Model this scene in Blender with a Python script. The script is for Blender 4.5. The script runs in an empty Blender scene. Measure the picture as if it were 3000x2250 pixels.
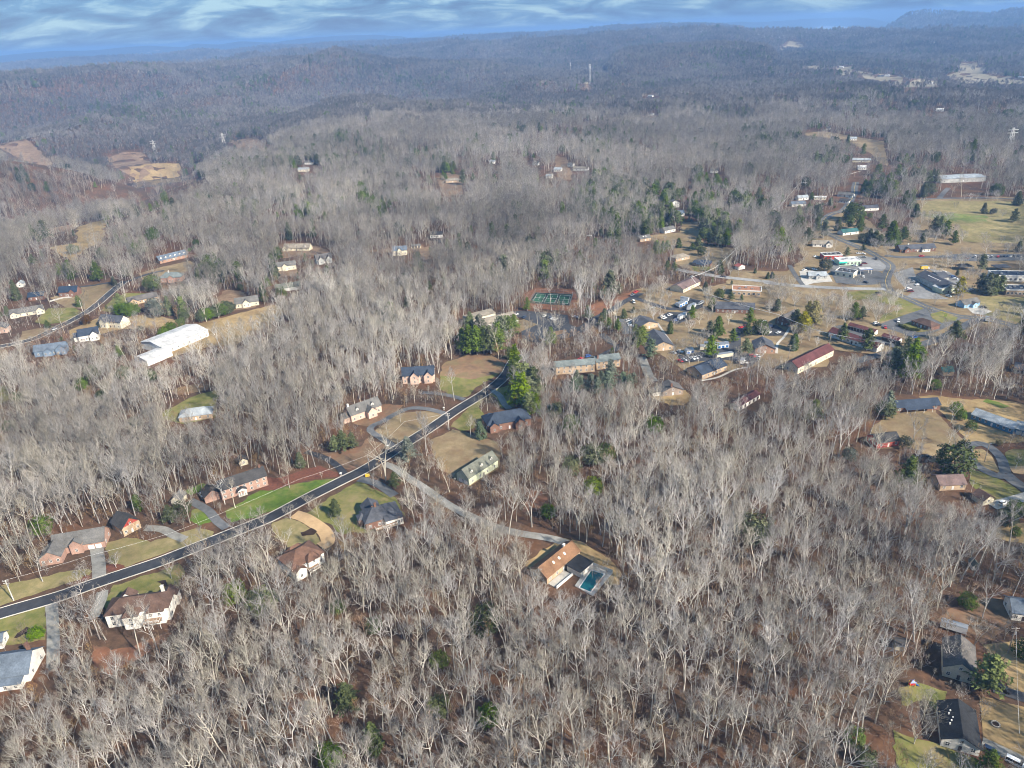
# Aerial view over a wooded subdivision and a small town, late winter.  All lengths in metres.
# The camera hovers 210 m above the plateau at x = 0, y = 0 and looks along +Y.
import bpy, bmesh, math, random
import numpy as np
from mathutils import Vector, Matrix

scene = bpy.context.scene
COL = scene.collection
R = math.radians

# ------------------------------------------------------------------ camera
CAM_H, PITCH, ROLL, FOCAL = 210.0, R(25.65), R(2.63), 2160.0 / 3000.0 * 36.0
cam_data = bpy.data.cameras.new('camera')
cam_data.sensor_width = 36.0
cam_data.lens = FOCAL
cam_data.clip_start = 1.0
cam_data.clip_end = 120000.0
cam = bpy.data.objects.new('camera', cam_data)
COL.objects.link(cam)
_f = Vector((0, math.cos(PITCH), -math.sin(PITCH)))
_r = Vector((1, 0, 0))
_u = Vector((0, math.sin(PITCH), math.cos(PITCH)))
_r2 = _r * math.cos(ROLL) - _u * math.sin(ROLL)
_u2 = _u * math.cos(ROLL) + _r * math.sin(ROLL)
cam.matrix_world = Matrix(((_r2.x, _u2.x, -_f.x, 0), (_r2.y, _u2.y, -_f.y, 0), (_r2.z, _u2.z, -_f.z, CAM_H), (0, 0, 0, 1)))
scene.camera = cam

# ------------------------------------------------------------------ sky, sun, exposure
SUN_EL, SUN_AZ = R(36), R(130)      # azimuth clockwise from +Y: from the right, a little behind the camera
world = bpy.data.worlds.new('World')
scene.world = world
world.use_nodes = True
nt = world.node_tree
nt.nodes.clear()
def wn(kind, **kw):
    n = nt.nodes.new(kind)
    for k, v in kw.items():
        setattr(n, k, v)
    return n
sky = wn('ShaderNodeTexSky', sky_type='NISHITA')
sky.sun_disc = False
sky.sun_elevation = SUN_EL
sky.sun_rotation = SUN_AZ
sky.air_density, sky.dust_density, sky.ozone_density = 1.1, 0.25, 3.0
tc = wn('ShaderNodeTexCoord')
sep = wn('ShaderNodeSeparateXYZ')
nt.links.new(tc.outputs['Generated'], sep.inputs[0])
zc = wn('ShaderNodeMath', operation='MAXIMUM'); zc.inputs[1].default_value = 0.0
nt.links.new(sep.outputs['Z'], zc.inputs[0])
za = wn('ShaderNodeMath', operation='ADD'); za.inputs[1].default_value = 0.25
nt.links.new(zc.outputs[0], za.inputs[0])
proj = wn('ShaderNodeVectorMath', operation='DIVIDE')
comb = wn('ShaderNodeCombineXYZ')
for i in range(3):
    nt.links.new(za.outputs[0], comb.inputs[i])
nt.links.new(tc.outputs['Generated'], proj.inputs[0])
nt.links.new(comb.outputs[0], proj.inputs[1])
mp = wn('ShaderNodeMapping'); mp.inputs['Scale'].default_value = (3.0, 4.2, 0.0)
mp.inputs['Location'].default_value = (3.1, 1.7, 0)
nt.links.new(proj.outputs[0], mp.inputs[0])
n1 = wn('ShaderNodeTexNoise'); n1.inputs['Scale'].default_value = 1.0; n1.inputs['Detail'].default_value = 10; n1.inputs['Roughness'].default_value = 0.58; n1.inputs['Distortion'].default_value = 0.5
nt.links.new(mp.outputs[0], n1.inputs['Vector'])
ramp = wn('ShaderNodeValToRGB')
ramp.color_ramp.elements[0].position = 0.38; ramp.color_ramp.elements[0].color = (0.45, 1.9, 4.9, 1)
e = ramp.color_ramp.elements.new(0.50); e.color = (1.1, 3.3, 6.6, 1)
ramp.color_ramp.elements[2].position = 0.62; ramp.color_ramp.elements[2].color = (4.0, 6.6, 8.6, 1)
nt.links.new(n1.outputs['Fac'], ramp.inputs[0])
mixc = wn('ShaderNodeMix', data_type='RGBA'); mixc.inputs[0].default_value = 0.78
nt.links.new(sky.outputs[0], mixc.inputs[6]); nt.links.new(ramp.outputs[0], mixc.inputs[7])
bg = wn('ShaderNodeBackground'); bg.inputs['Strength'].default_value = 0.052
nt.links.new(mixc.outputs[2], bg.inputs['Color'])
wo = wn('ShaderNodeOutputWorld')
nt.links.new(bg.outputs[0], wo.inputs['Surface'])

sun_data = bpy.data.lights.new('sun', 'SUN')
sun_data.energy = 5.0
sun_data.angle = R(0.6)
sun_data.color = (1.0, 0.91, 0.78)
sun = bpy.data.objects.new('sun', sun_data)
COL.objects.link(sun)
_ts = Vector((math.sin(SUN_AZ) * math.cos(SUN_EL), math.cos(SUN_AZ) * math.cos(SUN_EL), math.sin(SUN_EL)))
sun.rotation_euler = (-_ts).to_track_quat('-Z', 'Y').to_euler()
sun.location = (300, -150, 400)

vs = scene.view_settings
vs.view_transform = 'Standard'; vs.look = 'None'; vs.exposure = 1.0; vs.gamma = 1.0; vs.use_curve_mapping = False
cy = scene.cycles
cy.max_bounces = 4; cy.diffuse_bounces = 1; cy.glossy_bounces = 2; cy.transmission_bounces = 2; cy.volume_bounces = 1; cy.transparent_max_bounces = 4
cy.use_adaptive_sampling = True; cy.adaptive_threshold = 0.06; cy.adaptive_min_samples = 16; cy.filter_width = 1.0
cy.use_denoising = True; cy.debug_use_spatial_splits = True
cy.caustics_reflective = False; cy.caustics_refractive = False

# ------------------------------------------------------------------ survey tables (metres)
CONTROL = [(-172.6,166.0,0.0),(-5.7,151.6,0.0),(151.1,149.5,0.0),(-230.2,261.0,0.0),(-77.1,250.5,0.0),(67.4,240.7,0.0),(204.1,231.3,0.0),(-335.3,434.2,0.0),(-173.9,418.2,0.0),(-0.7,401.1,0.0),(151.5,386.0,0.0),(294.9,371.8,0.0),(-324.2,550.3,0.0),(-129.3,526.8,0.0),(125.8,496.0,0.0),(324.7,542.6,0.0),(-462.4,698.6,0.0),(-362.6,739.3,0.0),(-198.8,714.0,0.0),(4.9,682.5,0.0),(236.7,691.2,0.0),(503.5,721.0,0.0),(-117.9,916.0,0.0),(-350.7,980.9,0.0),(61.4,1068.4,0.0),(377.2,994.7,0.0),(668.4,1022.1,0.0),(-209.0,1245.8,0.0),(408.2,1447.6,0.0),(725.6,1435.0,0.0),(934.5,1361.1,0.0),(83.0,1418.0,0.0),(932.6,2054.6,0.0),(1411.5,2250.7,0.0),(-242.5,169.5,0.0),(211.2,146.4,0.0),(-462.5,401.5,0.0),(404.8,322.8,0.0),(-642.5,673.7,0.0),(695.7,686.4,0.0),(-446.8,752.3,8.5),(-445.2,773.5,10.0),(-439.6,806.7,9.2),(-448.0,842.0,10.6),(-463.4,922.6,10.9),(-469.1,978.4,5.4),(-488.2,1085.3,5.9),(-500.3,1156.4,4.8),(-487.7,1199.6,0.2),(-490.3,1367.2,5.5),(-468.3,1411.9,4.5),(-455.9,1562.3,3.5),(-450.4,1691.1,4.9),(-475.7,2135.2,12.9),(-488.5,2490.0,31.3),(-232.7,2526.8,-7.8),(-165.2,2532.1,-22.5),(14.8,2625.0,-26.4),(-476.5,754.6,10.6),(-516.8,749.0,5.9),(-648.2,1123.1,-42.0),(-646.4,1072.8,-38.5),(-672.4,1067.8,-35.0),(-655.2,1198.6,-47.2),(-703.5,1370.3,-56.0),(-716.7,1526.3,-70.0),(-753.2,1670.8,-77.0),(-772.0,1345.1,-77.0),(-802.0,1276.6,-77.0),(-754.7,1410.7,-80.5),(-853.0,1838.0,-87.5),(-753.6,1591.2,-78.8),(-777.8,1689.6,-84.0),(-764.5,1567.6,-77.0),(-925.7,1999.4,-70.0),(-810.2,2004.6,-63.0),(-1034.1,2046.5,-59.5),(-1301.5,2217.5,-31.5),(-1454.7,2264.0,-26.2),(-646.8,2040.7,-21.0),(-796.4,2070.6,-56.0),(-787.4,2161.2,-42.0),(-701.9,2073.3,-38.5),(-618.4,2114.8,-21.0),(-606.2,2473.3,-8.8),(-1124.0,1469.2,-77.0),(-881.9,1367.8,36.2),(-800.5,1457.1,6.5),(-941.1,1327.8,47.7),(-761.9,1497.3,-20.4),(-2024.4,2855.1,48.3),(-1898.5,3044.0,37.6),(-1681.9,3168.8,32.7),(-1605.5,3305.8,59.0),(-1476.1,3460.8,70.1),(-1328.8,3613.4,81.4),(-1192.9,3752.5,82.5),(-999.5,3898.9,81.9),(-779.4,4038.0,73.6),(-415.3,4267.3,66.5),(-253.9,4280.0,61.0),(-8.6,3937.5,32.5),(198.6,3582.0,6.9),(-3901.5,3512.9,-17.5),(-3085.9,4247.3,-17.5),(-2135.4,4796.1,-17.5),(-1091.5,5135.3,-17.5),(0.0,5250.0,-17.5),(1091.5,5135.3,-17.5),(2135.4,4796.1,-17.5),(3085.9,4247.3,-17.5),(3901.5,3512.9,-17.5),(-4551.8,4098.4,-35.0),(-3600.2,4955.2,-35.0),(-2491.3,5595.5,-35.0),(-1273.5,5991.2,-35.0),(0.0,6125.0,-35.0),(1273.5,5991.2,-35.0),(2491.3,5595.5,-35.0),(3600.2,4955.2,-35.0),(4551.8,4098.4,-35.0),(-455.0,3325.0,-61.25),(-262.5,3062.5,-52.5),(-735.0,3062.5,-61.25),(0.0,3150.0,-26.25),(233.0,3001.0,23.9),(289.1,3048.8,28.8),(404.9,3035.6,20.9),(523.3,2893.0,1.1),(586.1,2773.8,-5.9),(262.5,4025.0,-17.5),(875.0,4025.0,0.0)]
RANGES = [([(-39.24,179.0),(-33.85,160.9),(-31.3,160.1),(-29.67,190.9),(-27.64,190.2),(-25.33,198.2),(-22.92,223.6),(-20.9,168.2),(-20.19,217.7),(-18.77,181.8),(-17.44,218.5),(-15.27,167.1),(-12.29,245.5),(-10.68,250.5),(-8.36,234.9),(-6.51,169.2),(-3.68,72.5)],16500.0,0.13,0.2,1),([(-7.22,119.0),(-4.83,221.6),(-3.17,169.9),(-0.78,173.9),(0.9,161.8),(2.09,69.4),(4.72,59.3),(7.09,83.7),(9.44,59.0),(11.76,34.8)],26400.0,0.1,0.2,2),([(-39.45,91.2),(-31.49,75.9),(-27.32,91.2),(-24.93,80.0),(-21.93,87.8),(-19.97,119.0),(-18.46,93.5),(-17.07,103.2),(-15.54,122.4),(-13.09,111.1),(-10.78,118.6),(-7.59,120.5),(-4.89,112.1),(-2.2,121.9),(1.05,135.3),(2.56,125.1),(4.31,131.1),(5.91,131.0),(8.6,162.2),(10.6,162.6),(12.79,154.8),(15.18,125.3),(17.41,90.3),(19.61,49.5)],9350.0,0.16,0.3,3),([(10.6,96.7),(12.79,109.3),(15.15,147.1),(16.44,164.0),(18.44,169.9),(20.81,210.6),(23.24,194.3),(24.94,188.5),(26.8,160.3)],19500.0,0.06,0.2,4),([(-39.56,97.0),(-31.64,65.1),(-27.03,61.8),(-22.99,66.9),(-19.44,70.6),(-16.75,95.2),(-14.08,108.0),(-12.04,91.7),(-10.84,99.2),(-9.99,106.3),(-8.74,93.9),(-6.05,103.9),(-4.92,101.1),(-2.77,120.7),(-0.59,95.7),(1.03,104.5),(2.55,118.1),(4.3,128.5),(5.9,126.3),(8.06,137.3),(10.62,133.4),(12.93,132.7),(14.96,139.4),(17.49,112.3),(19.61,99.8),(21.75,85.5),(24.22,74.3),(26.8,69.1),(29.64,61.1),(33.2,52.8),(38.04,51.3)],5830.0,0.17,0.3,5),([(16.34,7.7),(19.62,8.1),(22.15,16.9),(23.56,54.8),(24.53,141.3),(25.29,199.1),(26.02,189.7),(26.68,205.2),(27.64,190.3),(28.34,170.8),(29.06,164.9),(30.93,116.1),(31.73,130.0),(32.48,153.7),(32.96,143.2),(34.61,155.5),(37.73,160.2)],10450.0,0.14,0.3,6),([(5.9,26.0),(7.54,57.0),(9.15,80.1),(10.75,88.0),(12.98,88.3),(16.08,80.6),(18.78,78.5),(21.02,50.5)],3960.0,0.22,0.3,7)]
LAKE = [(4900.2,13926.5),(5281.7,14005.5),(5291.2,13514.7),(6263.3,15875.2),(7238.5,18638.8),(8007.2,19324.7),(7670.6,17960.1),(6643.7,15096.3),(5902.2,13186.3),(5118.9,11501.4),(4753.7,10726.2),(4679.0,11738.1),(4726.5,12667.3)]
POND = [(-896.6,1844.1),(-815.5,1821.0),(-795.3,1768.1),(-789.4,1718.4),(-789.6,1672.5),(-845.4,1759.0)]
POND_C = (-822.0,1763.8)
POND_R = (82.06,104.99)
SHEETS = [
('lawn','grass_bright','bright green front lawn of the brick colonial house',[(-143.7,302.4),(-139.1,308.6),(-133.1,318.0),(-127.1,324.0),(-124.4,318.4),(-119.5,322.3),(-115.1,324.2),(-104.5,327.7),(-93.7,328.0),(-93.6,324.6),(-104.1,312.6),(-126.5,295.5),(-137.9,292.5)],0,1,1),
('lawn','grass_bright','small green lawn around the tall pale tree by the colonial',[(-159.1,295.9),(-160.8,304.7),(-155.2,306.7),(-148.8,299.9),(-146.4,294.5),(-152.2,290.7)],0,1,1),
('lawn','grass_bright','narrow green strip behind the parked white cars',[(-171.0,320.9),(-164.1,329.7),(-160.1,325.5),(-166.5,318.4)],0,1,1),
('mulch','mulch','reddish mulch bed below the brick colonial house',[(-135.6,320.3),(-131.2,332.1),(-124.9,331.6),(-112.6,338.7),(-105.1,341.7),(-91.7,330.1),(-104.7,328.3),(-115.3,324.7),(-124.7,319.5)],1,1,1),
('lawn','grass_dry','tan grass between the barn-shaped house and the street',[(-191.2,280.9),(-183.4,283.9),(-170.7,279.5),(-161.8,284.2),(-151.9,289.8),(-143.3,285.6),(-145.4,277.8),(-155.8,273.8),(-174.8,262.0),(-183.3,266.2),(-188.2,274.0)],0,1,1),
('lawn','grass_dry','tan roadside grass in front of the pink gabled house',[(-230.0,248.3),(-224.3,253.0),(-210.5,257.2),(-196.5,261.6),(-188.1,260.2),(-189.6,255.0),(-206.5,246.0),(-216.6,240.2),(-222.7,236.7)],0,1,1),
('lawn','grass_olive','olive lawn around the white house with brown roof',[(-173.1,240.0),(-174.2,248.1),(-174.2,250.6),(-158.1,257.4),(-151.0,263.2),(-146.9,258.4),(-146.5,251.5),(-142.4,238.1),(-142.2,231.9),(-152.9,234.1),(-163.1,225.7)],0,1,1),
('lawn','grass_olive','olive lawn with the black flower bed in the corner',[(-220.1,228.3),(-211.7,232.3),(-196.2,238.6),(-191.7,230.3),(-186.5,219.9),(-191.1,218.8),(-199.9,217.9),(-213.0,217.3)],0,1,1),
('bare_soil','soil_red','red leaf-strewn soil below the white house',[(-166.3,216.0),(-157.6,212.8),(-151.4,213.8),(-137.7,220.6),(-137.4,217.1),(-144.1,208.7),(-151.7,200.2),(-159.8,203.8)],0,1,1),
('lawn','grass_olive','olive lawn around the brick house with white sunroom',[(-94.8,309.9),(-82.2,324.3),(-75.4,319.4),(-61.0,308.3),(-54.0,292.1),(-70.3,279.7),(-79.0,280.3),(-81.9,278.7),(-84.6,281.6),(-89.2,288.2),(-97.9,292.5),(-103.5,297.6)],0,1,1),
('lawn','grass_dry','tan lawn with mulched island beside the wide tan driveway',[(-117.5,291.1),(-111.7,294.4),(-104.2,291.1),(-94.7,283.2),(-90.6,274.2),(-97.4,267.0),(-105.3,271.8),(-113.1,279.1)],0,1,1),
('lawn','grass_tan','pale tan lawn in front of the pink house with dormers',[(-81.2,378.4),(-75.9,389.4),(-71.9,396.4),(-66.0,400.4),(-56.1,400.9),(-43.0,395.7),(-49.5,380.9),(-65.6,361.3),(-75.4,370.9)],0,1,1),
('lawn','soil_brown','brown bare front yard between the two dark driveways',[(-107.4,355.4),(-96.8,357.0),(-86.9,360.0),(-84.7,370.4),(-73.4,361.4),(-69.4,355.8),(-86.9,334.3),(-90.5,336.9)],0,1,1),
('lawn','soil_brown','brown yard behind the pink house with dormers',[(-100.3,397.9),(-82.7,413.2),(-67.3,411.5),(-72.5,401.1),(-77.0,392.4),(-86.9,384.7),(-95.1,388.4)],0,1,1),
('meadow','grass_olive','green and tan vacant lot at the top of the dark street',[(-46.8,430.9),(-48.5,454.4),(-31.7,448.8),(-3.6,462.7),(-6.0,453.4),(-23.5,431.8),(-28.4,418.7),(-36.4,417.9)],0,1,1),
('bare_soil','soil_rust','rust-brown mound of bare soil behind the vacant lot',[(-48.6,452.9),(-47.1,472.7),(-30.8,485.8),(-13.7,482.6),(-2.2,463.4),(-6.6,452.6),(-27.1,444.0)],0,1,1),
('lawn','grass_olive','green lawn in front of the dark blue roofed house',[(-37.2,379.7),(-25.1,407.0),(-18.8,419.4),(-11.5,427.9),(-0.0,432.8),(1.4,401.2),(-7.2,400.5),(-12.2,417.0),(-16.6,419.1),(-20.7,405.0),(-16.3,389.3),(-22.9,376.9),(-30.8,373.5)],0,1,1),
('lawn','grass_tan','brown-tan yard above the pale green house',[(-48.2,364.3),(-35.7,376.7),(-23.3,367.3),(-10.0,359.4),(-6.9,345.2),(-9.5,330.0),(-23.6,314.7),(-31.6,322.9),(-36.2,328.9),(-42.2,336.3)],0,1,1),
('lawn','grass_gold','golden grass bank above the swimming pool',[(23.3,269.1),(30.0,263.8),(39.0,252.1),(42.3,243.2),(38.4,236.1),(36.1,239.5),(37.9,244.4),(29.7,251.0),(25.7,256.7)],0,1,1),
('lawn','grass_gold','dry yard behind the pool house roof',[(1.6,253.0),(11.4,262.3),(20.9,269.3),(24.2,266.1),(13.6,250.4),(5.8,244.0)],0,1,1),
('lawn','grass_gold','orange-tan yard behind the taupe house with the chimney',[(85.3,412.9),(93.2,405.4),(108.7,413.3),(109.9,400.3),(102.5,392.6),(94.1,392.8),(85.2,404.8)],0,1,1),
('bare_soil','soil_red','red bare patch in the bare wood beside the long driveway',[(2.2,290.6),(7.4,309.0),(12.5,307.5),(14.9,300.2),(8.8,290.1)],0,1,1),
('field','grass_gold','tan field beside the white metal building',[(-258.1,573.8),(-234.1,591.4),(-217.0,604.0),(-204.2,612.1),(-191.4,599.3),(-189.6,575.4),(-201.4,549.9),(-209.4,527.9),(-230.0,525.8),(-259.0,503.3),(-265.1,491.7),(-273.4,504.9),(-277.6,535.7)],0,1,1),
('bare_soil','soil_red','red clay bank at the end of the white metal building',[(-274.9,496.8),(-273.7,524.2),(-265.3,508.2),(-266.9,491.9)],1,1,1),
('lawn','grass_olive','green lawn before the grey-roofed white house',[(-405.0,598.8),(-411.7,633.1),(-391.1,633.4),(-370.0,616.1),(-377.3,595.1),(-391.2,591.7)],0,1,1),
('lawn','grass_tan','tan front lawn of the navy-roofed brick house',[(-425.7,661.1),(-411.1,690.3),(-382.6,701.1),(-373.4,690.6),(-369.0,639.4),(-374.6,625.4),(-397.8,634.3)],0,1,1),
('lawn','grass_tan','tan verge along the lower end of the subdivision street',[(-393.0,554.3),(-403.7,577.8),(-383.3,588.0),(-376.7,579.3),(-387.4,560.8)],0,1,1),
('lawn','grass_olive','olive lawn below the brown-roofed ranch house',[(-357.7,620.1),(-362.4,647.6),(-358.0,666.0),(-332.6,662.4),(-332.0,622.1),(-341.7,612.1)],0,1,1),
('lawn','grass_tan','tan lawn running below the long dormered house',[(-371.0,724.0),(-357.0,741.1),(-333.2,763.1),(-324.1,754.7),(-321.5,731.3),(-333.4,696.4),(-353.5,698.8)],0,1,1),
('bare_soil','soil_rust','orange soil beside the white house with navy roof',[(-331.9,558.6),(-314.9,554.1),(-308.9,537.1),(-319.6,540.6)],0,1,0),
('lawn','grass_gold','tan clearing between the pines and the white metal building',[(-351.1,602.3),(-329.5,607.5),(-295.2,597.0),(-276.3,583.9),(-274.1,568.4),(-283.2,572.0),(-317.2,571.4),(-332.2,561.0),(-347.4,548.6),(-362.9,575.0)],0,1,1),
('field','grass_gold','pale gold field in the valley beyond the plateau',[(-508.2,819.04),(-483.92,830.77),(-709.6,1250.7),(-722.6,1268.7),(-542.3,1017.8),(-453.13,828.19),(-459.96,796.15),(-452.28,762.76),(-472.07,776.35)],0,3,1),
('field','soil_tan','reddish dry strip along the valley field',[(-790.8,1214.8),(-755.4,1234.4),(-730.9,1261.9),(-722.4,1264.5),(-522.02,888.18),(-755.0,1195.3)],0,3,1),
('field','grass_gold','gold hay field in front of the far pond hills',[(-922.1,1898.3),(-878.8,1942.0),(-818.3,1945.2),(-765.03,1801.73),(-789.13,1796.85),(-859.01,1773.79)],0,4,1),
('field','soil_tan','rust-tan mound clearing under the power line',[(-1039.3,2028.1),(-1011.3,2069.9),(-958.4,2069.5),(-869.9,1913.26),(-871.1,1845.0),(-949.14,1883.48)],0,4,1),
('field','soil_tan','long rust-tan clearing at the foot of the far hill',[(-1518.9,2338.9),(-1283.8,2129.0),(-1138.48,1968.06),(-1053.88,1914.06),(-1077.08,1906.89),(-1155.38,1939.31),(-1364.1,2094.3)],0,4,1),
('field','soil_tan','thin rust-tan clearing high on the hillside',[(-748.4,2134.1),(-645.5,2039.5),(-501.97,1732.64),(-622.84,1856.2)],0,4,1),
('field','field_pale','wide pale field on the far flats',[(1662.7,2928.1),(1819.1,2958.5),(1720.83,2542.28),(1698.58,2506.2),(1600.37,2699.28)],0,2,1),
('field','field_pale','pale field by the far farm pond',[(1354.28,2646.44),(1527.5,2833.2),(1541.0,2744.1),(1425.97,2581.39),(1364.79,2602.58)],0,2,1),
('field','field_pale','far pale field behind a row of dark cedars',[(1889.8,3248.6),(1952.4,3175.0),(1832.36,2984.74),(1790.73,3064.59)],0,2,1),
('field','field_pale','uppermost pale field of the far farm',[(2027.6,3505.5),(2135.0,3524.7),(1891.58,3138.09),(1869.34,3206.22)],0,2,1),
('field','field_pale','thin far field beside the village',[(1321.76,3448.35),(1538.0,3729.8),(1372.7,3341.35),(1300.22,3338.75)],0,2,1),
('field','field_pale','bare crest field far below the lake',[(1680.41,4860.79),(1897.8,5237.7),(1944.1,5142.8),(1877.1,4838.04),(1790.17,4906.65)],0,2,1),
('field','field_pale','grey-green far field beside the village houses',[(1448.4,3394.6),(1527.5,3410.7),(1326.57,2993.45),(1305.27,3053.49)],0,2,1),
('field','field_pale','farmyard clearing around the dark far barn',[(1319.94,2787.41),(1554.2,3155.6),(1559.8,3029.2),(1356.17,2650.52),(1317.57,2723.07)],0,2,1),
('field','field_pale','tan slope below the far village',[(1472.8,3268.8),(1497.1,3207.7),(1334.23,2782.94),(1319.41,2847.29)],0,2,1),
('field','grass_tan','tan clearing along the lane on the wooded rise',[(598.5,1519.7),(643.6,1525.4),(662.3,1468.4),(691.9,1380.5),(575.4,1120.8),(572.53,1141.2),(605.52,1241.92),(640.8,1418.0),(608.7,1453.0),(587.6,1467.1)],0,2,1),
('field','grass_tan','dry tan grass across the small town centre',[(204.3,649.8),(229.8,643.6),(252.1,638.1),(279.6,671.0),(299.0,740.4),(330.5,778.0),(371.1,833.3),(413.5,868.5),(403.5,811.8),(388.9,727.7),(427.4,763.4),(504.0,898.0),(641.7,896.3),(424.2,564.6),(369.7,485.1),(338.0,491.9),(289.3,460.1),(255.2,446.3),(221.5,461.9),(206.4,435.7),(176.2,436.6),(153.7,442.2),(122.0,430.4),(106.4,459.5),(86.7,540.9),(78.5,557.1),(109.0,611.2),(140.5,622.6),(164.3,599.9),(190.8,612.9)],0,2,1),
('lawn','grass_olive','green grass corner beside the little brown kiosk',[(278.8,576.5),(298.6,579.9),(310.9,575.5),(315.4,557.6),(321.4,535.1),(316.7,527.9),(289.2,513.6),(274.5,508.1),(285.5,523.9),(306.5,534.3),(288.6,558.1),(272.2,554.6)],1,1,0),
('meadow','grass_dry','wide greenish meadow beside the town road',[(510.8,889.1),(628.0,868.8),(509.3,689.1),(452.9,707.7),(460.7,733.5),(483.1,773.3),(471.2,801.9),(463.6,814.3),(485.1,850.7)],0,3,1),
('lawn','grass_meadow','brighter green streak across the meadow',[(471.2,824.0),(506.0,823.1),(533.0,807.0),(520.5,781.9),(495.2,781.4),(474.6,801.2)],1,3,0),
('field','grass_tan','tan grass slope around the ranch houses above the side street',[(154.8,784.8),(189.7,789.5),(204.1,836.0),(219.3,833.1),(207.2,773.9),(205.2,737.3),(228.6,720.1),(210.8,670.2),(187.9,637.9),(170.4,651.8),(159.6,680.2),(168.9,722.9),(156.3,747.6)],0,2,1),
('lawn','grass_olive','green front lawn of the navy-roofed ranch',[(174.6,669.3),(189.7,664.5),(183.5,649.2),(171.4,651.6)],1,1,0),
('bare_soil','soil_red','red clay bank beside the campus lane',[(59.9,572.2),(79.8,586.0),(97.2,597.7),(110.2,610.7),(116.0,606.3),(86.9,574.5),(68.8,551.4),(61.8,555.2)],0,1,1),
('bare_soil','soil_red','red clay bank around the green tennis court',[(14.7,615.5),(24.6,631.9),(59.5,622.6),(57.4,575.4),(48.0,567.0),(11.6,582.4)],0,1,1),
('lawn','grass_tan','tan campus grass around the slate-roofed wings',[(85.4,551.3),(99.2,579.4),(108.1,586.5),(134.3,564.2),(150.5,602.3),(168.0,608.4),(161.0,551.4),(152.8,526.9),(141.9,504.7),(133.4,471.1),(114.1,471.8),(103.5,475.4),(94.0,505.3),(85.4,533.1)],0,2,1),
('lawn','grass_tan','worn grass beside the long pale-roofed hall',[(-18.0,553.1),(2.3,550.4),(13.5,554.3),(22.0,540.0),(10.7,526.5),(-7.1,519.1),(-26.9,538.7)],0,1,1),
('parking_lot','asphalt','west campus parking lot behind the bare oaks',[(0.9,574.4),(14.2,572.6),(30.9,565.5),(47.2,557.5),(47.1,536.5),(51.8,529.5),(69.6,543.3),(70.1,533.0),(50.2,512.9),(35.8,506.7),(21.8,501.7),(9.2,507.8),(8.9,526.7),(22.5,540.0),(7.1,559.1)],2,1,1),
('island','soil_brown','brown planting island in the west campus lot',[(33.6,523.5),(43.5,525.8),(42.5,519.9),(31.9,511.9)],3,1,0),
('parking_lot','asphalt_grey','small campus lot with a row of white cars',[(84.5,542.2),(92.9,540.8),(95.5,524.0),(94.3,509.4),(83.8,511.0),(84.6,528.2)],2,1,1),
('parking_lot','asphalt','asphalt yard among the white box trucks',[(130.9,559.3),(149.7,582.0),(160.7,570.2),(154.9,556.5),(140.0,548.3)],2,1,1),
('parking_lot','asphalt','fenced lot with white cars and box trucks',[(115.4,539.8),(126.5,551.0),(144.5,546.9),(138.7,532.4),(128.5,524.2),(122.1,530.2)],2,1,1),
('parking_lot','asphalt','lower truck yard around the conical pine',[(115.0,470.9),(119.0,464.9),(128.7,467.5),(135.6,473.4),(146.4,477.4),(156.3,481.7),(165.6,504.1),(169.1,500.5),(160.4,469.8),(157.1,462.2),(153.7,450.8),(142.7,454.3),(138.8,453.5),(125.4,454.1),(115.2,453.0)],2,1,1),
('parking_lot','asphalt','parking strip with the red cars',[(164.6,506.6),(171.9,511.8),(199.1,512.2),(202.0,497.5),(197.6,490.6),(187.1,491.7),(168.1,499.1)],2,1,1),
('parking_lot','asphalt','corner lot below the slate gabled house',[(156.3,459.6),(163.3,463.3),(168.3,452.8),(156.3,439.2),(149.8,450.1)],2,1,1),
('parking_lot','asphalt_light','pale lot around the mint green shop',[(296.1,657.1),(306.4,669.0),(336.1,676.9),(347.2,667.6),(343.7,640.0),(333.4,627.1),(293.1,639.3)],2,1,1),
('parking_lot','asphalt_grey','striped lot of the cream gas station',[(290.8,638.9),(330.2,626.8),(330.3,617.2),(318.2,592.8),(299.8,591.3),(280.9,600.0)],2,1,0),
('parking_lot','concrete','white concrete apron of the grey cottage',[(262.8,636.5),(271.9,638.7),(284.7,626.5),(279.4,604.1),(263.1,602.5),(250.3,594.9)],2,1,0),
('parking_lot','asphalt_light','pale parking lot along the shingled shops',[(339.0,619.6),(364.6,635.6),(348.0,595.5),(348.3,558.0),(350.0,549.4),(329.3,553.7),(318.7,558.6),(328.8,567.4),(333.1,597.3)],2,1,0),
('parking_lot','asphalt_light','rear lot behind the shingled shops',[(375.6,628.8),(387.5,618.6),(385.6,597.3),(372.7,568.1),(365.9,566.0),(371.2,592.7)],2,1,0),
('parking_lot','concrete','pale pad beside the light blue house',[(352.3,530.3),(362.7,530.4),(365.9,520.2),(355.5,513.8),(349.9,517.7)],2,1,0),
('parking_lot','asphalt_grey','school parking strip with a long row of cars',[(419.6,670.6),(489.5,659.1),(477.5,640.8),(425.6,645.4),(409.0,651.6)],2,1,0),
('parking_lot','asphalt_grey','asphalt between the maroon storage sheds',[(238.5,504.2),(245.9,505.7),(248.6,496.0),(261.9,477.7),(266.9,465.4),(261.7,458.8),(258.6,467.4),(247.9,479.4)],2,1,0),
('parking_lot','asphalt_grey','looping lot around the brown brick bank',[(270.7,502.6),(293.4,516.7),(319.5,531.4),(324.8,534.7),(329.0,522.6),(338.0,509.2),(310.5,488.7),(283.4,474.1),(279.7,485.5)],2,1,0),
('island','grass_olive','grass island behind the brown brick bank',[(284.5,498.6),(296.0,505.5),(315.2,497.4),(303.0,487.3),(291.9,485.2)],3,1,0),
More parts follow.
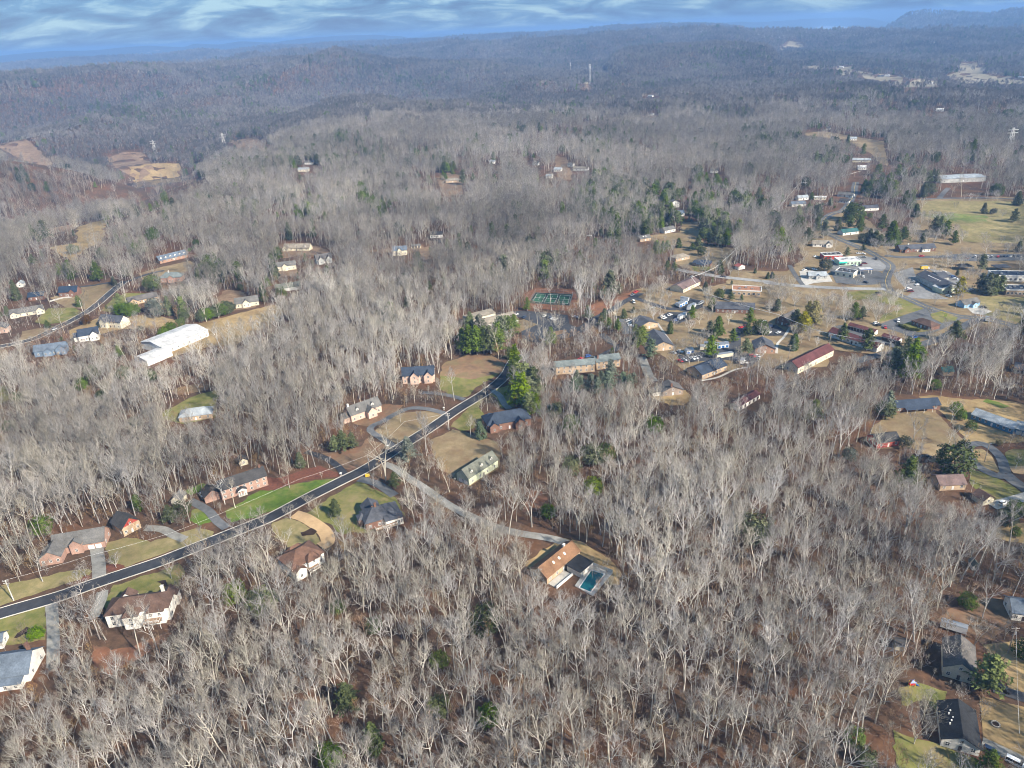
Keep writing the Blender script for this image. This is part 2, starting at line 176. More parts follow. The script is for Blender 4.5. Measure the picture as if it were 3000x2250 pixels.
('island','grass_olive','round grass island with the small green sign',[(318.8,520.0),(330.3,525.0),(334.6,510.8),(329.1,504.1),(317.3,501.2),(315.4,510.5)],4,1,0),
('lawn','grass_dry','wide dry schoolyard beside the light blue house',[(377.0,554.6),(416.4,548.2),(379.0,491.5),(361.0,503.0),(355.0,515.9),(366.7,520.9),(364.2,532.8)],1,1,0),
('lawn','grass_gold','golden yard of the blue ranch house',[(242.2,389.0),(252.2,389.5),(266.4,382.8),(276.7,381.8),(291.7,377.4),(298.3,368.9),(275.2,333.7),(256.1,333.6),(240.1,336.8),(242.8,342.6),(245.0,368.5),(244.0,374.2)],0,1,1),
('lawn','grass_bright','bright green garden plot behind the blue ranch house',[(274.8,379.1),(279.1,382.3),(286.7,372.2),(279.7,370.0)],1,1,0),
('lawn','grass_tan','tan yard around the spreading bare oak',[(217.7,372.5),(233.7,372.4),(243.2,371.5),(240.4,352.9),(240.1,336.8),(229.4,318.1),(213.0,318.3),(211.7,329.8),(209.4,333.5),(188.8,332.9),(199.7,356.7)],0,1,1),
('island','grass_gold','dry island inside the teardrop loop',[(238.5,328.1),(244.8,329.1),(245.5,322.1),(240.0,305.9),(235.1,311.6),(234.9,319.9)],1,1,1),
('lawn','grass_olive','olive lawn below the teardrop loop',[(226.9,310.7),(232.9,307.0),(239.1,295.8),(239.9,288.3),(231.2,284.2),(223.9,283.8),(220.5,296.7)],0,1,1),
('lawn','grass_olive','green lawn inside the street bend by the blue ranch',[(254.1,324.5),(260.2,327.4),(270.1,325.9),(259.1,309.1),(248.5,312.2)],0,1,1),
('parking_lot','tan_concrete','pale yellow pad at the street bend',[(247.9,311.7),(260.4,311.2),(255.5,303.6),(246.3,305.4)],2,1,0),
('lawn','grass_olive','shrubby green yard beside the white pickup drive',[(221.9,277.0),(239.8,279.8),(233.5,270.3),(220.5,272.2)],0,1,1),
('lawn','grass_gold','dry sandy yard by the leaning utility pole',[(206.2,259.8),(216.8,264.6),(231.9,267.8),(221.4,251.9),(212.3,253.3),(207.7,258.1)],0,1,1),
('lawn','grass_olive','small green yard with scattered toys',[(127.1,179.2),(135.5,180.5),(142.2,176.7),(139.5,171.9),(134.2,166.3),(133.1,173.3),(124.5,172.1)],0,1,1),
('lawn','grass_olive','olive yard below the black-roofed white house',[(117.0,163.1),(128.8,157.1),(137.3,151.5),(138.1,147.4),(136.0,143.9),(111.9,146.9),(114.0,156.9)],0,1,1),
('lawn','grass_gold','gold front yard of the black-roofed white house',[(152.3,173.9),(166.0,168.9),(152.0,147.6),(146.9,153.8),(142.7,157.9)],0,1,1),
('lawn','grass_gold','rutted gold yard beside the large green pine',[(165.8,196.5),(186.5,199.9),(169.1,173.6),(162.7,176.2),(165.4,186.5)],0,1,1),
('bare_soil','soil_brown','brown leaf-strewn yard around the dark evergreen',[(156.6,209.2),(171.9,219.9),(188.0,220.5),(184.0,207.6),(172.0,198.8),(165.8,196.5),(164.3,203.2)],0,1,1),
('mulch','mulch','red mulch beds under the young trees of the pink gabled house',[(-183.6,264.4),(-180.8,264.6),(-174.9,262.9),(-174.8,260.6),(-180.0,259.2)],2,1,0),
('mulch','mulch','small red mulch ring by the stained driveway',[(-190.6,254.6),(-190.0,258.1),(-187.4,257.0),(-186.9,254.8),(-189.1,253.9)],2,1,0),
('mulch','mulch_dark','dark mulch island beside the wide tan driveway',[(-101.7,281.9),(-97.3,285.1),(-93.9,282.2),(-95.0,279.7),(-100.2,279.1)],4,1,0),
('mulch','mulch_dark','black edged flower bed on the olive lawn',[(-199.6,221.4),(-199.8,223.9),(-198.1,227.4),(-196.3,226.5),(-195.4,224.0),(-198.3,221.3)],2,1,0),
('mulch','mulch_dark','dark mulch bed beside the white house with brown roof',[(-156.2,251.2),(-152.6,252.3),(-147.7,247.3),(-144.3,241.4),(-145.0,239.1),(-149.1,245.8),(-152.5,248.5)],2,1,0),
('lawn','grass_olive','mossy clearing round the pale-roofed house in the trees',[(-222.1,417.2),(-212.2,437.6),(-197.5,448.3),(-192.8,439.0),(-190.2,420.3),(-184.8,407.0),(-200.6,399.4),(-218.0,407.3)],0,1,1),
('bare_soil','soil_rust','rust soil edge above the mossy clearing',[(-229.2,449.8),(-219.7,457.8),(-205.6,458.1),(-204.0,449.0),(-219.9,441.9)],0,1,1),
('lawn','grass_olive','bright strip of lawn at the edge of the left woods',[(-363.1,472.4),(-351.5,469.3),(-335.4,446.3),(-339.5,441.6),(-345.5,443.9)],0,1,1),
('lawn','soil_tan','tan clearing around the hip-roofed house among pines',[(-105.6,1211.1),(-89.1,1247.1),(-65.1,1218.9),(-57.03,1054.56),(-82.48,1045.23)],0,2,1),
('lawn','soil_tan','yard beside the tan-roofed houses in the woods',[(-255.2,822.8),(-222.6,828.8),(-189.1,780.9),(-185.0,761.1),(-214.1,770.7),(-236.1,760.6)],0,2,1),
('lawn','soil_tan','leafy yard of the grey-roofed house in the woods',[(-232.9,717.7),(-208.5,717.5),(-201.3,697.1),(-221.8,689.3)],0,2,1),
('lawn','soil_tan','orange patch of soil in the middle woods',[(-95.2,776.8),(-82.5,788.5),(-78.7,740.7),(-87.5,733.3)],0,2,1),
('lawn','soil_tan','drive clearing of the blue-roofed cream house',[(-150.2,779.6),(-121.0,784.8),(-90.6,794.2),(-86.8,780.1),(-104.6,760.2),(-147.8,772.1)],0,2,1),
('lawn','soil_tan','red-brown yard of the grey-roofed house beside the drive',[(-262.8,641.6),(-260.7,660.7),(-240.4,650.9),(-218.3,608.3),(-236.8,599.8),(-254.3,616.3)],0,2,1),
('lawn','soil_tan','tan clearing among the distant white houses',[(94.4,1365.3),(114.5,1341.6),(105.37,1129.27),(81.98,1124.01)],0,2,1),
('lawn','soil_tan','steep cut lane below the hilltop towers',[(316.9,2945.7),(331.0,2943.9),(304.27,2570.97),(291.5,2569.67)],0,2,1)]
ROADS = [
('road','asphalt_new','dark freshly paved residential street running diagonally through the wooded lots',[(-223.9,229.3),(-213.8,235.6),(-194.9,244.3),(-183.3,251.6),(-162.4,263.5),(-153.5,269.7),(-125.1,290.7),(-117.9,296.7),(-104.9,311.1),(-90.3,326.0),(-79.4,337.1),(-63.9,358.5),(-49.3,378.1),(-33.5,401.6),(-15.9,425.0),(-4.5,446.7),(2.4,471.9),(10.7,479.4)],7.0,3,1,None,8.5),
('road','asphalt','grey subdivision street between the houses near the white metal building',[(-413.5,534.6),(-402.5,545.5),(-392.4,551.1),(-383.5,559.3),(-380.0,569.7),(-376.6,584.0),(-373.0,599.0),(-370.0,620.4),(-370.5,642.0),(-372.7,666.5),(-374.0,690.4),(-373.6,701.6)],7.0,3,1,None,7.5),
('driveway','asphalt','side lane leading past the long dormered house',[(-371.7,699.8),(-361.7,718.3),(-354.7,726.7),(-347.4,731.6)],4.5,3,0,None,4.2),
('driveway','asphalt','asphalt drive curving west behind the lawn to the navy-roofed house',[(-375.5,693.7),(-388.3,697.8),(-399.6,691.7),(-411.1,688.6)],4.0,3,0,None,4.0),
('driveway','concrete','pale concrete drive in front of the navy-roofed brick house',[(-420.4,651.0),(-412.5,659.8),(-404.8,661.0)],4,3,0,None,4.0),
('road','asphalt_grey','curving town street past the gas station and the shingled shops',[(481.5,1016.6),(460.2,973.5),(444.6,939.5),(400.6,864.2),(379.7,846.5),(361.1,823.7),(347.4,796.1),(339.5,767.0),(340.2,747.8),(344.1,720.8),(349.2,693.5),(349.9,671.2),(349.7,650.2),(345.1,636.2),(334.7,620.1),(322.4,598.6),(314.9,577.9),(315.9,566.1),(319.2,555.8),(323.3,537.0),(329.4,523.4),(337.3,512.4),(346.9,508.2),(358.2,498.5),(370.7,478.8)],8.0,3,0,'yellow',7.0),
('road','concrete_road','pale side street joining the curve beside the flat-roofed tan office',[(155.6,662.2),(168.6,648.6),(192.9,629.5),(226.2,611.0),(225.1,607.9),(250.5,595.5),(285.2,584.6),(312.9,579.7)],7.0,3,0,None,5.5),
('road','asphalt_grey','lower road along the storage sheds toward the roundabout green',[(344.9,504.8),(322.8,488.5),(302.5,474.1),(274.6,459.4),(259.6,453.1),(241.3,447.3),(227.8,441.2)],7.0,3,0,None,5.5),
('road','asphalt_grey','upper town road across the meadow edge',[(474.5,922.0),(499.2,899.4),(534.2,898.7),(587.9,893.5),(632.0,874.8)],6.0,3,0,None,5.0),
('driveway','asphalt_grey','short spur lane to the greenhouse roofs',[(532.3,900.4),(555.6,932.4),(576.3,959.1)],6,3,0,None,5.0),
('driveway','asphalt_grey','lane linking the town curve with the school parking',[(357.9,674.1),(369.6,666.7),(390.3,664.6),(416.5,663.2)],7,3,0,None,5.5),
('road','asphalt_grey','grey street at the edge of the blue ranch house loop',[(244.6,287.0),(243.5,292.9),(242.3,299.1),(242.2,305.2)],6.5,3,0,None,5.2),
('driveway','asphalt_grey','teardrop turning loop below the blue ranch house',[(242.2,305.2),(237.7,303.5),(234.1,309.1),(232.8,316.7),(235.2,325.5),(239.2,331.5),(244.0,333.8),(248.2,332.8),(249.7,327.1),(248.1,317.7),(242.6,305.7)],5.0,3,0,None,4.5),
('driveway','concrete_old','long grey driveway winding through bare trees to the pool house',[(-70.6,340.5),(-64.4,335.8),(-57.2,326.7),(-47.1,315.5),(-34.5,300.2),(-22.8,289.3),(-11.7,280.2),(-3.1,275.6),(3.2,273.0),(10.4,270.7),(17.5,267.7),(22.4,264.0)],4.6,3,0,None,5.3),
('driveway','asphalt_grey','driveway from the street to the pink house with dormers',[(-67.9,358.9),(-76.6,369.7),(-83.9,378.7),(-83.6,385.0),(-77.5,391.0),(-72.2,398.7),(-63.7,405.6),(-52.8,403.6),(-40.9,396.2)],4.2,3,0,None,3.6),
('driveway','asphalt_new','dark driveway beside the mulched front yard',[(-90.0,331.1),(-96.2,340.9),(-103.5,348.8),(-111.8,354.6),(-117.0,357.6)],4,3,0,None,3.5),
('driveway','asphalt_grey','driveway by the boulder bed at the top of the street',[(-30.4,414.0),(-38.0,419.7),(-48.7,425.1),(-57.8,426.9)],4,3,0,None,3.5),
('driveway','concrete_old','pale curved driveway beside the dark blue roofed house',[(-13.0,425.5),(-8.5,418.3),(-5.0,405.0),(-2.2,398.5)],4,3,0,None,3.5),
('driveway','tan_concrete','wide tan concrete driveway beside the brown hip-roofed house',[(-108.4,297.0),(-102.6,293.8),(-95.7,287.7),(-89.9,281.1),(-87.4,274.0),(-89.9,270.8)],6.5,3,0,None,4.8),
('driveway','asphalt_grey','short driveway beside the brick house with white sunroom',[(-81.9,326.5),(-77.4,324.4),(-71.4,320.7),(-65.9,314.9),(-61.1,309.3)],5,3,0,None,4.5),
('driveway','concrete_old','stained concrete driveway of the pink gabled house',[(-182.6,255.4),(-186.8,263.7),(-191.7,272.4),(-195.7,279.4)],5.5,3,0,None,4.2),
('driveway','concrete_old','pale driveway dropping to the white house with brown roof',[(-176.9,246.6),(-175.1,241.7),(-174.0,236.1),(-173.0,230.7)],4.5,3,0,None,3.8),
('driveway','concrete_old','gravelly driveway between the olive lawn and the bare trees',[(-194.9,239.7),(-189.2,230.2),(-183.3,219.7),(-175.9,205.9)],4.5,3,0,None,3.2),
('driveway','asphalt_grey','curved drive looping before the brick colonial house',[(-138.1,287.9),(-144.5,293.9),(-152.2,303.1),(-160.3,309.6),(-165.1,313.1)],4.5,3,0,None,3.2),
('driveway','concrete_old','driveway rising to the barn-shaped brick house',[(-154.9,280.2),(-161.8,284.2),(-169.3,289.2),(-177.6,290.6)],4.5,3,0,None,3.2),
('driveway','asphalt','campus lane from the bare grove down past the tennis court',[(114.4,600.4),(97.7,582.6),(82.4,562.7),(66.0,543.9),(51.0,521.1),(40.5,510.7)],6,3,0,None,4.0),
('driveway','asphalt','campus lane toward the box trucks',[(106.7,589.8),(117.2,573.1),(126.1,560.8),(134.4,556.0)],5.5,3,0,None,3.8),
('driveway','asphalt','back lane behind the teal-grey roofed building',[(68.5,513.8),(73.2,497.1),(77.1,486.7),(67.8,476.4),(55.8,464.8)],6,3,0,None,4.0),
('driveway','concrete_old','pale lane beside the taupe house with the chimney',[(90.6,466.8),(90.2,447.4),(90.2,431.0),(93.9,430.5)],6,3,0,None,4.0),
('driveway','concrete','white concrete drive holding the parked pickup',[(219.6,279.5),(229.6,282.4),(241.9,286.3)],6,3,0,None,5.0),
('driveway','concrete_old','driveway beside the black-roofed white house',[(142.1,156.9),(146.5,153.1),(151.8,148.5)],4.5,3,0,None,4.2),
('driveway','asphalt','narrow asphalt drive behind the large green pine',[(158.1,177.5),(162.0,175.1),(167.2,172.1)],4.5,3,0,None,4.2),
('driveway','asphalt_grey','service lane beside the red-roofed shed',[(260.5,654.8),(255.0,623.9),(251.6,598.4)],4,3,0,None,3.0),
('path','concrete','concrete walk curving from the brick office down to the maroon roof',[(208.1,506.8),(197.3,489.1),(187.8,475.9),(181.8,460.2)],1.8,3,0,None,None),
('path','concrete','concrete walk along the slate-roofed campus wing',[(113.7,529.9),(114.9,504.2),(115.8,481.9),(111.1,475.6)],1.6,3,0,None,None),
('path','concrete','pale kerb walk below the slate roof with the curved yard',[(121.5,424.2),(132.9,427.9),(145.5,437.0),(155.2,440.6)],1.8,3,0,None,None)]
BUILDINGS = [
('house','white two-storey house with brown hip roof and rear decks',-164.1,224.9,0.14,23.8,10,6.2,3.6,'hip','par','white','roof_brown',{'win': 5,'floors': 2,'wings': [(0.3,-2.6,4.6,4,6.0,2.2,'hip','perp'),(0.66,-1.6,5.2,4,6.0,2.4,'hip','perp'),(0.1,9.5,5,3.5,5.6,2.6,'gable','perp'),(0.78,8.5,5,4,5.0,2.4,'gable','perp')],'deck': (0.62,-4.6,6.5,3.4,3.0),'chim': [(0.86,0.8,1.5)]}),
('house','slate-blue roofed house cut off by the frame beside bare trees',-198.6,197.0,0.13,18.2,13,3.6,4.6,'gable','par','white','roof_blue',{'win': 4,'wings': [(0.32,-3.2,8.6,3.4,2.4,0.8,'shed','par')],'chim': [(0.86,0.72,2.2,'brick')]}),
('garage','small slate-blue garage at the corner of the olive lawn',-206.9,214.9,0.23,6.5,6,3,1.8,'gable','par','white','roof_blue',{'win': 2}),
('house','pink brick gabled house with white garage doors and grey roof',-211.5,272.6,0.22,21.7,10,3.6,4.2,'gable','par','pink_brick','roof_grey',{'win': 3,'garage': (0.66,2),'wings': [(-0.16,-6.8,7.2,9,3.6,3.2,'gable','perp'),(0.36,-1.6,4.0,3,5.0,2.2,'gable','perp')]}),
('house','brick barn-shaped house with red gable and dark roof',-185.1,284.7,0.94,8.5,10,4.4,3.6,'gable','perp','tan_brick','roof_dark',{'win': 3,'redgable': 1}),
('house','pink brick colonial house with white portico and dark roof',-148.0,311.8,0.57,23.2,9.5,5.8,3.4,'gable','par','pink_brick','roof_dark',{'win': 7,'floors': 2,'portico': 0.42,'chim': [(0.93,0.5,2,'brick')],'wings': [(-0.33,2.5,6.5,7.5,3.4,3.0,'gable','perp')],'shut': 1}),
('shed','small cream shed with dark roof behind the colonial',-149.7,344.9,0.53,4.4,5,2.6,1.6,'gable','perp','cream','roof_dark',{'win': 1}),
('garage','cream detached garage beside the tall pale tree',-172.5,309.3,-0.02,5.0,6.5,3,2.2,'gable','perp','cream','roof_grey',{'garage': (0.2,1)}),
('house','pale blue-grey roofed house half hidden in the woods',-204.9,402.1,0.2,19.3,10,3.2,3.2,'hip','par','tan_brick','roof_pale',{'win': 4}),
('house','pink house with white dormers and pale chimney',-97.0,390.8,0.65,20.5,9,4.6,4.2,'gable','par','pink_siding','roof_grey',{'win': 5,'dorm': 2,'chim': [(0.04,0.5,2.4,'white')],'wings': [(0.48,-3.4,4.6,5,4.4,2.6,'gable','perp'),(-0.2,1.5,3.5,6,3.2,2.2,'gable','par')]}),
('house','tall pink gabled house behind the grove of pale trunks',-72.2,442.2,0.05,21.0,10,5.6,4,'gable','par','pink_siding','roof_slateblue',{'win': 6,'floors': 2,'wings': [(0.25,-2,4.5,4,5.4,3,'gable','perp'),(0.68,-2,4.5,4,5.4,3,'gable','perp')]}),
('house','brick house with many-hipped dark blue roof',-15.0,370.3,0.26,25.9,11,4.6,4.6,'hip','par','brick','roof_slateblue',{'win': 5,'wings': [(-0.02,6,6.5,7,4.2,3.0,'hip','par'),(0.04,-1.8,4.2,3.5,4.2,2.2,'gable','perp'),(0.62,-2.2,4.6,4,4.2,2.4,'gable','perp')]}),
('house','pale green house with grey-green roof and twin garage doors',-24.1,315.6,0.85,22.5,8.5,4.4,3.8,'gable','par','sage','roof_greygreen',{'win': 4,'dorm': 3,'garage_end': 2}),
('house','brick house with dark hip roof and white sunroom',-70.8,281.3,0.42,17.2,10.5,4,4.4,'hip','par','brick','roof_slate',{'win': 4,'chim': [(0.38,0.5,2.6,'brick')],'wings': [(0.52,-2.6,6.6,3,3.8,1.2,'shed','par','white',6),(-0.12,4.5,3.2,4.5,3.6,1.8,'hip','par'),(0.1,9,6.5,7,3.8,3,'gable','perp')],'deck': (0.2,-5.2,10.5,2.4,2.2)}),
('house','brown hip-roofed house with white rear walls',-96.6,249.2,0.78,15.5,12,5.2,4,'hip','par','white','roof_brownred',{'win': 4,'floors': 2,'wings': [(0.0,-2.4,4.2,3,4.2,1.6,'gable','perp'),(0.45,-1.6,4.4,3.5,5.6,2.6,'hip','perp'),(0.3,10,6,4,4.4,2.6,'hip','perp')],'deck': (0.36,-4.2,5.5,3.0,2.6)}),
('house','tan brick pool house with long brown roof and skylights',10.7,238.9,0.82,22.3,9,3.4,3.2,'gable','par','tan_brick','roof_orange',{'win': 5,'sky': 3,'chim': [(0.78,0.55,1.6,'white')]}),
('house','taupe brick house with grey roof and dark chimney',92.5,405.2,0.12,13.2,9.5,3.2,3,'gable','perp','taupe','roof_grey2',{'win': 3,'chim': [(0.42,0.05,2.6,'brick')],'wings': [(-0.42,1.5,5.4,5,2.8,1.2,'shed','par','white',3)]}),
('apartment_building','long teal-grey roofed building behind the green pines',29.6,445.3,0.08,26.2,8,5.5,2.4,'gable','par','tan_brick','roof_teal',{'win': 7,'floors': 2}),
('apartment_building','teal-grey roofed wing with dark chimney beside the blue car',57.1,449.5,0.23,17.1,8.5,5.5,2.6,'gable','par','tan_brick','roof_teal',{'win': 5,'floors': 2,'wings': [(-0.1,7,4,4,4,1.6,'gable','perp'),(0.3,8,4,4,4,1.6,'gable','perp')],'chim': [(0.1,0.3,1.8,'brick')]}),
('hall','slate roof hall above the curving pale kerb',121.8,425.3,0.58,23.4,13,3.6,3.4,'gable','par','tan_brick','roof_slateblue',{'win': 6}),
('storage_shed','long low white shed with dark maroon roof in the trees',132.5,381.4,0.71,22.4,6,3,1.6,'gable','par','white','roof_maroon',{'doors': 5}),
('hall','grey hall with white fascia strips behind the pines',-32.7,545.8,0.56,25.9,8,4.2,1.4,'shed','par','cream','roof_tan',{'win': 5}),
('hall','broad grey-tan roofed hall with white walls',-25.9,529.2,0.5,36.7,13,4.2,3,'gable','par','white','roof_tan',{'win': 7,'wings': [(0.82,-1.5,5.5,6,3.6,1.8,'gable','perp')]}),
('hall','slate-roofed campus wing nearest the parked white cars',98.6,515.8,0.35,14.6,14,3.4,2.6,'gable','perp','tan_brick','roof_slate',{'win': 3}),
('hall','long slate-roofed campus wing with tan gable end',100.3,474.9,0.1,14.3,24,3.6,3.2,'gable','perp','tan_brick','roof_slate',{'win': 3}),
('lodge','mauve-brown roofed lodge beside the bare grove',148.5,594.1,0.78,27.1,13,3.2,2.6,'gable','par','cream','roof_mauve',{'win': 6}),
('office','flat rust-roofed tan office with white parapet',186.2,581.5,-0.3,23.0,13,4.2,0.6,'flat','par','tan_brick','roof_rust',{'win': 6}),
('office','wide slate-roofed brick office behind the bare oak',162.4,543.8,-0.26,29.1,13,3.4,3.4,'gable','par','brick','roof_slate',{'win': 8}),
('house','navy-roofed ranch house with white porch',174.4,668.6,-0.42,16.2,9,2.9,2,'hip','par','brick','roof_slateblue',{'win': 5,'porch': 1}),
('house','grey-roofed ranch half hidden above the side street',162.1,684.3,0.44,16.6,10,2.9,2.2,'hip','par','tan_brick','roof_tan',{'win': 4}),
('house','grey house with pale striped roof beside the lane',141.6,760.9,0.36,12.9,9,3,2.4,'gable','par','tan_brick','roof_grey',{'win': 3,'sky': 2}),
('house','grey-roofed house at the top of the tan slope',173.0,788.0,0.5,14.9,9,3,2.4,'gable','par','white','roof_grey',{'win': 3}),
('house','blue-grey roofed house with porch among the pines',195.8,859.1,0.18,15.8,9,3.2,2.8,'gable','par','white','roof_blue',{'win': 3,'porch': 1}),
('house','narrow white two-storey house above the blue-grey roof',205.2,906.6,0.16,10.6,8,6,2.4,'gable','perp','white','roof_grey',{'win': 3,'floors': 2}),
('shed','small red-roofed shed by the service lane',211.5,648.6,0.36,7.3,5.5,2.6,1.8,'gable','perp','white','roof_red',{'win': 1}),
('house','slate-roofed brick house with gable toward the truck yard',167.6,462.1,-0.14,13.3,14,3.4,3.2,'gable','perp','brick_tan','roof_slate',{'win': 3}),
('chapel','brown-grey gabled brick chapel beside the golden pine',199.5,514.7,-0.84,10.8,17,3.6,4.2,'gable','perp','brick','roof_grey2',{'win': 3}),
('storage_shed','upper maroon-roofed row of white storage units',246.8,497.8,-0.92,19.3,5.5,2.9,1.2,'gable','par','white','roof_maroon',{'doors': 9}),
('storage_shed','short maroon-roofed row of white storage units',260.6,475.3,-0.96,11.6,5.5,2.9,1.2,'gable','par','white','roof_maroon',{'doors': 6}),
('storage_shed','longest maroon-roofed building with white gable end',227.6,485.8,-1.02,37.3,8,3.6,2.2,'gable','par','white','roof_maroon',{'win': 6}),
('hall','maroon-roofed hall with cream gable below the utility pole',183.5,426.4,0.65,42.2,9.5,4.4,3,'gable','par','cream','roof_maroon',{'win': 7}),
('bank','brown hip-roofed brick bank on the looping lot',294.8,500.9,-1.14,15.5,9.5,3,2.6,'hip','par','brick','roof_brown',{'win': 5}),
('cottage','light blue cottage with grey roof',349.3,528.8,0.3,15.4,8,3,2.4,'gable','par','blue','roof_grey',{'win': 3,'wings': [(0.42,-2.2,3.6,3.5,2.8,1.6,'gable','perp')]}),
('shop','long shingled shop building with slate roof and skylights',348.7,600.2,-1.5,36.1,15,5,3,'gable','par','grey','roof_slate',{'win': 9,'sky': 6,'wings': [(-0.02,12,12,8,5.5,2.6,'gable','perp')]}),
('shop','pale green gabled shop with white roof edge',350.3,562.6,0.2,12.8,10,4,2.4,'gable','perp','sage','roof_white',{'win': 4}),
('school','brick school wing with flat dark roof beside the dense cedars',397.1,554.0,-0.24,17.3,13,4.4,0.6,'flat','par','tan_brick','roof_slateblue',{'win': 6}),
('school','rear school wing with white flat roof edge and orange strip',408.9,589.4,-0.21,29.4,14,4.6,0.6,'flat','par','white','roof_slateblue',{'win': 8}),
('house','long dark-roofed brick house with white gables by the bend',376.3,682.5,0.02,34.3,10,3,2.8,'gable','par','brick','roof_slate',{'win': 8,'wings': [(0.1,-2.5,4.5,4,3,2,'gable','perp'),(0.6,-2,6,4,2.8,1.4,'gable','par','white')],'chim': [(0.28,0.5,2,'white')]}),
('shop','red-walled shop with dark flat roof',296.9,667.6,-0.05,17.3,10,4,0.6,'flat','par','red','roof_dark',{'win': 4}),
('shop','mint green shop with white flat roof and teal awning',303.3,648.0,-0.02,19.7,12,4,0.5,'flat','par','mint','roof_white',{'win': 6,'awn': 1}),
('shop','cream gas station store with dark flat roof',287.7,620.0,-0.72,15.4,11,4.2,0.6,'flat','par','cream','roof_dark',{'win': 3}),
('cottage','grey cottage with small porch on the concrete apron',262.3,613.5,-0.13,14.9,8,3,2.4,'gable','par','grey','roof_pale',{'win': 4,'wings': [(0.38,-2,3.6,3,2.8,1.5,'gable','perp')]}),
('cottage','white cottage with tan twin gables',304.5,713.2,-0.23,18.5,9,3,2.6,'gable','par','white','roof_tan',{'win': 4,'wings': [(0.66,-2,4,4,3,2.2,'gable','perp')]}),
('cottage','white cottage with dark teal roof',350.2,750.2,0.22,18.6,9,3,2.4,'gable','par','white','roof_tealdark',{'win': 3}),
('cottage','blue-grey roofed cottage beside the pink wall',346.8,887.2,0.0,16.8,9,3,2.2,'gable','par','white','roof_blue',{'win': 3}),
('cottage','upper pale-roofed cottage on the wooded rise',367.0,920.1,0.15,13.6,8,3,2.2,'gable','par','white','roof_pale',{'win': 2}),
('mobile_home','white-roofed mobile home in the trees',387.0,921.0,-0.18,14.2,6,3,1,'gable','par','cream','roof_white',{'win': 4}),
('cottage','small white cottage by the upper road',422.1,935.6,-0.77,18.2,8,3,2.2,'gable','par','white','roof_grey',{'win': 3}),
('cottage','low white cottage below the upper road',409.2,899.2,-0.55,11.1,7,2.8,1.8,'gable','par','white','roof_dark',{'win': 2}),
('greenhouse','broad metal greenhouse roof at the far edge of town',582.6,990.0,0.02,61.0,26,5,1.5,'gable','par','grey','roof_pale',{'win': 6}),
('house','dark-roofed house under the big bare crowns',414.7,851.4,0.09,21.3,9,3,2.4,'gable','par','white','roof_slate',{'win': 3}),
('warehouse','white metal building with long low roof',-259.7,513.5,1.0,40.5,27,5.2,2.6,'gable','par','white_metal','roof_white',{'win': 8,'round': 1}),
('warehouse','lower white annex of the metal building',-263.4,493.6,1.0,20.7,15,4,1.4,'gable','par','white_metal','roof_white',{'win': 0}),
('house','long brick house with blue-grey roof and six white dormers',-360.2,753.6,0.83,30.4,9,3,4,'gable','par','brick_tan','roof_blue',{'win': 6,'dorm': 6}),
('house','brick house with teal-grey hip roof and white gable',-336.3,694.0,0.03,20.5,10,4.4,4,'hip','par','pink_brick','roof_teal',{'win': 4,'wings': [(0.4,-1.6,5,4,4.4,2.4,'gable','perp')],'chim': [(0.4,0.5,2,'white')]}),
('house','brown-roofed brick ranch beside the dark cedar',-337.3,629.4,0.6,24.7,9,3,3.2,'gable','par','tan_brick','roof_grey2',{'win': 4,'wings': [(0,-2,6,4,3,2.6,'gable','perp')]}),
('house','grey gabled house by the twin-track drive',-235.2,607.3,0.34,19.3,9,3.6,4,'gable','par','cream','roof_grey',{'win': 4,'wings': [(0.3,-1.6,5,4,3.6,3,'gable','perp')]}),
('house','grey gabled house with dark porch behind pale trunks',-339.7,579.5,-0.33,22.6,10,5.4,4,'gable','par','cream','roof_slate',{'win': 5,'floors': 2,'wings': [(0.12,-2,5,4,5,3,'gable','perp')]}),
('house','white house with navy roof above the orange soil',-340.0,546.8,0.42,14.5,11,4.6,4,'gable','par','white','roof_slateblue',{'win': 4,'wings': [(0.55,-2.4,5,5,4.6,3,'gable','perp'),(-0.25,3,6,7,3.4,2.6,'gable','par')]}),
('house','blue gabled house with white trim in the lower left woods',-360.3,520.0,0.27,21.8,9,4.4,3.4,'gable','par','slate_blue','roof_blue',{'win': 4,'wings': [(0.7,-2,5.5,5,4.6,3,'gable','perp'),(0.3,-1.6,5,4,3.6,2.4,'gable','perp')]}),
('house','navy-roofed brick house on the tan lawn',-417.4,662.7,0.04,16.6,9,4.2,4.2,'gable','par','brick','roof_navy',{'win': 4,'wings': [(0.6,-1.6,4.6,4,4,3,'gable','perp')],'chim': [(0.55,0.6,1.6,'white')]}),
('house','dark-roofed house deep in the left woods',-441.2,654.4,0.26,13.2,9,3.4,3,'gable','par','brick','roof_navy',{'win': 3}),
('house','grey-roofed cream house beside the green lawn',-432.3,610.8,0.45,25.4,9,3,3.2,'gable','par','cream','roof_grey',{'win': 5,'wings': [(0.78,-2.2,5,5,3.2,2.8,'gable','perp'),(0.0,-1.4,5,4,2.8,2,'gable','perp')]}),
('house','pink house at the left edge of the woods',-425.6,574.2,0.23,10.9,9,4,3,'gable','perp','pink_siding','roof_grey',{'win': 3}),
('cottage','tiny pale blue roof among the left woods',-473.0,691.3,0.2,5.9,6,3,2.4,'gable','perp','white','roof_pale',{'win': 1}),
('house','tan-roofed house with three dormers in the middle woods',-242.4,794.1,-0.17,29.6,9,3,3.6,'gable','par','cream','roof_tan',{'win': 5,'dorm': 3,'wings': [(0,-2.5,5,5,3,3,'gable','perp')]}),
('house','grey house with deck and white bay in the middle woods',-227.7,712.1,0.26,18.8,8,4.5,3.4,'gable','par','cream','roof_grey',{'win': 4,'floors': 2,'wings': [(0.3,-1.5,4,4,4.5,2.6,'gable','perp')]}),
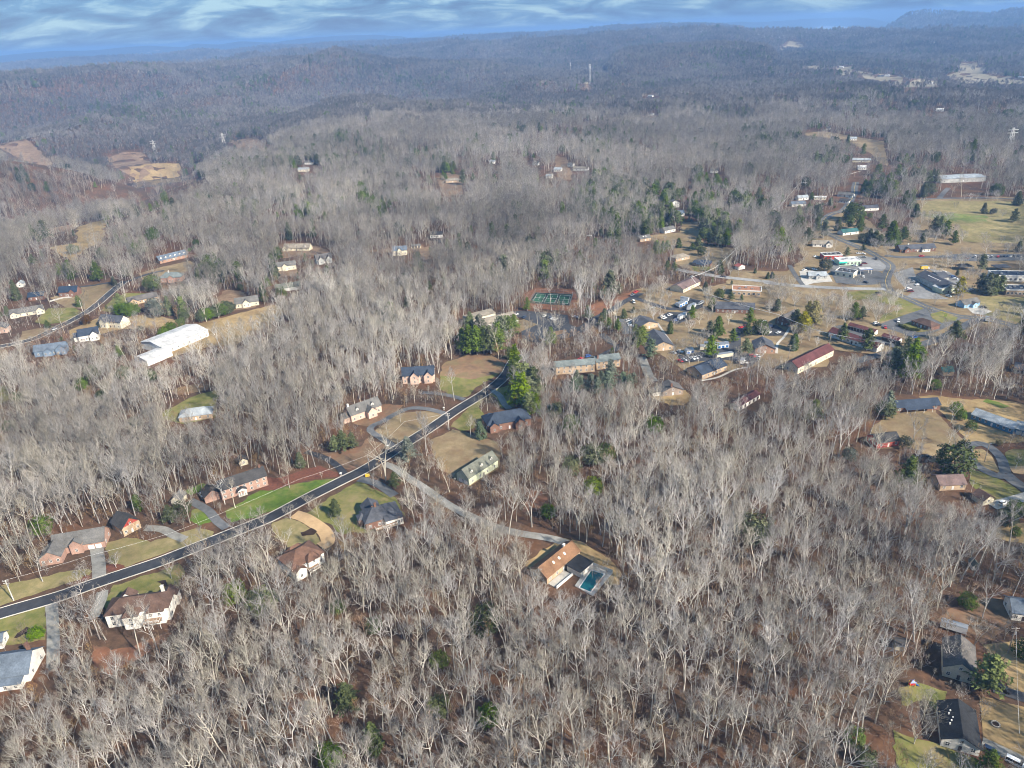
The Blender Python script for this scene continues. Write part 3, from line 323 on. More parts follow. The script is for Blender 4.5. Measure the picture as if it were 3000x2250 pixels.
('house','steep twin-gabled grey house in the middle woods',-191.9,730.4,0.42,15.8,9,5,4,'gable','par','grey','roof_grey2',{'win': 4,'floors': 2,'wings': [(0.1,-2,4,4,4.6,3,'gable','perp'),(0.6,-2,4,4,4.6,3,'gable','perp')]}),
('house','cream house with pale blue roof in the middle woods',-117.6,755.4,0.09,14.2,8,5,3.6,'gable','par','cream','roof_blue',{'win': 4,'floors': 2,'wings': [(0.3,-1.8,4,4,5,3,'gable','perp')]}),
('outbuilding','low cream outbuilding beside the pale blue roof',-101.2,780.2,0.16,9.6,5,2.6,1.2,'gable','par','cream','roof_grey',{'doors': 3}),
('house','white farmhouse with dark roof on the far side of the woods',-84.3,819.5,0.01,13.9,8,3.4,2.6,'gable','par','white','roof_dark',{'win': 4}),
('house','long grey roof sunk among the bare crowns',-210.1,644.9,0.35,22.1,9,3,3,'gable','par','grey','roof_greygreen',{'win': 3}),
('house','tan hip-roofed house among dark pines',-87.5,1158.1,0.13,21.8,10,3,3,'hip','par','tan_brick','roof_tan',{'win': 3}),
('house','long blue ranch house with grey metal roof',256.8,360.1,-1.0,21.7,8,3,2.4,'gable','par','blue_dark','roof_pale',{'win': 7}),
('garage','blue garage wing with two white doors',269.7,342.4,-0.72,9.4,9,3.4,2.6,'gable','par','blue_dark','roof_pale',{'garage': (0.05,2)}),
('house','dark-roofed brick ranch with teal porch roof',219.1,370.7,0.05,26.6,9,3,2.4,'gable','par','brick','roof_slateblue',{'win': 5,'porch': 1}),
('house','dark-roofed red and white house under spreading branches',191.6,333.6,0.17,13.1,9,3.2,2.6,'gable','par','red','roof_dark',{'win': 3}),
('house','purple-brown roof glimpsed through bare crowns',203.1,293.6,0.01,12.5,9,3,2.6,'gable','par','tan_brick','roof_mauve',{'win': 3}),
('outbuilding','brown-roofed cream outbuilding at the white drive',215.8,280.2,0.29,6.6,6,2.8,2,'gable','perp','cream','roof_brown',{'win': 1}),
('house','white house with black shingled roof at the lower corner',128.7,156.5,-0.42,10.4,15,3.2,2.8,'gable','perp','white','roof_black',{'win': 3,'vents': 1}),
('house','cream house with grey roof behind the pale bare tree',144.1,183.6,-0.48,9.5,14,4.4,3.2,'gable','perp','cream','roof_grey2',{'win': 3,'floors': 2}),
('house','blue-grey roofed house at the right edge',183.6,208.2,-0.27,7.8,9,3.6,2.8,'gable','par','white','roof_blue',{'win': 3}),
('shed','small cream shed among the tangled branches',133.9,196.0,-0.31,3.6,3.5,2.4,1,'gable','par','cream','roof_dark',{'win': 0}),
('shed','tiny green-roofed shed high in the right woods',185.5,236.5,-0.08,2.5,3.5,2.4,1.2,'gable','perp','white','roof_greygreen',{'win': 1}),
('house','dark grey roof under the bare trees at the right edge',315.2,414.6,-0.61,8.5,9,3,2.4,'gable','par','cream','roof_slate',{'win': 2}),
('shed','green-roofed shed behind the upright utility pole',270.4,414.0,0.07,6.8,6,2.8,2,'gable','par','tan_brick','roof_tealdark',{'win': 1}),
('house','white farmhouse on the wooded ridge shoulder',-345.2,1338.5,-0.02,14.9,9,3.2,2.4,'gable','par','white','roof_grey',{'win': 2}),
('house','pale grey house below the ridge shoulder farmhouse',-342.2,1276.6,0.03,17.4,9,3.2,2.4,'gable','par','cream','roof_pale',{'win': 2}),
('house','lone white house in the central far woods',-21.4,1314.4,-0.22,8.7,9,3.2,2.4,'gable','par','white','roof_pale',{'win': 2}),
('house','white house with broad roof in the far clearing',82.2,1209.1,-0.34,12.2,9,3.2,2.4,'gable','par','white','roof_pale',{'win': 2}),
('house','small white house below the far clearing',66.1,1152.8,-0.32,9.6,9,3.2,2.4,'gable','par','white','roof_pale',{'win': 2}),
('house','white gabled house at the top of the far clearing',107.9,1248.3,-0.36,9.4,9,3.2,2.4,'gable','par','white','roof_grey',{'win': 2}),
('house','long low white house right of the far clearing',112.6,1206.9,-0.35,24.3,9,3.2,2.4,'gable','par','white','roof_tan',{'win': 2}),
('house','white cottage left of the far clearing',51.8,1280.2,-0.3,9.6,9,3.2,2.4,'gable','par','white','roof_grey',{'win': 2}),
('house','white house on the slope below the towers',438.1,2316.2,-0.69,15.3,9,3.2,2.4,'gable','par','white','roof_pale',{'win': 2}),
('house','white gabled house beyond the woods at centre right',359.7,1893.2,-0.59,13.3,9,3.2,2.4,'gable','par','white','roof_grey',{'win': 2}),
('house','white gabled house beside the round pines',312.0,1128.3,-0.22,11.2,9,3.2,2.4,'gable','par','white','roof_grey',{'win': 2}),
('house','white house stack on the bright hillside clearing',522.4,1103.5,-0.29,11.5,9,3.2,2.4,'gable','par','white','roof_white',{'win': 2}),
('house','pale-roofed house above the white hillside house',541.5,1165.4,-0.33,25.1,9,3.2,2.4,'gable','par','cream','roof_pale',{'win': 2}),
('house','long pale barn on the lane over the rise',639.1,1408.7,-0.28,15.8,9,3.2,2.4,'gable','par','white','roof_pale',{'win': 2}),
('house','white house with lamp-like gable in the far right woods',968.3,1716.9,-0.3,13.8,9,3.2,2.4,'gable','par','white','roof_white',{'win': 2}),
('house','dark far barn in the farmyard clearing',1377.5,2870.3,-0.39,19.4,9,3.2,2.4,'gable','par','grey','roof_navy',{'win': 2}),
('house','white far barn beside the dark one',1408.0,2880.6,-0.61,16.5,9,3.2,2.4,'gable','par','white','roof_white',{'win': 2}),
('house','far village house with white roof',1454.6,3390.5,-0.63,17.4,9,3.2,2.4,'gable','par','white','roof_white',{'win': 2}),
('house','far village house on the left slope',1778.5,4708.4,-0.15,26.2,9,3.2,2.4,'gable','par','white','roof_pale',{'win': 2}),
('house','far pale shed by the farm pond',1465.3,2677.2,-0.09,18.8,9,3.2,2.4,'gable','par','white','roof_white',{'win': 2}),
('house','small white house near the rise clearing',654.6,1543.5,-0.5,6.6,9,3.2,2.4,'gable','par','white','roof_grey',{'win': 2}),
('house','cream hut at the foot of the hilltop towers',317.7,2964.4,-0.06,18.4,9,3.2,2.4,'gable','par','cream','roof_tan',{'win': 2}),
('house','far white house at the right field end',1750.4,2653.3,-1.35,21.3,9,3.2,2.4,'gable','par','white','roof_white',{'win': 2})]
CARS = [
('sedan','white','white car on the loop drive beside the colonial',-160.3,316.9,-0.93),
('sedan','white','white car in front of the cream detached garage',-169.9,310.6,-0.24),
('suv','black','dark vehicle beside the lower-left bare trees',-175.7,205.6,2.03),
('sedan','white','white car on the subdivision street',-376.3,577.8,1.24),
('suv','black','dark car on the white house driveway at the right edge',160.5,176.0,-0.75),
('suv','darkblue','black car beside the black-roofed white house',142.6,153.2,-0.76),
('van','white','white van at the lower right corner',147.3,149.1,-0.75),
('suv','white','white pickup-sized car on the concrete drive',225.5,280.7,0.38),
('sedan','black','black car half under the magnolia',212.3,322.6,-0.43),
('suv','blue','blue car behind the teal-grey roofed building',53.8,471.7,0.57),
('sedan','red','red car next to the blue one behind the teal roof',48.6,468.3,0.58),
('sedan','darkblue','dark blue car in the west campus lot',12.2,556.6,0.86),
('sedan','white','white car by the entrance of the long hall',5.6,564.0,0.26),
('sedan','white','first white car of the row under the bare oaks',28.5,557.0,0.94),
('sedan','black','black car in the row under the bare oaks',30.7,554.6,0.92),
('sedan','darkblue','dark blue car in the row under the bare oaks',32.8,552.4,0.9),
('sedan','white','white car next to the dark blue one in the oak row',34.7,550.0,0.9),
('sedan','white','last white car of the row under the bare oaks',36.7,547.9,0.9),
('sedan','white','white car at the east end of the oak lot',52.6,551.3,-0.31),
('sedan','white','top white car of the stack beside the slate wing',93.2,536.9,-0.32),
('sedan','white','second white car of the stack beside the slate wing',93.0,532.9,-0.33),
('sedan','white','third white car of the stack beside the slate wing',92.9,528.9,-0.32),
('sedan','white','lowest white car of the stack beside the slate wing',93.0,524.9,-0.33),
('pickup','red','red pickup parked at the lane head',109.9,602.9,-2.32),
('pickup','grey','grey trailer-towing pickup behind the red one',105.8,596.0,-2.33),
('van','white','white van on the campus lane',103.9,577.9,-1.55),
('suv','white','white car nearest the fence in the fenced lot',120.0,540.4,0.6),
('sedan','white','second white car in the fenced lot',120.8,537.1,0.6),
('sedan','white','lone white car at the top of the fenced lot',126.3,543.1,0.58),
('suv','blue','blue car beside the box trucks',128.4,530.5,0.57),
('suv','darkblue','dark car squeezed against the box truck',130.8,531.7,0.6),
('sedan','grey','grey car under the overhead cable',154.0,563.0,0.59),
('sedan','white','white car under the overhead cable',156.5,565.7,0.6),
('sedan','grey','upper grey car under the overhead cable',158.2,568.6,0.6),
('sedan','red','bright red car at the west end of the strip',171.9,509.1,0.56),
('sedan','darkred','dark red car beside the bright red one',175.7,511.2,0.56),
('sedan','darkblue','dark blue car behind the round pine',182.8,509.1,0.56),
('sedan','red','red car beside the blue dumpster',190.2,508.1,0.56),
('sedan','white','white car under the small round pine',176.4,498.7,0.55),
('sedan','white','white car behind the slate gable',188.7,496.6,0.55),
('sedan','white','white car at the end of the strip',195.1,495.4,0.57),
('sedan','white','white car by the brick chapel path',192.4,518.0,0.56),
('sedan','grey','grey car at the west end of the truck yard',113.3,469.5,-0.89),
('sedan','black','black car beside the paired box trucks',116.0,470.1,-0.91),
('sedan','white','white car close to the paired box trucks',118.4,471.1,-0.94),
('sedan','white','white car alone below the truck yard',117.7,456.9,-0.9),
('sedan','red','red car at the truck yard corner',114.6,455.3,-0.92),
('sedan','white','first white car before the conical pine',123.5,457.9,-0.9),
('sedan','white','second white car before the conical pine',125.9,458.9,-0.92),
('sedan','grey','grey car before the conical pine',128.7,460.2,-0.92),
('sedan','darkblue','dark car left of the lone box truck',151.6,450.9,-0.93),
('sedan','white','white car right of the lone box truck',156.3,447.3,-0.94),
('sedan','red','red car near the slate gabled house',164.1,456.6,-0.96),
('sedan','white','white car near the slate gabled house',167.2,455.8,-0.93),
('sedan','white','white car behind the grey cottage',277.0,638.0,-0.76),
('suv','black','black car behind the grey cottage',271.2,638.8,-0.9),
('sedan','white','white car at the left of the concrete apron',267.6,637.6,0.33),
('sedan','white','white car by the red shop',293.3,677.6,0.29),
('sedan','white','white car below the red shop',303.1,662.7,-1.66),
('sedan','grey','grey car below the red shop',301.0,663.9,-1.64),
('sedan','white','white car before the mint shop',316.2,645.0,-0.75),
('sedan','darkred','maroon car beside the mint shop',322.6,645.9,-1.95),
('suv','darkred','dark red pickup at the mint shop corner',327.6,650.1,-0.13),
('sedan','white','white car in the lot above the mint shop',336.5,682.2,-0.33),
('sedan','white','second white car above the mint shop',339.8,680.4,-0.59),
('sedan','grey','grey car at the end of the mint shop lot',336.0,670.0,-0.52),
('suv','black','black car at the street bend',344.4,663.2,-1.95),
('sedan','black','black car in the striped lot',304.7,597.0,-1.14),
('sedan','white','white car at the gas pumps',309.5,612.1,-1.92),
('sedan','white','white car in front of the shingled shops',343.1,586.2,0.52),
('sedan','grey','grey car nearest the shingled shops',344.0,593.7,0.46),
('suv','white','white car above the dark minivan',330.8,576.4,0.22),
('van','darkred','dark minivan at the lot edge',329.3,570.3,-0.14),
('sedan','white','white car behind the shingled shops',382.1,616.7,0.22),
('suv','blue','blue car behind the shingled shops',382.5,602.0,-0.34),
('suv','white','white pickup beside the blue car',380.9,597.0,-0.65),
('sedan','white','white car under the golden pine',377.9,568.3,0.36),
('sedan','white','white car below the green shop',352.4,555.7,-0.98),
('sedan','red','red car on the town lane',388.5,666.3,-0.14),
('suv','darkred','dark red car by the forked oak',422.8,653.7,-0.52),
('suv','white','white car at the start of the school row',433.2,656.5,0.85),
('sedan','darkblue','blue car second in the school row',436.4,656.3,0.85),
('sedan','white','white car third in the school row',444.2,655.4,0.85),
('suv','grey','grey car fourth in the school row',447.5,655.1,0.85),
('sedan','red','red car of the school row',453.0,654.5,0.85),
('sedan','black','black car next to the red one in the school row',455.7,654.4,0.83),
('suv','darkblue','navy car sixth from the forked oak',458.7,654.2,0.85),
('sedan','darkblue','navy car between navy and white in the school row',461.6,654.0,0.83),
('sedan','white','white car after the navy pair in the school row',464.5,653.9,0.82),
('suv','grey','grey car near the end of the school row',467.7,653.7,0.82),
('sedan','white','white car at the end of the school row',473.1,653.1,0.82),
('suv','white','white car in the bank loop',288.1,506.9,-1.99),
('suv','white','white car by the storage lot edge',270.2,504.3,0.39),
('suv','black','black car beside the white one at the storage lot',270.7,500.9,0.34),
('sedan','red','red car behind the bank hedge',273.2,496.0,-1.97),
('sedan','blue','blue car at the lot corner by the lower road',284.2,475.7,0.18),
('sedan','black','black car on the pad of the light blue house',363.9,528.1,-0.44),
('sedan','black','black car by the white storage gable',259.8,464.8,-0.13),
('pickup','darkblue','dark blue pickup on the pale side street',192.4,629.5,-0.53),
('sedan','white','white car beside the mauve lodge',165.7,633.0,-0.9),
('suv','black','black car under the cable by the lodge',169.5,621.1,-0.86),
('suv','white','white van in the middle woods drive',-142.6,859.1,0.7),
('sedan','white','white car on the pine lane',140.2,812.4,1.06),
('sedan','white','white car in the woods above the tennis court',92.2,795.2,0.16)]
TRUCKS = [
('white box truck with blue rear panel,lowest of the upper three',137.0,561.2,1.99,7.0,'white',2.6),
('white box truck with blue rear panel,middle of the upper three',139.8,564.0,1.98,7.0,'white',2.6),
('white box truck with blue rear panel,topmost of the upper three',142.6,567.2,1.98,7.0,'white',2.6),
('white box trailer at the top edge of the truck lot',144.9,573.6,2.52,7.0,'white',2.6),
('plain white box truck,nearest of the trio beside the cable pole',144.2,553.7,1.06,7.0,'white',2.6),
('plain white box truck,middle of the trio beside the cable pole',146.4,555.9,1.06,7.0,'white',2.6),
('plain white box truck,farthest of the trio beside the cable pole',148.7,557.8,1.07,7.0,'white',2.6),
('white box truck at the pine,first of the fenced-lot trio',132.1,533.9,1.05,7.0,'white',2.6),
('white box truck at the pine,second of the fenced-lot trio',134.0,535.6,1.06,7.0,'white',2.6),
('white box truck at the pine,third of the fenced-lot trio',136.2,537.6,1.06,7.0,'white',2.6),
('white box truck behind the conical pine,left one',138.0,478.3,1.4,7.0,'white',2.6),
('white box truck behind the conical pine,middle one',140.6,478.2,1.39,7.0,'white',2.6),
('white box truck behind the conical pine,right one',143.3,477.1,1.39,7.0,'white',2.6),
('white box truck with blue rear,leftmost of the bright row',146.0,474.9,1.45,7.0,'white',2.6),
('white box truck with blue rear,middle of the bright row',148.8,475.4,1.44,7.0,'white',2.6),
('white box truck with blue rear,rightmost of the bright row',151.8,475.9,1.43,7.0,'white',2.6),
('left of the paired white box trucks with blue rears',122.5,468.4,1.6,7.0,'white',2.6),
('right of the paired white box trucks with blue rears',125.4,469.4,1.6,7.0,'white',2.6),
('long cream semi trailer in the truck yard',144.9,457.5,0.24,12.5,'cream',2.8),
('lone white box truck in the corner lot',154.4,447.2,1.2,6.5,'white',2.6),
('yellow rental box truck behind the shingled shops',370.9,627.4,0.07,8.0,'yellow',2.6),
('dark box van with white roof at the road junction',350.7,501.7,1.09,6.0,'dark',2.6),
('white camper trailer behind the cream house',159.3,204.0,-0.55,8.5,'white',2.5),
('green and white delivery truck by the hedge',134.0,473.6,1.33,6.0,'cream',2.6)]
POLES = [
('white utility pole beside the tan roadside grass',-212.6,243.3,11,1),
('pale pole on the tan lawn by the round cedar',-375.9,622.6,10,0),
('pale pole on the near side of the subdivision street',-358.2,618.7,8,0),
('pale pole at the subdivision junction',-364.3,690.1,8,0),
('utility pole with transformer at the mulched driveway',-77.1,332.1,11,1),
('grey utility pole beside the sloping street',-37.8,375.8,11,1),
('utility pole before the taupe house',93.0,411.6,10,1),
('wooden utility pole by the bleached round tree',254.5,387.4,12,1),
('wooden pole in the teardrop loop island',238.5,316.5,11,0),
('leaning utility pole on the sandy yard',207.3,257.0,11,1),
('tall utility pole on the rutted gold yard',172.5,192.4,12,1),
('white pole beside the town curve',315.2,556.2,8,0),
('pole below the brick chapel path',199.3,510.3,9,1),
('pole with transformer on the chapel lawn',212.2,482.9,9,1),
('pole above the maroon hall',186.7,451.0,10,1),
('pole in the shrubs below the truck yard',163.1,428.1,10,0),
('pole beside the white storage gable',248.4,450.0,9,1),
('pole at the lower road bend',260.9,457.3,9,0),
('pole at the lodge corner carrying the cable',157.4,605.1,10,1),
('pole at the truck lot corner',159.6,566.2,9,1),
('pole at the side street',171.8,615.4,10,0),
('pole beside the navy ranch',184.4,628.3,10,1),
('pole between the chapel and the storage sheds',211.5,481.2,9,1),
('pole behind the longest maroon roof',221.5,469.3,9,1),
('thin pole at the campus mid lot',87.6,501.7,11,0),
('pole by the bare grove',110.4,610.6,10,0),
('pole in the truck yard planting',116.2,476.2,8,0),
('pole on the wooded slope above the white cottage',302.7,726.6,8,0),
('pole near the upper road houses',409.7,996.5,9,1),
('pole at the far end of the cable',390.0,982.3,9,1),
('light pole in the west campus lot',15.7,540.9,9,0)]
WIRES = [
('thick white overhead cable from the hillside to the lodge',[(500.9,1046.0),(426.2,997.0),(390.0,982.3),(184.4,628.3),(157.4,605.1)]),
('thick white overhead cable from the lodge to the truck lot',[(157.4,605.1),(159.6,566.2)]),
('thick white overhead cable across the chapel lawn',[(159.6,566.2),(199.3,510.3),(212.2,482.9),(211.5,481.2),(221.5,469.3),(248.4,450.0)]),
('thin cable above the tan roadside grass',[(-212.6,243.3),(-186.8,258.8),(-155.1,273.8),(-108.5,314.0),(-77.1,332.1)]),
('thin cable along the upper street',[(-77.1,332.1),(-62.1,371.0),(-37.8,375.8)]),
('thin cable by the right edge yards',[(172.5,192.4),(148.5,152.3)])]
EVERGREENS = [
('tall green pine in the dense stand beside the rust mound,leftmost','pines by the rust mound','p',-34.3,493.1,17),
('tall green pine in the dense stand beside the rust mound,second from the left','pines by the rust mound','p',-29.1,487.2,19),
('tall green pine in the dense stand beside the rust mound,fifth from the left','pines by the rust mound','p',-24.0,485.5,18),
('tall green pine in the dense stand beside the rust mound,seventh from the left','pines by the rust mound','p',-19.1,487.0,19),
('tall green pine in the dense stand beside the rust mound,eighth from the left','pines by the rust mound','p',-14.1,486.5,18),
('tall green pine in the dense stand beside the rust mound,ninth from the left','pines by the rust mound','p',-9.1,490.1,17),
('tall green pine in the dense stand beside the rust mound,third from the left','pines by the rust mound','p',-28.9,510.2,18),
('tall green pine in the dense stand beside the rust mound,sixth from the left','pines by the rust mound','p',-21.9,504.8,19),
('tall green pine in the dense stand beside the rust mound,eleventh from the left','pines by the rust mound','p',-5.6,502.8,17),
('tall green pine in the dense stand beside the rust mound,rightmost','pines by the rust mound','p',-0.3,515.9,15),
('tall green pine in the dense stand beside the rust mound,tenth from the left','pines by the rust mound','p',-8.1,516.9,14),
('tall green pine in the dense stand beside the rust mound,fourth from the left','pines by the rust mound','p',-30.9,546.9,10),
('bright green pine in the stand above the dark blue roof,second from the left','pines above the dark blue roof','p',2.4,410.6,17),
('bright green pine in the stand above the dark blue roof,fifth from the left','pines above the dark blue roof','p',5.7,399.2,18),
('bright green pine in the stand above the dark blue roof,eighth from the left','pines above the dark blue roof','p',10.0,401.9,18),
('bright green pine in the stand above the dark blue roof,sixth from the left','pines above the dark blue roof','p',8.5,418.2,18),
('bright green pine in the stand above the dark blue roof,ninth from the left','pines above the dark blue roof','p',13.5,414.4,16),
('bright green pine in the stand above the dark blue roof,fourth from the left','pines above the dark blue roof','p',4.3,427.1,16),
('bright green pine in the stand above the dark blue roof,seventh from the left','pines above the dark blue roof','p',9.5,388.2,13),
('bright green pine in the stand above the dark blue roof,rightmost','pines above the dark blue roof','p',13.6,387.8,14),
('bright green pine in the stand above the dark blue roof,leftmost','pines above the dark blue roof','p',1.6,439.7,13),
('bright green pine in the stand above the dark blue roof,third from the left','pines above the dark blue roof','p',2.8,458.1,14),
('low green pine in front of the teal-grey roofs,leftmost','pines below the teal roofs','p',39.2,416.6,10),
('low green pine in front of the teal-grey roofs,third from the left','pines below the teal roofs','p',43.9,419.4,9),
('low green pine in front of the teal-grey roofs,fourth from the left','pines below the teal roofs','p',49.5,417.1,10),
('low green pine in front of the teal-grey roofs,fifth from the left','pines below the teal roofs','p',53.2,411.7,11),
('low green pine in front of the teal-grey roofs,seventh from the left','pines below the teal roofs','p',60.3,415.8,12),
('low green pine in front of the teal-grey roofs,eighth from the left','pines below the teal roofs','p',63.9,430.8,12),
('low green pine in front of the teal-grey roofs,ninth from the left','pines below the teal roofs','p',70.4,419.7,10),
('low green pine in front of the teal-grey roofs,tenth from the left','pines below the teal roofs','p',73.5,415.9,9),
('low green pine in front of the teal-grey roofs,rightmost','pines below the teal roofs','p',77.7,423.9,8),
('low green pine in front of the teal-grey roofs,second from the left','pines below the teal roofs','p',41.8,428.2,9),
('low green pine in front of the teal-grey roofs,sixth from the left','pines below the teal roofs','p',57.3,426.4,8),
('round green evergreen alone in the bare wood below the taupe house','lone evergreens in the lower woods','r',78.7,361.6,9),
('dark green evergreen in the bare wood below the blue roof','lone evergreens in the lower woods','r',32.7,366.1,9),
('bright green crown beside the bare trunks,upper of the pair','lone evergreens in the lower woods','r',40.6,330.3,9),
('bright green crown beside the bare trunks,lower of the pair','lone evergreens in the lower woods','r',28.3,322.2,9),
('green crown touching the bare trees right of the pair','lone evergreens in the lower woods','r',48.5,334.3,8),
('yellow-green crown left of the long bare stand','lone evergreens in the lower woods','r',37.6,302.4,9),
('light green round tree in the dark bare wood','lone evergreens in the lower woods','r',103.2,260.4,12),
('small dark evergreen below the stand of pines','lone evergreens in the lower woods','r',24.5,385.3,8),
('dark bush by the red bare patch','lone evergreens in the lower woods','r',14.0,285.9,6),
('broad green pine,left of the low clump by the driveway','evergreens along the dark street','p',-99.8,356.0,9),
('broad green pine,middle of the low clump by the driveway','evergreens along the dark street','p',-95.5,356.9,10),
('broad green pine,right of the low clump by the driveway','evergreens along the dark street','p',-90.7,359.0,9),
('pale green slender pine on the street edge','evergreens along the dark street','p',-57.7,342.4,12),
('dark conical cedar on the olive lawn','evergreens along the dark street','c',-87.8,295.1,8.5),
('grey-green spruce beside the dark blue roof','evergreens along the dark street','c',-19.2,364.0,9),
('young green pine beside the short driveway','evergreens along the dark street','c',-62.1,317.8,7),
('olive dense evergreen beside the mulch bed','evergreens along the dark street','c',-116.1,342.0,8),
('small dark evergreen near the colonial house,rightmost','evergreens near the colonial','c',-163.2,300.0,7),
('small dark evergreen near the colonial house,second from the left','evergreens near the colonial','c',-167.0,294.5,8),
('small dark evergreen near the colonial house,leftmost','evergreens near the colonial','c',-188.0,306.7,8),
('low olive evergreen under the bare trees of the left woods,fourth from the left','low evergreens of the left woods','r',-291.6,456.1,8),
('low olive evergreen under the bare trees of the left woods,fifth from the left','low evergreens of the left woods','r',-292.9,474.8,8),
('low olive evergreen under the bare trees of the left woods,third from the left','low evergreens of the left woods','r',-326.6,440.4,7),
('low olive evergreen under the bare trees of the left woods,eighth from the left','low evergreens of the left woods','r',-269.8,472.4,8),
('low olive evergreen under the bare trees of the left woods,rightmost','low evergreens of the left woods','r',-249.5,466.5,8),
('low olive evergreen under the bare trees of the left woods,leftmost','low evergreens of the left woods','r',-226.1,290.5,8),
('low olive evergreen under the bare trees of the left woods,second from the left','low evergreens of the left woods','r',-307.6,400.7,6),
('low olive evergreen under the bare trees of the left woods,seventh from the left','low evergreens of the left woods','r',-230.3,399.4,6),
('low olive evergreen under the bare trees of the left woods,sixth from the left','low evergreens of the left woods','r',-270.5,440.1,6),
('bright green round evergreen near the brown hip roof','lone evergreens in the bottom woods','r',-104.2,230.4,8),
('small dull green bush below the white walls','lone evergreens in the bottom woods','r',-73.4,227.8,5),
('small dull green bush in the middle of the bottom woods','lone evergreens in the bottom woods','r',-57.3,216.6,5),
('small yellow-green bush right of the red patch','lone evergreens in the bottom woods','r',-31.1,197.7,6),
('yellow-green bush among pale trunks','lone evergreens in the bottom woods','r',-29.7,177.3,6),
('dull green bush low in the bottom woods','lone evergreens in the bottom woods','r',-12.5,172.6,6),
('dark green bush at the bottom edge','lone evergreens in the bottom woods','r',-62.8,159.3,8),
('dark green cedar in the bottom woods','lone evergreens in the bottom woods','c',-61.1,180.4,10),
('olive cedar at the bottom centre','lone evergreens in the bottom woods','c',-50.0,164.4,9),
('slim dark cedar in the bottom woods','lone evergreens in the bottom woods','c',-14.3,213.9,10),
('yellow-green bushy tree right of the white house','lone evergreens in the bottom woods','r',-116.8,236.6,8),
('round green bush on the olive lawn edge','lone evergreens in the bottom woods','r',-190.2,220.8,5),
('green bush at the edge beyond the yellow-green tree','lone evergreens in the bottom woods','r',-109.4,234.6,6),
('large glossy dark magnolia beside the teardrop loop','evergreens of the right yards','r',218.0,309.3,13),
('dark pine group beside the teal porch house','evergreens of the right yards','r',210.1,365.0,10),
('dark holly left of the blue ranch house','evergreens of the right yards','r',253.2,369.1,5),
('second dark holly left of the blue ranch house','evergreens of the right yards','r',250.7,359.9,5),
('round shrub tree before the blue ranch house','evergreens of the right yards','r',249.8,348.3,5),
('low dark shrub on the golden yard','evergreens of the right yards','r',255.1,331.9,2.5),
('dark shrub by the red and white house','evergreens of the right yards','r',206.4,333.7,5),
('dark evergreen by the white pickup','evergreens of the right yards','r',226.1,273.5,6),
('broad evergreen below the white pickup','evergreens of the right yards','r',217.8,266.2,6),
('small evergreen at the right edge','evergreens of the right yards','r',228.3,270.7,5),
('green shrub on the sandy yard','evergreens of the right yards','r',216.4,257.5,4),
('green shrub near the upright pole','evergreens of the right yards','r',256.5,397.5,5),
('greyish evergreen in the dark right wood','evergreens of the right yards','r',172.2,322.8,7),
('large dark green pine,left of the pair above the right woods','evergreens of the right yards','p',240.2,416.3,17),
('large dark green pine,right of the pair above the right woods','evergreens of the right yards','p',245.4,409.1,19),
('green pine behind the large pair','evergreens of the right yards','p',258.2,421.3,15),
('lone pine with bare leaning trunk','evergreens of the right yards','p',188.2,296.1,15),
('thin yellow-green pine in the right woods','evergreens of the right yards','p',171.2,367.3,12),
('pale pine beside the dark group','evergreens of the right yards','p',215.1,371.3,12),
('large bright green pine between the two near houses','evergreens of the right yards','p',154.5,176.0,13),
('dark pine cut by the bottom edge','evergreens of the right yards','p',137.5,146.5,9),
('dark blue-green evergreen on the leaf-strewn yard','evergreens of the right yards','r',171.3,216.2,5),
('dull green bush in the right bottom woods','evergreens of the right yards','r',102.5,158.4,5),
('small green bush at the bottom right woods','evergreens of the right yards','r',102.8,151.8,5),
('green shrub on the right edge','evergreens of the right yards','r',176.3,189.6,6),
('dark cedar on the campus grass,leftmost','cedars on the campus','c',118.8,506.6,9),
('dark cedar on the campus grass,fourth from the left','cedars on the campus','c',152.5,499.9,12),
('dark cedar on the campus grass,second from the left','cedars on the campus','c',145.4,496.4,10),
('dark cedar on the campus grass,third from the left','cedars on the campus','c',148.0,491.6,8),
('dark cedar on the campus grass,rightmost','cedars on the campus','c',195.3,465.2,10),
('dark cedar on the campus grass,fifth from the left','cedars on the campus','c',172.2,494.0,8),
('dark cedar on the campus grass,sixth from the left','cedars on the campus','c',181.7,495.7,10),
('dark cedar on the campus grass,seventh from the left','cedars on the campus','c',184.9,495.3,8),
('green pine beside the fenced-lot trucks','campus pines','p',141.0,532.1,9),
('spreading green pine above the bright truck row','campus pines','p',158.7,484.2,9),
('conical green pine in the truck yard','campus pines','p',136.3,459.8,13),
('green pine at the slate gabled house','campus pines','p',161.1,461.6,11),
('tall dark pine before the slate office','campus pines','p',180.7,516.1,11),
('dark cedar under the cable','campus pines','p',162.5,552.8,7),
('golden-green pine beside the chapel','campus pines','p',212.2,494.7,14),
('green pine of the chapel pair','campus pines','p',209.5,501.2,13),
('dark pine behind the golden one','campus pines','p',224.8,507.0,15),
('dark pine farthest behind the golden one','campus pines','p',225.7,519.7,13),
('pale green pine at the slate wing gable','campus pines','p',96.2,462.8,12),
('large green pine in the west campus lot','campus pines','p',29.6,494.9,14),
('green pine by the lane bend','campus pines','p',62.2,545.4,10),
('first green pine east of the oaks','campus pines','p',70.5,527.9,9),
('second green pine east of the oaks','campus pines','p',75.2,520.9,9),
('third green pine east of the oaks','campus pines','p',81.1,515.4,9),
('dark pine behind the oak-lot pines','campus pines','p',74.4,540.1,8),
('yellow-green pine below the small lot','campus pines','p',91.4,497.6,11),
('taller yellow-green pine below the small lot','campus pines','p',95.2,488.6,12),
('lowest yellow-green pine below the small lot','campus pines','p',90.7,481.1,11),
('small cone tree at the back lane','campus pines','p',71.5,475.8,4),
('dark pine at the tennis court corner','campus pines','p',15.4,574.0,9),
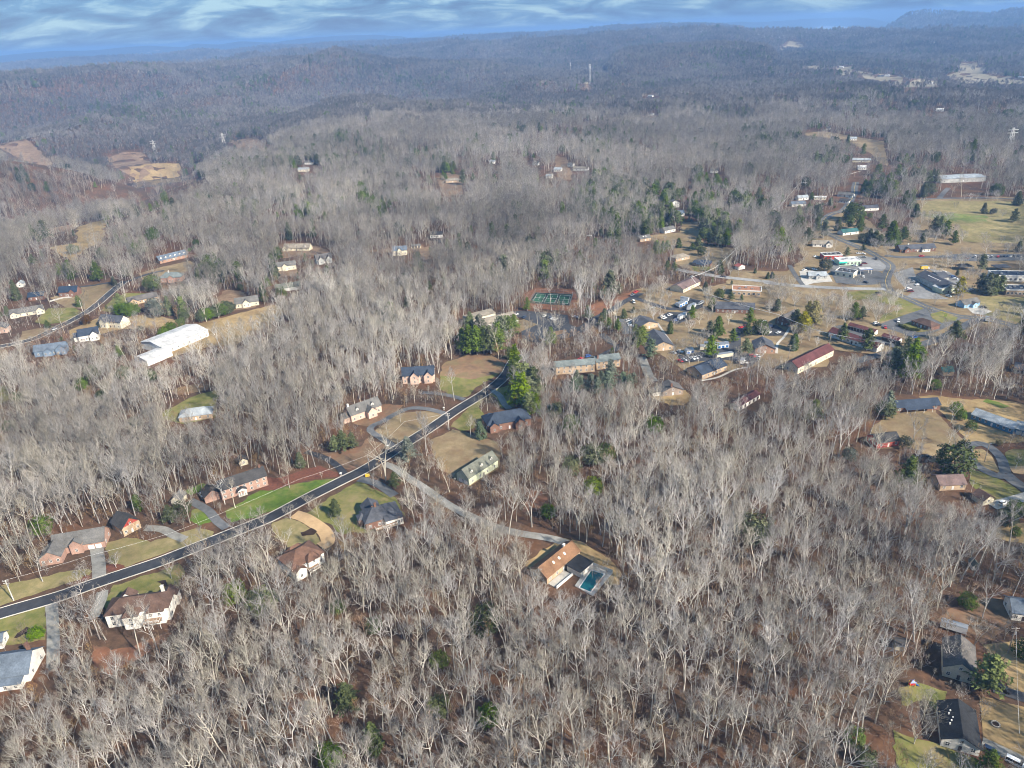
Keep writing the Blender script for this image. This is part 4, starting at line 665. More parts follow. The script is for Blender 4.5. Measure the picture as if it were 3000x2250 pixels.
('green pine at the street top','campus pines','p',-0.9,474.3,9),
('olive pine at the hall corner','campus pines','p',-3.4,528.6,11),
('olive pine left of the white annex','campus pines','p',3.5,530.9,10),
('round dark cedar beside the lodge','campus cedars','c',167.6,595.7,7.5),
('conical dark cedar above the slate office','campus cedars','c',173.4,573.8,7.5),
('smaller conical cedar above the slate office','campus cedars','c',181.6,568.7,6),
('smallest cedar above the slate office','campus cedars','c',190.3,568.7,4.5),
('dark cedar at the office corner','campus cedars','c',161.7,553.6,7),
('shrub at the tan office corner','campus cedars','c',193.4,607.7,4),
('dark round shrub on the side street','campus cedars','c',228.6,619.3,5),
('second dark round shrub on the side street','campus cedars','c',233.4,619.9,4),
('green cedar by the meadow','campus cedars','c',212.4,546.0,7),
('small cedar by the red-roofed shed','campus cedars','c',222.9,636.7,4),
('green round tree on the tan campus corner','campus cedars','c',90.2,543.8,6),
('dark globe tree on the tan campus corner','campus cedars','c',99.8,554.6,4.5),
('dark cone cedar on the tan slope','campus cedars','c',175.6,732.2,8),
('ivy-clad dark column tree on the tan slope','campus cedars','c',192.6,722.2,13),
('round dark cedar on the tan slope','campus cedars','c',186.1,718.4,7),
('second round dark cedar on the tan slope','campus cedars','c',190.9,699.5,7),
('ivy-covered green tree by the navy ranch','campus cedars','c',191.8,640.6,11),
('dark pine above the side-street slope','pines above the side-street slope','p',217.8,762.5,14),
('dark pine above the side-street slope','pines above the side-street slope','p',214.2,726.9,17),
('dark pine above the side-street slope,tallest of them','pines above the side-street slope','p',222.0,725.5,17),
('dark pine above the side-street slope','pines above the side-street slope','p',207.5,736.9,14),
('dark pine above the side-street slope','pines above the side-street slope','p',225.8,751.8,16),
('dark pine above the side-street slope','pines above the side-street slope','p',236.6,768.6,14),
('dark pine above the side-street slope','pines above the side-street slope','p',148.2,706.7,13),
('dark pine above the side-street slope','pines above the side-street slope','p',155.3,713.3,12),
('dark pine above the side-street slope','pines above the side-street slope','p',161.4,720.3,10),
('dark pine above the side-street slope','pines above the side-street slope','p',111.7,771.7,13),
('dark pine above the side-street slope','pines above the side-street slope','p',118.0,781.6,13),
('dark pine above the side-street slope','pines above the side-street slope','p',122.5,778.2,8),
('dark pine above the side-street slope','pines above the side-street slope','p',104.4,791.6,7),
('dark pine above the side-street slope','pines above the side-street slope','p',193.7,849.2,14),
('dark pine above the side-street slope','pines above the side-street slope','p',197.2,871.8,12),
('dark pine above the side-street slope','pines above the side-street slope','p',216.9,862.0,12),
('dark pine above the side-street slope','pines above the side-street slope','p',220.6,838.4,12),
('dark pine above the side-street slope','pines above the side-street slope','p',227.1,854.1,10),
('dark pine above the side-street slope,smallest of them','pines above the side-street slope','p',204.1,836.0,5),
('dark pine above the side-street slope','pines above the side-street slope','p',210.4,834.8,5),
('dark pine above the side-street slope','pines above the side-street slope','p',147.3,653.1,9),
('dark pine above the side-street slope','pines above the side-street slope','p',153.4,651.8,9),
('dark pine above the side-street slope','pines above the side-street slope','p',109.2,839.4,8),
('dark pine above the side-street slope','pines above the side-street slope','p',149.9,852.5,12),
('dark pine above the side-street slope','pines above the side-street slope','p',144.3,842.7,9),
('very tall green pine above the red clay bank','pines above the side-street slope','p',85.8,590.9,20),
('yellow-green pine in the grey grove','pines above the side-street slope','p',105.1,681.5,11),
('lone yellow-green pine in the middle woods','pines above the side-street slope','p',72.7,704.8,10),
('dark evergreen among the houses on the far rise','evergreens on the far rise','p',270.9,986.5,15),
('dark evergreen among the houses on the far rise','evergreens on the far rise','p',290.7,1014.1,16),
('dark evergreen among the houses on the far rise','evergreens on the far rise','p',296.9,997.0,13),
('dark evergreen among the houses on the far rise,tallest of them','evergreens on the far rise','p',190.7,945.0,17),
('dark evergreen among the houses on the far rise','evergreens on the far rise','p',201.7,994.2,13),
('dark evergreen among the houses on the far rise','evergreens on the far rise','p',265.2,1019.4,16),
('dark evergreen among the houses on the far rise','evergreens on the far rise','p',255.1,931.1,12),
('dark evergreen among the houses on the far rise','evergreens on the far rise','p',274.4,948.5,11),
('dark evergreen among the houses on the far rise','evergreens on the far rise','p',235.2,971.5,9),
('dark evergreen among the houses on the far rise','evergreens on the far rise','p',307.7,881.7,15),
('dark evergreen among the houses on the far rise','evergreens on the far rise','p',295.0,859.3,13),
('dark evergreen among the houses on the far rise','evergreens on the far rise','p',354.8,1002.7,11),
('dark evergreen among the houses on the far rise','evergreens on the far rise','p',279.9,905.9,10),
('dark evergreen among the houses on the far rise','evergreens on the far rise','p',286.8,854.7,12),
('dark evergreen among the houses on the far rise','evergreens on the far rise','p',321.4,933.0,14),
('dark evergreen among the houses on the far rise,smallest of them','evergreens on the far rise','p',74.3,933.0,6),
('tall dark evergreen in the belt behind the town street','evergreens behind the town street','c',352.6,822.1,13),
('tall dark evergreen in the belt behind the town street','evergreens behind the town street','c',353.0,833.2,12),
('tall dark evergreen in the belt behind the town street','evergreens behind the town street','c',385.8,817.2,15),
('tall dark evergreen in the belt behind the town street','evergreens behind the town street','c',386.2,806.3,16),
('tall dark evergreen in the belt behind the town street','evergreens behind the town street','c',368.7,777.8,13),
('tall dark evergreen in the belt behind the town street','evergreens behind the town street','c',375.1,766.9,13),
('tall dark evergreen in the belt behind the town street','evergreens behind the town street','c',353.1,770.0,13),
('tall dark evergreen in the belt behind the town street','evergreens behind the town street','c',475.2,871.3,15),
('tall dark evergreen in the belt behind the town street','evergreens behind the town street','c',472.9,853.1,14),
('tall dark evergreen in the belt behind the town street','evergreens behind the town street','c',458.9,815.2,13),
('tall dark evergreen in the belt behind the town street','evergreens behind the town street','c',396.9,763.6,15),
('tall dark evergreen in the belt behind the town street,tallest of them','evergreens behind the town street','c',381.0,710.5,18),
('tall dark evergreen in the belt behind the town street','evergreens behind the town street','c',386.4,709.7,13),
('tall dark evergreen in the belt behind the town street','evergreens behind the town street','c',395.8,717.1,13),
('tall dark evergreen in the belt behind the town street','evergreens behind the town street','c',362.4,717.5,11),
('tall dark evergreen in the belt behind the town street','evergreens behind the town street','c',365.9,712.6,12),
('tall dark evergreen in the belt behind the town street','evergreens behind the town street','c',367.9,705.8,10),
('tall dark evergreen in the belt behind the town street','evergreens behind the town street','c',358.8,722.4,9),
('tall dark evergreen in the belt behind the town street','evergreens behind the town street','c',292.8,788.7,9),
('tall dark evergreen in the belt behind the town street','evergreens behind the town street','c',305.6,729.7,12),
('tall dark evergreen in the belt behind the town street','evergreens behind the town street','c',332.0,773.0,13),
('tall dark evergreen in the belt behind the town street','evergreens behind the town street','c',393.8,887.5,8),
('tall dark evergreen in the belt behind the town street,smallest of them','evergreens behind the town street','c',384.4,922.8,7),
('tall dark evergreen in the belt behind the town street','evergreens behind the town street','c',517.4,909.8,14),
('tall dark evergreen in the belt behind the town street','evergreens behind the town street','c',524.8,915.6,14),
('tall dark evergreen in the belt behind the town street','evergreens behind the town street','c',470.0,912.4,13),
('tall dark evergreen in the belt behind the town street','evergreens behind the town street','c',461.1,946.8,14),
('tall dark evergreen in the belt behind the town street','evergreens behind the town street','c',465.0,942.3,13),
('green pine of the tall grove at the upper road,third from the left','pines at the upper road','p',477.0,939.5,19),
('green pine of the tall grove at the upper road,fourth from the left','pines at the upper road','p',475.6,918.2,19),
('green pine of the tall grove at the upper road,sixth from the left','pines at the upper road','p',480.4,910.2,17),
('green pine of the tall grove at the upper road,eighth from the left','pines at the upper road','p',536.4,996.6,15),
('green pine of the tall grove at the upper road,ninth from the left','pines at the upper road','p',558.8,1016.2,16),
('green pine of the tall grove at the upper road,tenth from the left','pines at the upper road','p',563.7,1007.3,16),
('green pine of the tall grove at the upper road,eleventh from the left','pines at the upper road','p',566.2,991.2,15),
('green pine of the tall grove at the upper road,rightmost','pines at the upper road','p',576.2,989.5,14),
('green pine of the tall grove at the upper road,fifth from the left','pines at the upper road','p',514.4,993.0,14),
('green pine of the tall grove at the upper road,leftmost','pines at the upper road','p',491.4,989.9,14),
('green pine of the tall grove at the upper road,seventh from the left','pines at the upper road','p',547.4,1034.9,14),
('green pine of the tall grove at the upper road,second from the left','pines at the upper road','p',531.5,1055.9,14),
('broad grey-green cedar before the white cottage','landmark evergreens of the town','p',328.1,744.8,16),
('large yellow-green pine at the wood edge','landmark evergreens of the town','p',270.2,708.9,17),
('second green pine at the wood edge','landmark evergreens of the town','p',271.4,726.0,15),
('dark pine at the meadow corner,left trunk','landmark evergreens of the town','p',438.1,737.6,16),
('dark pine at the meadow corner,right trunk','landmark evergreens of the town','p',444.2,727.2,17),
('dark pine at the meadow corner,behind','landmark evergreens of the town','p',448.1,745.3,15),
('low dark pine at the meadow corner','landmark evergreens of the town','p',438.1,701.6,11),
('golden-yellow pine beside the shingled shops','landmark evergreens of the town','p',362.1,557.8,14),
('green pine before the school','landmark evergreens of the town','p',414.8,616.6,13),
('spreading dark pine below the lower road','landmark evergreens of the town','p',306.2,466.3,12),
('large dark green pine at the lower road','landmark evergreens of the town','p',257.4,436.0,16),
('second dark green pine at the lower road','landmark evergreens of the town','p',262.4,435.5,14),
('third dark green pine at the lower road','landmark evergreens of the town','p',253.4,440.2,13),
('golden-green pine behind the storage sheds','landmark evergreens of the town','p',212.7,494.8,14),
('olive cedar clump before the meadow field,left','landmark evergreens of the town','p',258.5,514.9,11),
('olive cedar clump before the meadow field,right','landmark evergreens of the town','p',265.3,516.5,9),
('dark pine in front of the longest maroon roof','landmark evergreens of the town','p',241.9,457.1,14),
('dark pine left of the longest maroon roof','landmark evergreens of the town','p',232.8,474.7,11),
('bushy pine beside the red shop','landmark evergreens of the town','p',322.8,676.7,8),
('dark cone cedar by the concrete apron','landmark evergreens of the town','c',284.9,635.1,10),
('glossy round evergreen by the dark-roofed brick house','landmark evergreens of the town','c',414.0,714.3,7),
('dense dark cedar beside the school,first','landmark evergreens of the town','c',384.2,566.7,13),
('dense dark cedar beside the school,second','landmark evergreens of the town','c',384.6,557.9,14),
('dense dark cedar beside the school,third','landmark evergreens of the town','c',388.9,557.4,15),
('dense dark cedar beside the school,last','landmark evergreens of the town','c',394.9,559.5,13),
('lone dark cedar on the meadow','landmark evergreens of the town','c',536.9,817.7,9),
('small grey cedar on the meadow','landmark evergreens of the town','c',545.3,813.4,6),
('large dark cedar at the meadow edge','landmark evergreens of the town','c',543.7,775.1,12),
('dark cedar by the upper road end','landmark evergreens of the town','c',596.0,851.0,12),
('green spruce at the school row end','landmark evergreens of the town','c',479.8,667.4,9),
('small green tree at the street verge','landmark evergreens of the town','c',346.0,693.9,5),
('grey-green cedar on the chapel lawn','landmark evergreens of the town','c',194.3,464.8,10),
('green cedar above the chapel','landmark evergreens of the town','c',209.8,541.4,8),
('dark cedar at the right edge','landmark evergreens of the town','c',358.8,475.7,9),
('low cedar at the lower right trees','landmark evergreens of the town','c',296.6,435.6,6),
('dark shrub on the pale side street','landmark evergreens of the town','c',232.4,620.6,5),
('round dark shrub behind the shops','landmark evergreens of the town','c',387.1,605.2,5),
('dark cedar at the subdivision junction','evergreens of the left subdivision','c',-379.1,690.8,8),
('round dark cedar on the tan lawn','evergreens of the left subdivision','c',-384.0,633.6,8.5),
('green cedar by the white car','evergreens of the left subdivision','c',-383.6,581.2,7),
('rust-brown conical cedar beside the white house with navy roof','evergreens of the left subdivision','c',-354.1,587.3,7),
('olive cedar at the left houses','evergreens of the left subdivision','c',-438.8,618.1,7),
('dark cedar at the left frame edge','evergreens of the left subdivision','c',-442.3,613.1,6),
('small shrub on the olive lawn','evergreens of the left subdivision','c',-356.0,625.4,3),
('left of three dark pines behind the navy roof','evergreens of the left subdivision','p',-443.9,717.2,11),
('middle of three dark pines behind the navy roof','evergreens of the left subdivision','p',-438.4,718.4,12),
('right of three dark pines behind the navy roof','evergreens of the left subdivision','p',-432.0,716.6,12),
('slim dark pine at the wood edge','evergreens of the left subdivision','p',-400.3,704.7,14),
('dark pine behind the slim one','evergreens of the left subdivision','p',-416.8,733.1,10),
('lone dark pine above the left woods','evergreens of the left subdivision','p',-490.6,753.9,9),
('green pine below the orange soil','evergreens of the left subdivision','p',-292.2,512.2,9),
('green pine far up the left woods','evergreens of the left subdivision','p',-491.4,773.0,8),
('large dark evergreen beside the teal hip roof','evergreens of the left subdivision','r',-332.8,670.7,12),
('spreading olive evergreen below the ranch,first','evergreens of the left subdivision','r',-332.5,605.1,10),
('spreading olive evergreen below the ranch,second','evergreens of the left subdivision','r',-325.8,601.4,10),
('spreading olive evergreen below the ranch,third','evergreens of the left subdivision','r',-321.8,603.6,9),
('grey pine behind pale trunks','evergreens of the left subdivision','r',-306.4,609.7,11),
('second grey pine behind pale trunks','evergreens of the left subdivision','r',-297.3,597.3,11),
('olive pine near the hedge','evergreens of the left subdivision','r',-271.2,585.8,8),
('green shrub at the white building,lowest','evergreens of the left subdivision','r',-274.0,549.1,7),
('green shrub at the white building,middle','evergreens of the left subdivision','r',-272.1,558.4,7),
('green shrub at the white building,top','evergreens of the left subdivision','r',-268.2,570.1,7),
('dark pine in the left far woods','evergreens of the left subdivision','r',-463.7,784.0,9),
('flat-topped pine in the left far woods','evergreens of the left subdivision','r',-399.8,835.8,11),
('dark shrub by the twin-track drive','evergreens of the left subdivision','r',-246.5,658.4,5),
('brown-green cedar near the dormered house','evergreens of the left subdivision','r',-345.7,818.6,6),
('dark shrub at the dormered house','evergreens of the left subdivision','r',-345.2,796.1,4),
('dense evergreen of the dark hedge,first from the white building','dark hedge of clipped evergreens','r',-254.4,581.0,8.5),
('dense evergreen of the dark hedge,second from the white building','dark hedge of clipped evergreens','r',-252.4,583.0,8.5),
('dense evergreen of the dark hedge,third from the white building','dark hedge of clipped evergreens','r',-250.3,585.1,8.5),
('dense evergreen of the dark hedge,fourth from the white building','dark hedge of clipped evergreens','r',-248.2,587.2,8.5),
('dense evergreen of the dark hedge,fifth from the white building','dark hedge of clipped evergreens','r',-246.0,589.3,8.5),
('dense evergreen of the dark hedge,sixth from the white building','dark hedge of clipped evergreens','r',-243.9,591.4,8.5),
('dense evergreen of the dark hedge,seventh from the white building','dark hedge of clipped evergreens','r',-241.8,593.5,8.5),
('dense evergreen of the dark hedge,eighth from the white building','dark hedge of clipped evergreens','r',-239.6,595.6,8.5),
('dense evergreen of the dark hedge,ninth from the white building','dark hedge of clipped evergreens','r',-237.4,597.7,8.5),
('small dark pine scattered in the far left woods,third from the left','pines of the far left woods','p',-473.9,1004.1,10),
('small dark pine scattered in the far left woods,fourth from the left','pines of the far left woods','p',-476.7,1029.3,10),
('small dark pine scattered in the far left woods,fifth from the left','pines of the far left woods','p',-493.5,1088.9,11),
('small dark pine scattered in the far left woods,seventh from the left','pines of the far left woods','p',-507.8,1130.7,10),
('small dark pine scattered in the far left woods,sixth from the left','pines of the far left woods','p',-695.8,1541.3,10),
('small dark pine scattered in the far left woods,leftmost','pines of the far left woods','p',-499.9,971.8,8),
('small dark pine scattered in the far left woods,second from the left','pines of the far left woods','p',-507.6,1054.0,8),
('small dark pine scattered in the far left woods,rightmost','pines of the far left woods','p',-470.0,1048.4,9),
('small green pine scattered through the middle woods','pines of the middle woods','p',-321.1,1203.8,9),
('small green pine scattered through the middle woods','pines of the middle woods','p',-303.9,1018.5,9),
('small green pine scattered through the middle woods','pines of the middle woods','p',-262.3,955.7,11),
('small green pine scattered through the middle woods','pines of the middle woods','p',-193.2,1043.4,11),
('small green pine scattered through the middle woods,tallest of them','pines of the middle woods','p',-157.8,980.1,12),
('small green pine scattered through the middle woods','pines of the middle woods','p',-151.3,988.7,11),
('small green pine scattered through the middle woods','pines of the middle woods','p',-156.4,959.0,8),
('small green pine scattered through the middle woods','pines of the middle woods','p',-62.1,772.5,10),
('small green pine scattered through the middle woods','pines of the middle woods','p',-38.4,829.6,8),
('small green pine scattered through the middle woods','pines of the middle woods','p',-70.0,632.8,8),
('small green pine scattered through the middle woods','pines of the middle woods','p',-85.7,591.6,9),
('small green pine scattered through the middle woods','pines of the middle woods','p',-112.2,1154.4,10),
('small green pine scattered through the middle woods','pines of the middle woods','p',-135.8,1215.1,8),
('small green pine scattered through the middle woods','pines of the middle woods','p',-44.8,1162.3,9),
('small green pine scattered through the middle woods','pines of the middle woods','p',-11.7,1133.4,11),
('small green pine scattered through the middle woods','pines of the middle woods','p',-288.8,1120.6,7),
('small green pine scattered through the middle woods','pines of the middle woods','p',-230.1,927.8,6),
('small green pine scattered through the middle woods','pines of the middle woods','p',-36.8,754.4,7),
('small green pine scattered through the middle woods','pines of the middle woods','p',-206.2,742.1,8),
('small green pine scattered through the middle woods','pines of the middle woods','p',-222.4,661.2,9),
('small green pine scattered through the middle woods','pines of the middle woods','p',-202.2,623.5,11),
('small green pine scattered through the middle woods','pines of the middle woods','p',-199.5,629.1,9),
('small green pine scattered through the middle woods','pines of the middle woods','p',-171.4,685.7,9),
('small green pine scattered through the middle woods','pines of the middle woods','p',-170.0,852.0,6),
('small green pine scattered through the middle woods','pines of the middle woods','p',-294.5,965.1,7),
('small green pine scattered through the middle woods,smallest of them','pines of the middle woods','p',-109.2,852.8,5),
('small green pine scattered through the middle woods','pines of the middle woods','p',-80.3,1223.6,11),
('small green pine scattered through the middle woods','pines of the middle woods','p',-89.2,1185.9,9),
('small green pine scattered through the middle woods','pines of the middle woods','p',-116.5,1184.6,9),
('dark pine on the distant wooded slopes','pines of the distant slopes','p',-134.4,1207.7,10),
('dark pine on the distant wooded slopes','pines of the distant slopes','p',-112.8,1155.9,11),
('dark pine on the distant wooded slopes','pines of the distant slopes','p',-69.8,1393.2,9),
('dark pine on the distant wooded slopes','pines of the distant slopes','p',-51.2,1280.2,10),
('dark pine on the distant wooded slopes','pines of the distant slopes','p',-45.7,1173.8,9),
('dark pine on the distant wooded slopes','pines of the distant slopes','p',-11.9,1131.6,11),
('dark pine on the distant wooded slopes,smallest of them','pines of the distant slopes','p',-17.3,1278.9,8),
('dark pine on the distant wooded slopes','pines of the distant slopes','p',-146.8,1438.7,9),
('dark pine on the distant wooded slopes','pines of the distant slopes','p',37.3,1643.3,12),
('dark pine on the distant wooded slopes','pines of the distant slopes','p',87.3,1628.5,11),
('dark pine on the distant wooded slopes','pines of the distant slopes','p',151.7,2080.7,11),
('dark pine on the distant wooded slopes','pines of the distant slopes','p',184.5,2011.5,12),
('dark pine on the distant wooded slopes','pines of the distant slopes','p',156.1,1599.9,10),
('dark pine on the distant wooded slopes','pines of the distant slopes','p',122.3,1618.3,9),
('dark pine on the distant wooded slopes','pines of the distant slopes','p',138.1,1594.8,11),
('dark pine on the distant wooded slopes','pines of the distant slopes','p',39.1,1366.2,9),
('dark pine on the distant wooded slopes','pines of the distant slopes','p',56.1,1345.6,9),
('dark pine on the distant wooded slopes','pines of the distant slopes','p',269.7,1431.6,10),
('dark pine on the distant wooded slopes','pines of the distant slopes','p',272.2,1362.5,11),
('dark pine on the distant wooded slopes,tallest of them','pines of the distant slopes','p',-89.8,1248.6,14),
('dark pine on the distant wooded slopes','pines of the distant slopes','p',-80.1,1259.7,13),
('dark pine on the distant wooded slopes','pines of the distant slopes','p',-94.0,1195.4,12),
('dark pine on the distant wooded slopes','pines of the distant slopes','p',122.1,1657.0,9),
('dark pine on the distant wooded slopes','pines of the distant slopes','p',212.8,1873.7,9),
('dark pine on the distant wooded slopes','pines of the distant slopes','p',239.0,1817.8,11),
('dark pine on the distant wooded slopes','pines of the distant slopes','p',288.2,1879.7,9),
('dark pine on the distant wooded slopes','pines of the distant slopes','p',-337.6,1973.0,11),
('dark pine on the distant wooded slopes','pines of the distant slopes','p',-387.4,3303.1,11),
('dark pine on the distant wooded slopes','pines of the distant slopes','p',208.8,3222.9,12),
('dark pine on the distant wooded slopes','pines of the distant slopes','p',221.4,2899.4,13),
('dark pine on the distant wooded slopes','pines of the distant slopes','p',230.7,2743.7,12),
('dark pine on the distant wooded slopes','pines of the distant slopes','p',153.6,2897.4,11),
('dark pine on the distant wooded slopes','pines of the distant slopes','p',178.8,2938.9,11),
('dark pine on the distant wooded slopes','pines of the distant slopes','p',458.9,2863.2,12),
('dark pine on the distant wooded slopes','pines of the distant slopes','p',490.2,3348.2,12),
('dark pine on the distant wooded slopes','pines of the distant slopes','p',497.6,2592.2,10),
('dark pine on the distant wooded slopes','pines of the distant slopes','p',14.6,2684.1,11),
('dark pine on the distant right-hand slopes','pines of the right-hand slopes','p',267.1,1039.5,13),
('dark pine on the distant right-hand slopes','pines of the right-hand slopes','p',284.1,1047.2,13),
('dark pine on the distant right-hand slopes','pines of the right-hand slopes','p',296.0,1039.1,12),
('dark pine on the distant right-hand slopes','pines of the right-hand slopes','p',298.5,1005.7,10),
('dark pine on the distant right-hand slopes','pines of the right-hand slopes','p',359.5,1016.4,11),
('dark pine on the distant right-hand slopes','pines of the right-hand slopes','p',500.3,1166.8,13),
('dark pine on the distant right-hand slopes','pines of the right-hand slopes','p',509.9,1163.9,13),
('dark pine on the distant right-hand slopes','pines of the right-hand slopes','p',484.6,1142.3,11),
('dark pine on the distant right-hand slopes','pines of the right-hand slopes','p',506.8,995.7,14),
('dark pine on the distant right-hand slopes','pines of the right-hand slopes','p',513.9,988.9,14),
('dark pine on the distant right-hand slopes','pines of the right-hand slopes','p',527.0,1052.4,13),
('dark pine on the distant right-hand slopes','pines of the right-hand slopes','p',597.6,1134.0,14),
('dark pine on the distant right-hand slopes','pines of the right-hand slopes','p',599.5,1119.3,14),
('dark pine on the distant right-hand slopes','pines of the right-hand slopes','p',601.5,1105.1,14),
('dark pine on the distant right-hand slopes','pines of the right-hand slopes','p',560.0,1044.4,12),
('dark pine on the distant right-hand slopes','pines of the right-hand slopes','p',567.4,1020.9,12),
('dark pine on the distant right-hand slopes','pines of the right-hand slopes','p',575.1,1019.3,13),
('dark pine on the distant right-hand slopes','pines of the right-hand slopes','p',586.6,1017.1,12),
('dark pine on the distant right-hand slopes','pines of the right-hand slopes','p',682.6,1107.9,12),
('dark pine on the distant right-hand slopes','pines of the right-hand slopes','p',695.6,1118.4,12),
('dark pine on the distant right-hand slopes','pines of the right-hand slopes','p',699.3,1067.5,12),
('dark pine on the distant right-hand slopes','pines of the right-hand slopes','p',644.8,1118.0,10),
('dark pine on the distant right-hand slopes','pines of the right-hand slopes','p',637.4,1134.5,10),
('dark pine on the distant right-hand slopes','pines of the right-hand slopes','p',1040.3,1661.1,15),
('dark pine on the distant right-hand slopes','pines of the right-hand slopes','p',1084.1,1684.5,12),
('dark pine on the distant right-hand slopes','pines of the right-hand slopes','p',913.6,1666.2,10),
('dark pine on the distant right-hand slopes,smallest of them','pines of the right-hand slopes','p',957.2,1613.1,9),
('dark pine on the distant right-hand slopes','pines of the right-hand slopes','p',1115.4,2608.1,11),
('dark pine on the distant right-hand slopes','pines of the right-hand slopes','p',922.4,1904.9,13),
('dark pine on the distant right-hand slopes,tallest of them','pines of the right-hand slopes','p',912.3,1826.3,15),
('dark pine on the distant right-hand slopes','pines of the right-hand slopes','p',941.8,1922.5,13),
('dark pine on the distant right-hand slopes','pines of the right-hand slopes','p',865.4,1719.5,14),
('dark pine on the distant right-hand slopes','pines of the right-hand slopes','p',803.5,1870.6,13),
('dark pine on the distant right-hand slopes','pines of the right-hand slopes','p',790.3,1874.8,12),
('dark pine on the distant right-hand slopes','pines of the right-hand slopes','p',908.9,2108.7,11),
('dark pine on the distant right-hand slopes','pines of the right-hand slopes','p',766.1,2111.4,12),
('dark pine on the distant right-hand slopes','pines of the right-hand slopes','p',768.4,2060.1,11),
('dark pine on the distant right-hand slopes','pines of the right-hand slopes','p',781.2,2191.5,10),
('dark pine on the distant right-hand slopes','pines of the right-hand slopes','p',1091.5,2081.5,11),
('dark pine on the distant right-hand slopes','pines of the right-hand slopes','p',1112.1,2081.3,11),
('dark pine on the distant right-hand slopes','pines of the right-hand slopes','p',633.9,1571.8,12),
('dark pine on the distant right-hand slopes','pines of the right-hand slopes','p',642.8,1554.5,11),
('dark pine on the distant right-hand slopes','pines of the right-hand slopes','p',663.8,1567.8,10),
('dark pine on the distant right-hand slopes','pines of the right-hand slopes','p',807.7,1682.3,11),
('dark pine on the distant right-hand slopes','pines of the right-hand slopes','p',767.9,1691.7,11),
('dark pine on the distant right-hand slopes','pines of the right-hand slopes','p',763.5,1252.5,12),
('dark pine on the distant right-hand slopes','pines of the right-hand slopes','p',819.3,1191.9,11),
('dark pine on the distant right-hand slopes','pines of the right-hand slopes','p',739.8,1202.8,11)]
SPECIMENS = [
('tall pale tree rising beside the white cars',-157.4,293.4,24,3),
('pale tree before the left wing of the colonial',-145.7,308.4,21,4),
('slim pale tree on the bright lawn by the colonial',-139.4,304.9,20,2),
('tall pale trunk on the red soil below the white house',-145.2,210.0,24,0),
('small pale street tree beside the olive lawn',-150.3,253.0,10,3),
('pale tree on the tan roadside grass',-206.7,254.6,17,1),
('bare young tree by the stained driveway',-188.8,256.3,8,4),
('bare young tree in the long red mulch bed',-178.2,261.8,8,3),
('round bare ornamental tree on the olive lawn',-95.9,293.8,9,3),
('smaller bare ornamental tree by the street edge',-109.0,292.8,8,3),
('bare ornamental tree above the tan driveway mouth',-102.5,302.9,8,3),
('round bare tree on the pale tan lawn',-67.4,387.8,8,3),
('second round bare tree on the pale tan lawn',-74.4,378.4,8,4),
('bare pear tree overhanging the street',-52.5,375.6,11,1),
('bare maple on the lawn before the dark blue roof',-19.5,396.4,10,4),
('bare tree near the grey pole',-24.7,365.4,15,1),
('pale young tree leaning by the mulched driveway',-116.7,321.0,15,1),
('bare brown-budded tree beside the short driveway',-72.7,317.6,8,3),
('spreading bare oak on the tan yard',212.0,336.8,20,3),
('bleached round bare tree by the wooden pole',265.2,386.7,14,4),
('pale bare tree below the golden yard',230.0,334.1,9,4),
('pale blossoming tree beside the cream house',148.6,187.4,12,4),
('pale bare tree at the black roof',121.0,157.5,13,3),
('large bare tree at the right edge woods',173.6,209.6,20,6),
('silvery bare tree over the small green yard',127.2,164.6,13,4),
('bare tree on the tan grass by the side street',225.6,575.0,13,4),
('forked bare oak before the town lane',382.1,635.1,15,3),
('dark bare tree beside the school parking',419.8,651.9,12,3),
('bare tree in the gas station corner',293.7,589.6,11,3),
('bare tree in the front bed of the shops',326.2,573.6,10,3),
('bare tree in the street bend island',346.3,618.7,11,3),
('slender bare tree on the green corner',255.6,539.3,13,1),
('dark spreading bare tree above the chapel',235.4,543.2,11,6),
('second spreading bare tree above the chapel',245.7,539.3,11,4),
('bare tree on the brown island by the blue cottage',333.2,540.4,9,3),
('bare tree left of the light blue cottage',343.0,528.7,12,4),
('bare tree at the bank lawn edge',314.0,488.3,8,4),
('dark red budded tree on the round island',316.3,515.3,8,3),
('bare tree beside the storage sheds',230.5,497.1,13,4),
('bare tree at the school lawn',447.4,615.2,10,3),
('bare tree in the school row',468.0,669.4,10,3),
('bare tree left of the school row',446.8,663.1,13,3),
('lone bare tree on the meadow top',518.3,841.5,9,3),
('bare tree at the meadow edge',544.6,796.6,11,3),
('white-limbed bare sycamore behind the cedars',428.8,783.4,16,3),
('large bare tree behind the dark-roofed house',426.7,810.3,16,6),
('bare tree above the red-roofed shed',199.9,634.1,9,3),
('bare tree of the roadside grove,left',115.6,585.0,15,4),
('bare tree of the roadside grove,middle',121.6,580.9,16,3),
('bare tree of the roadside grove,right',129.0,579.5,16,6),
('pale bare oak in the west campus lot,left',26.3,531.1,13,3),
('pale bare oak in the west campus lot,right',37.7,523.3,12,4),
('bare oak of the west lot edge',14.3,517.1,13,3),
('round bare tree before the slate hall',132.7,432.7,11,4),
('bare tree on the slate office front',181.1,542.8,11,4),
('bare tree between office and chapel',200.3,531.4,12,4),
('bare tree in the truck yard planting',129.4,477.1,11,3),
('small bare orchard tree on the tan slope',167.0,758.7,6,3),
('second bare orchard tree on the tan slope',190.2,751.5,7,3),
('bare tree by the lodge',157.9,630.0,13,3)]
TOWERS = [('white cellular tower on the wooded hilltop',339.9,2941.8,68,1),('dark cellular tower behind the hilltop trees',329.0,3612.6,62,1),('thin mast beside the cellular towers',318.1,2979.2,38,0),('lattice power pylon in the left valley',-919.3,2052.7,42,2),('lattice power pylon on the hillside clearing',-692.4,1937.1,42,2),('lattice power pylon in the far right woods',805.6,1201.3,38,2)]
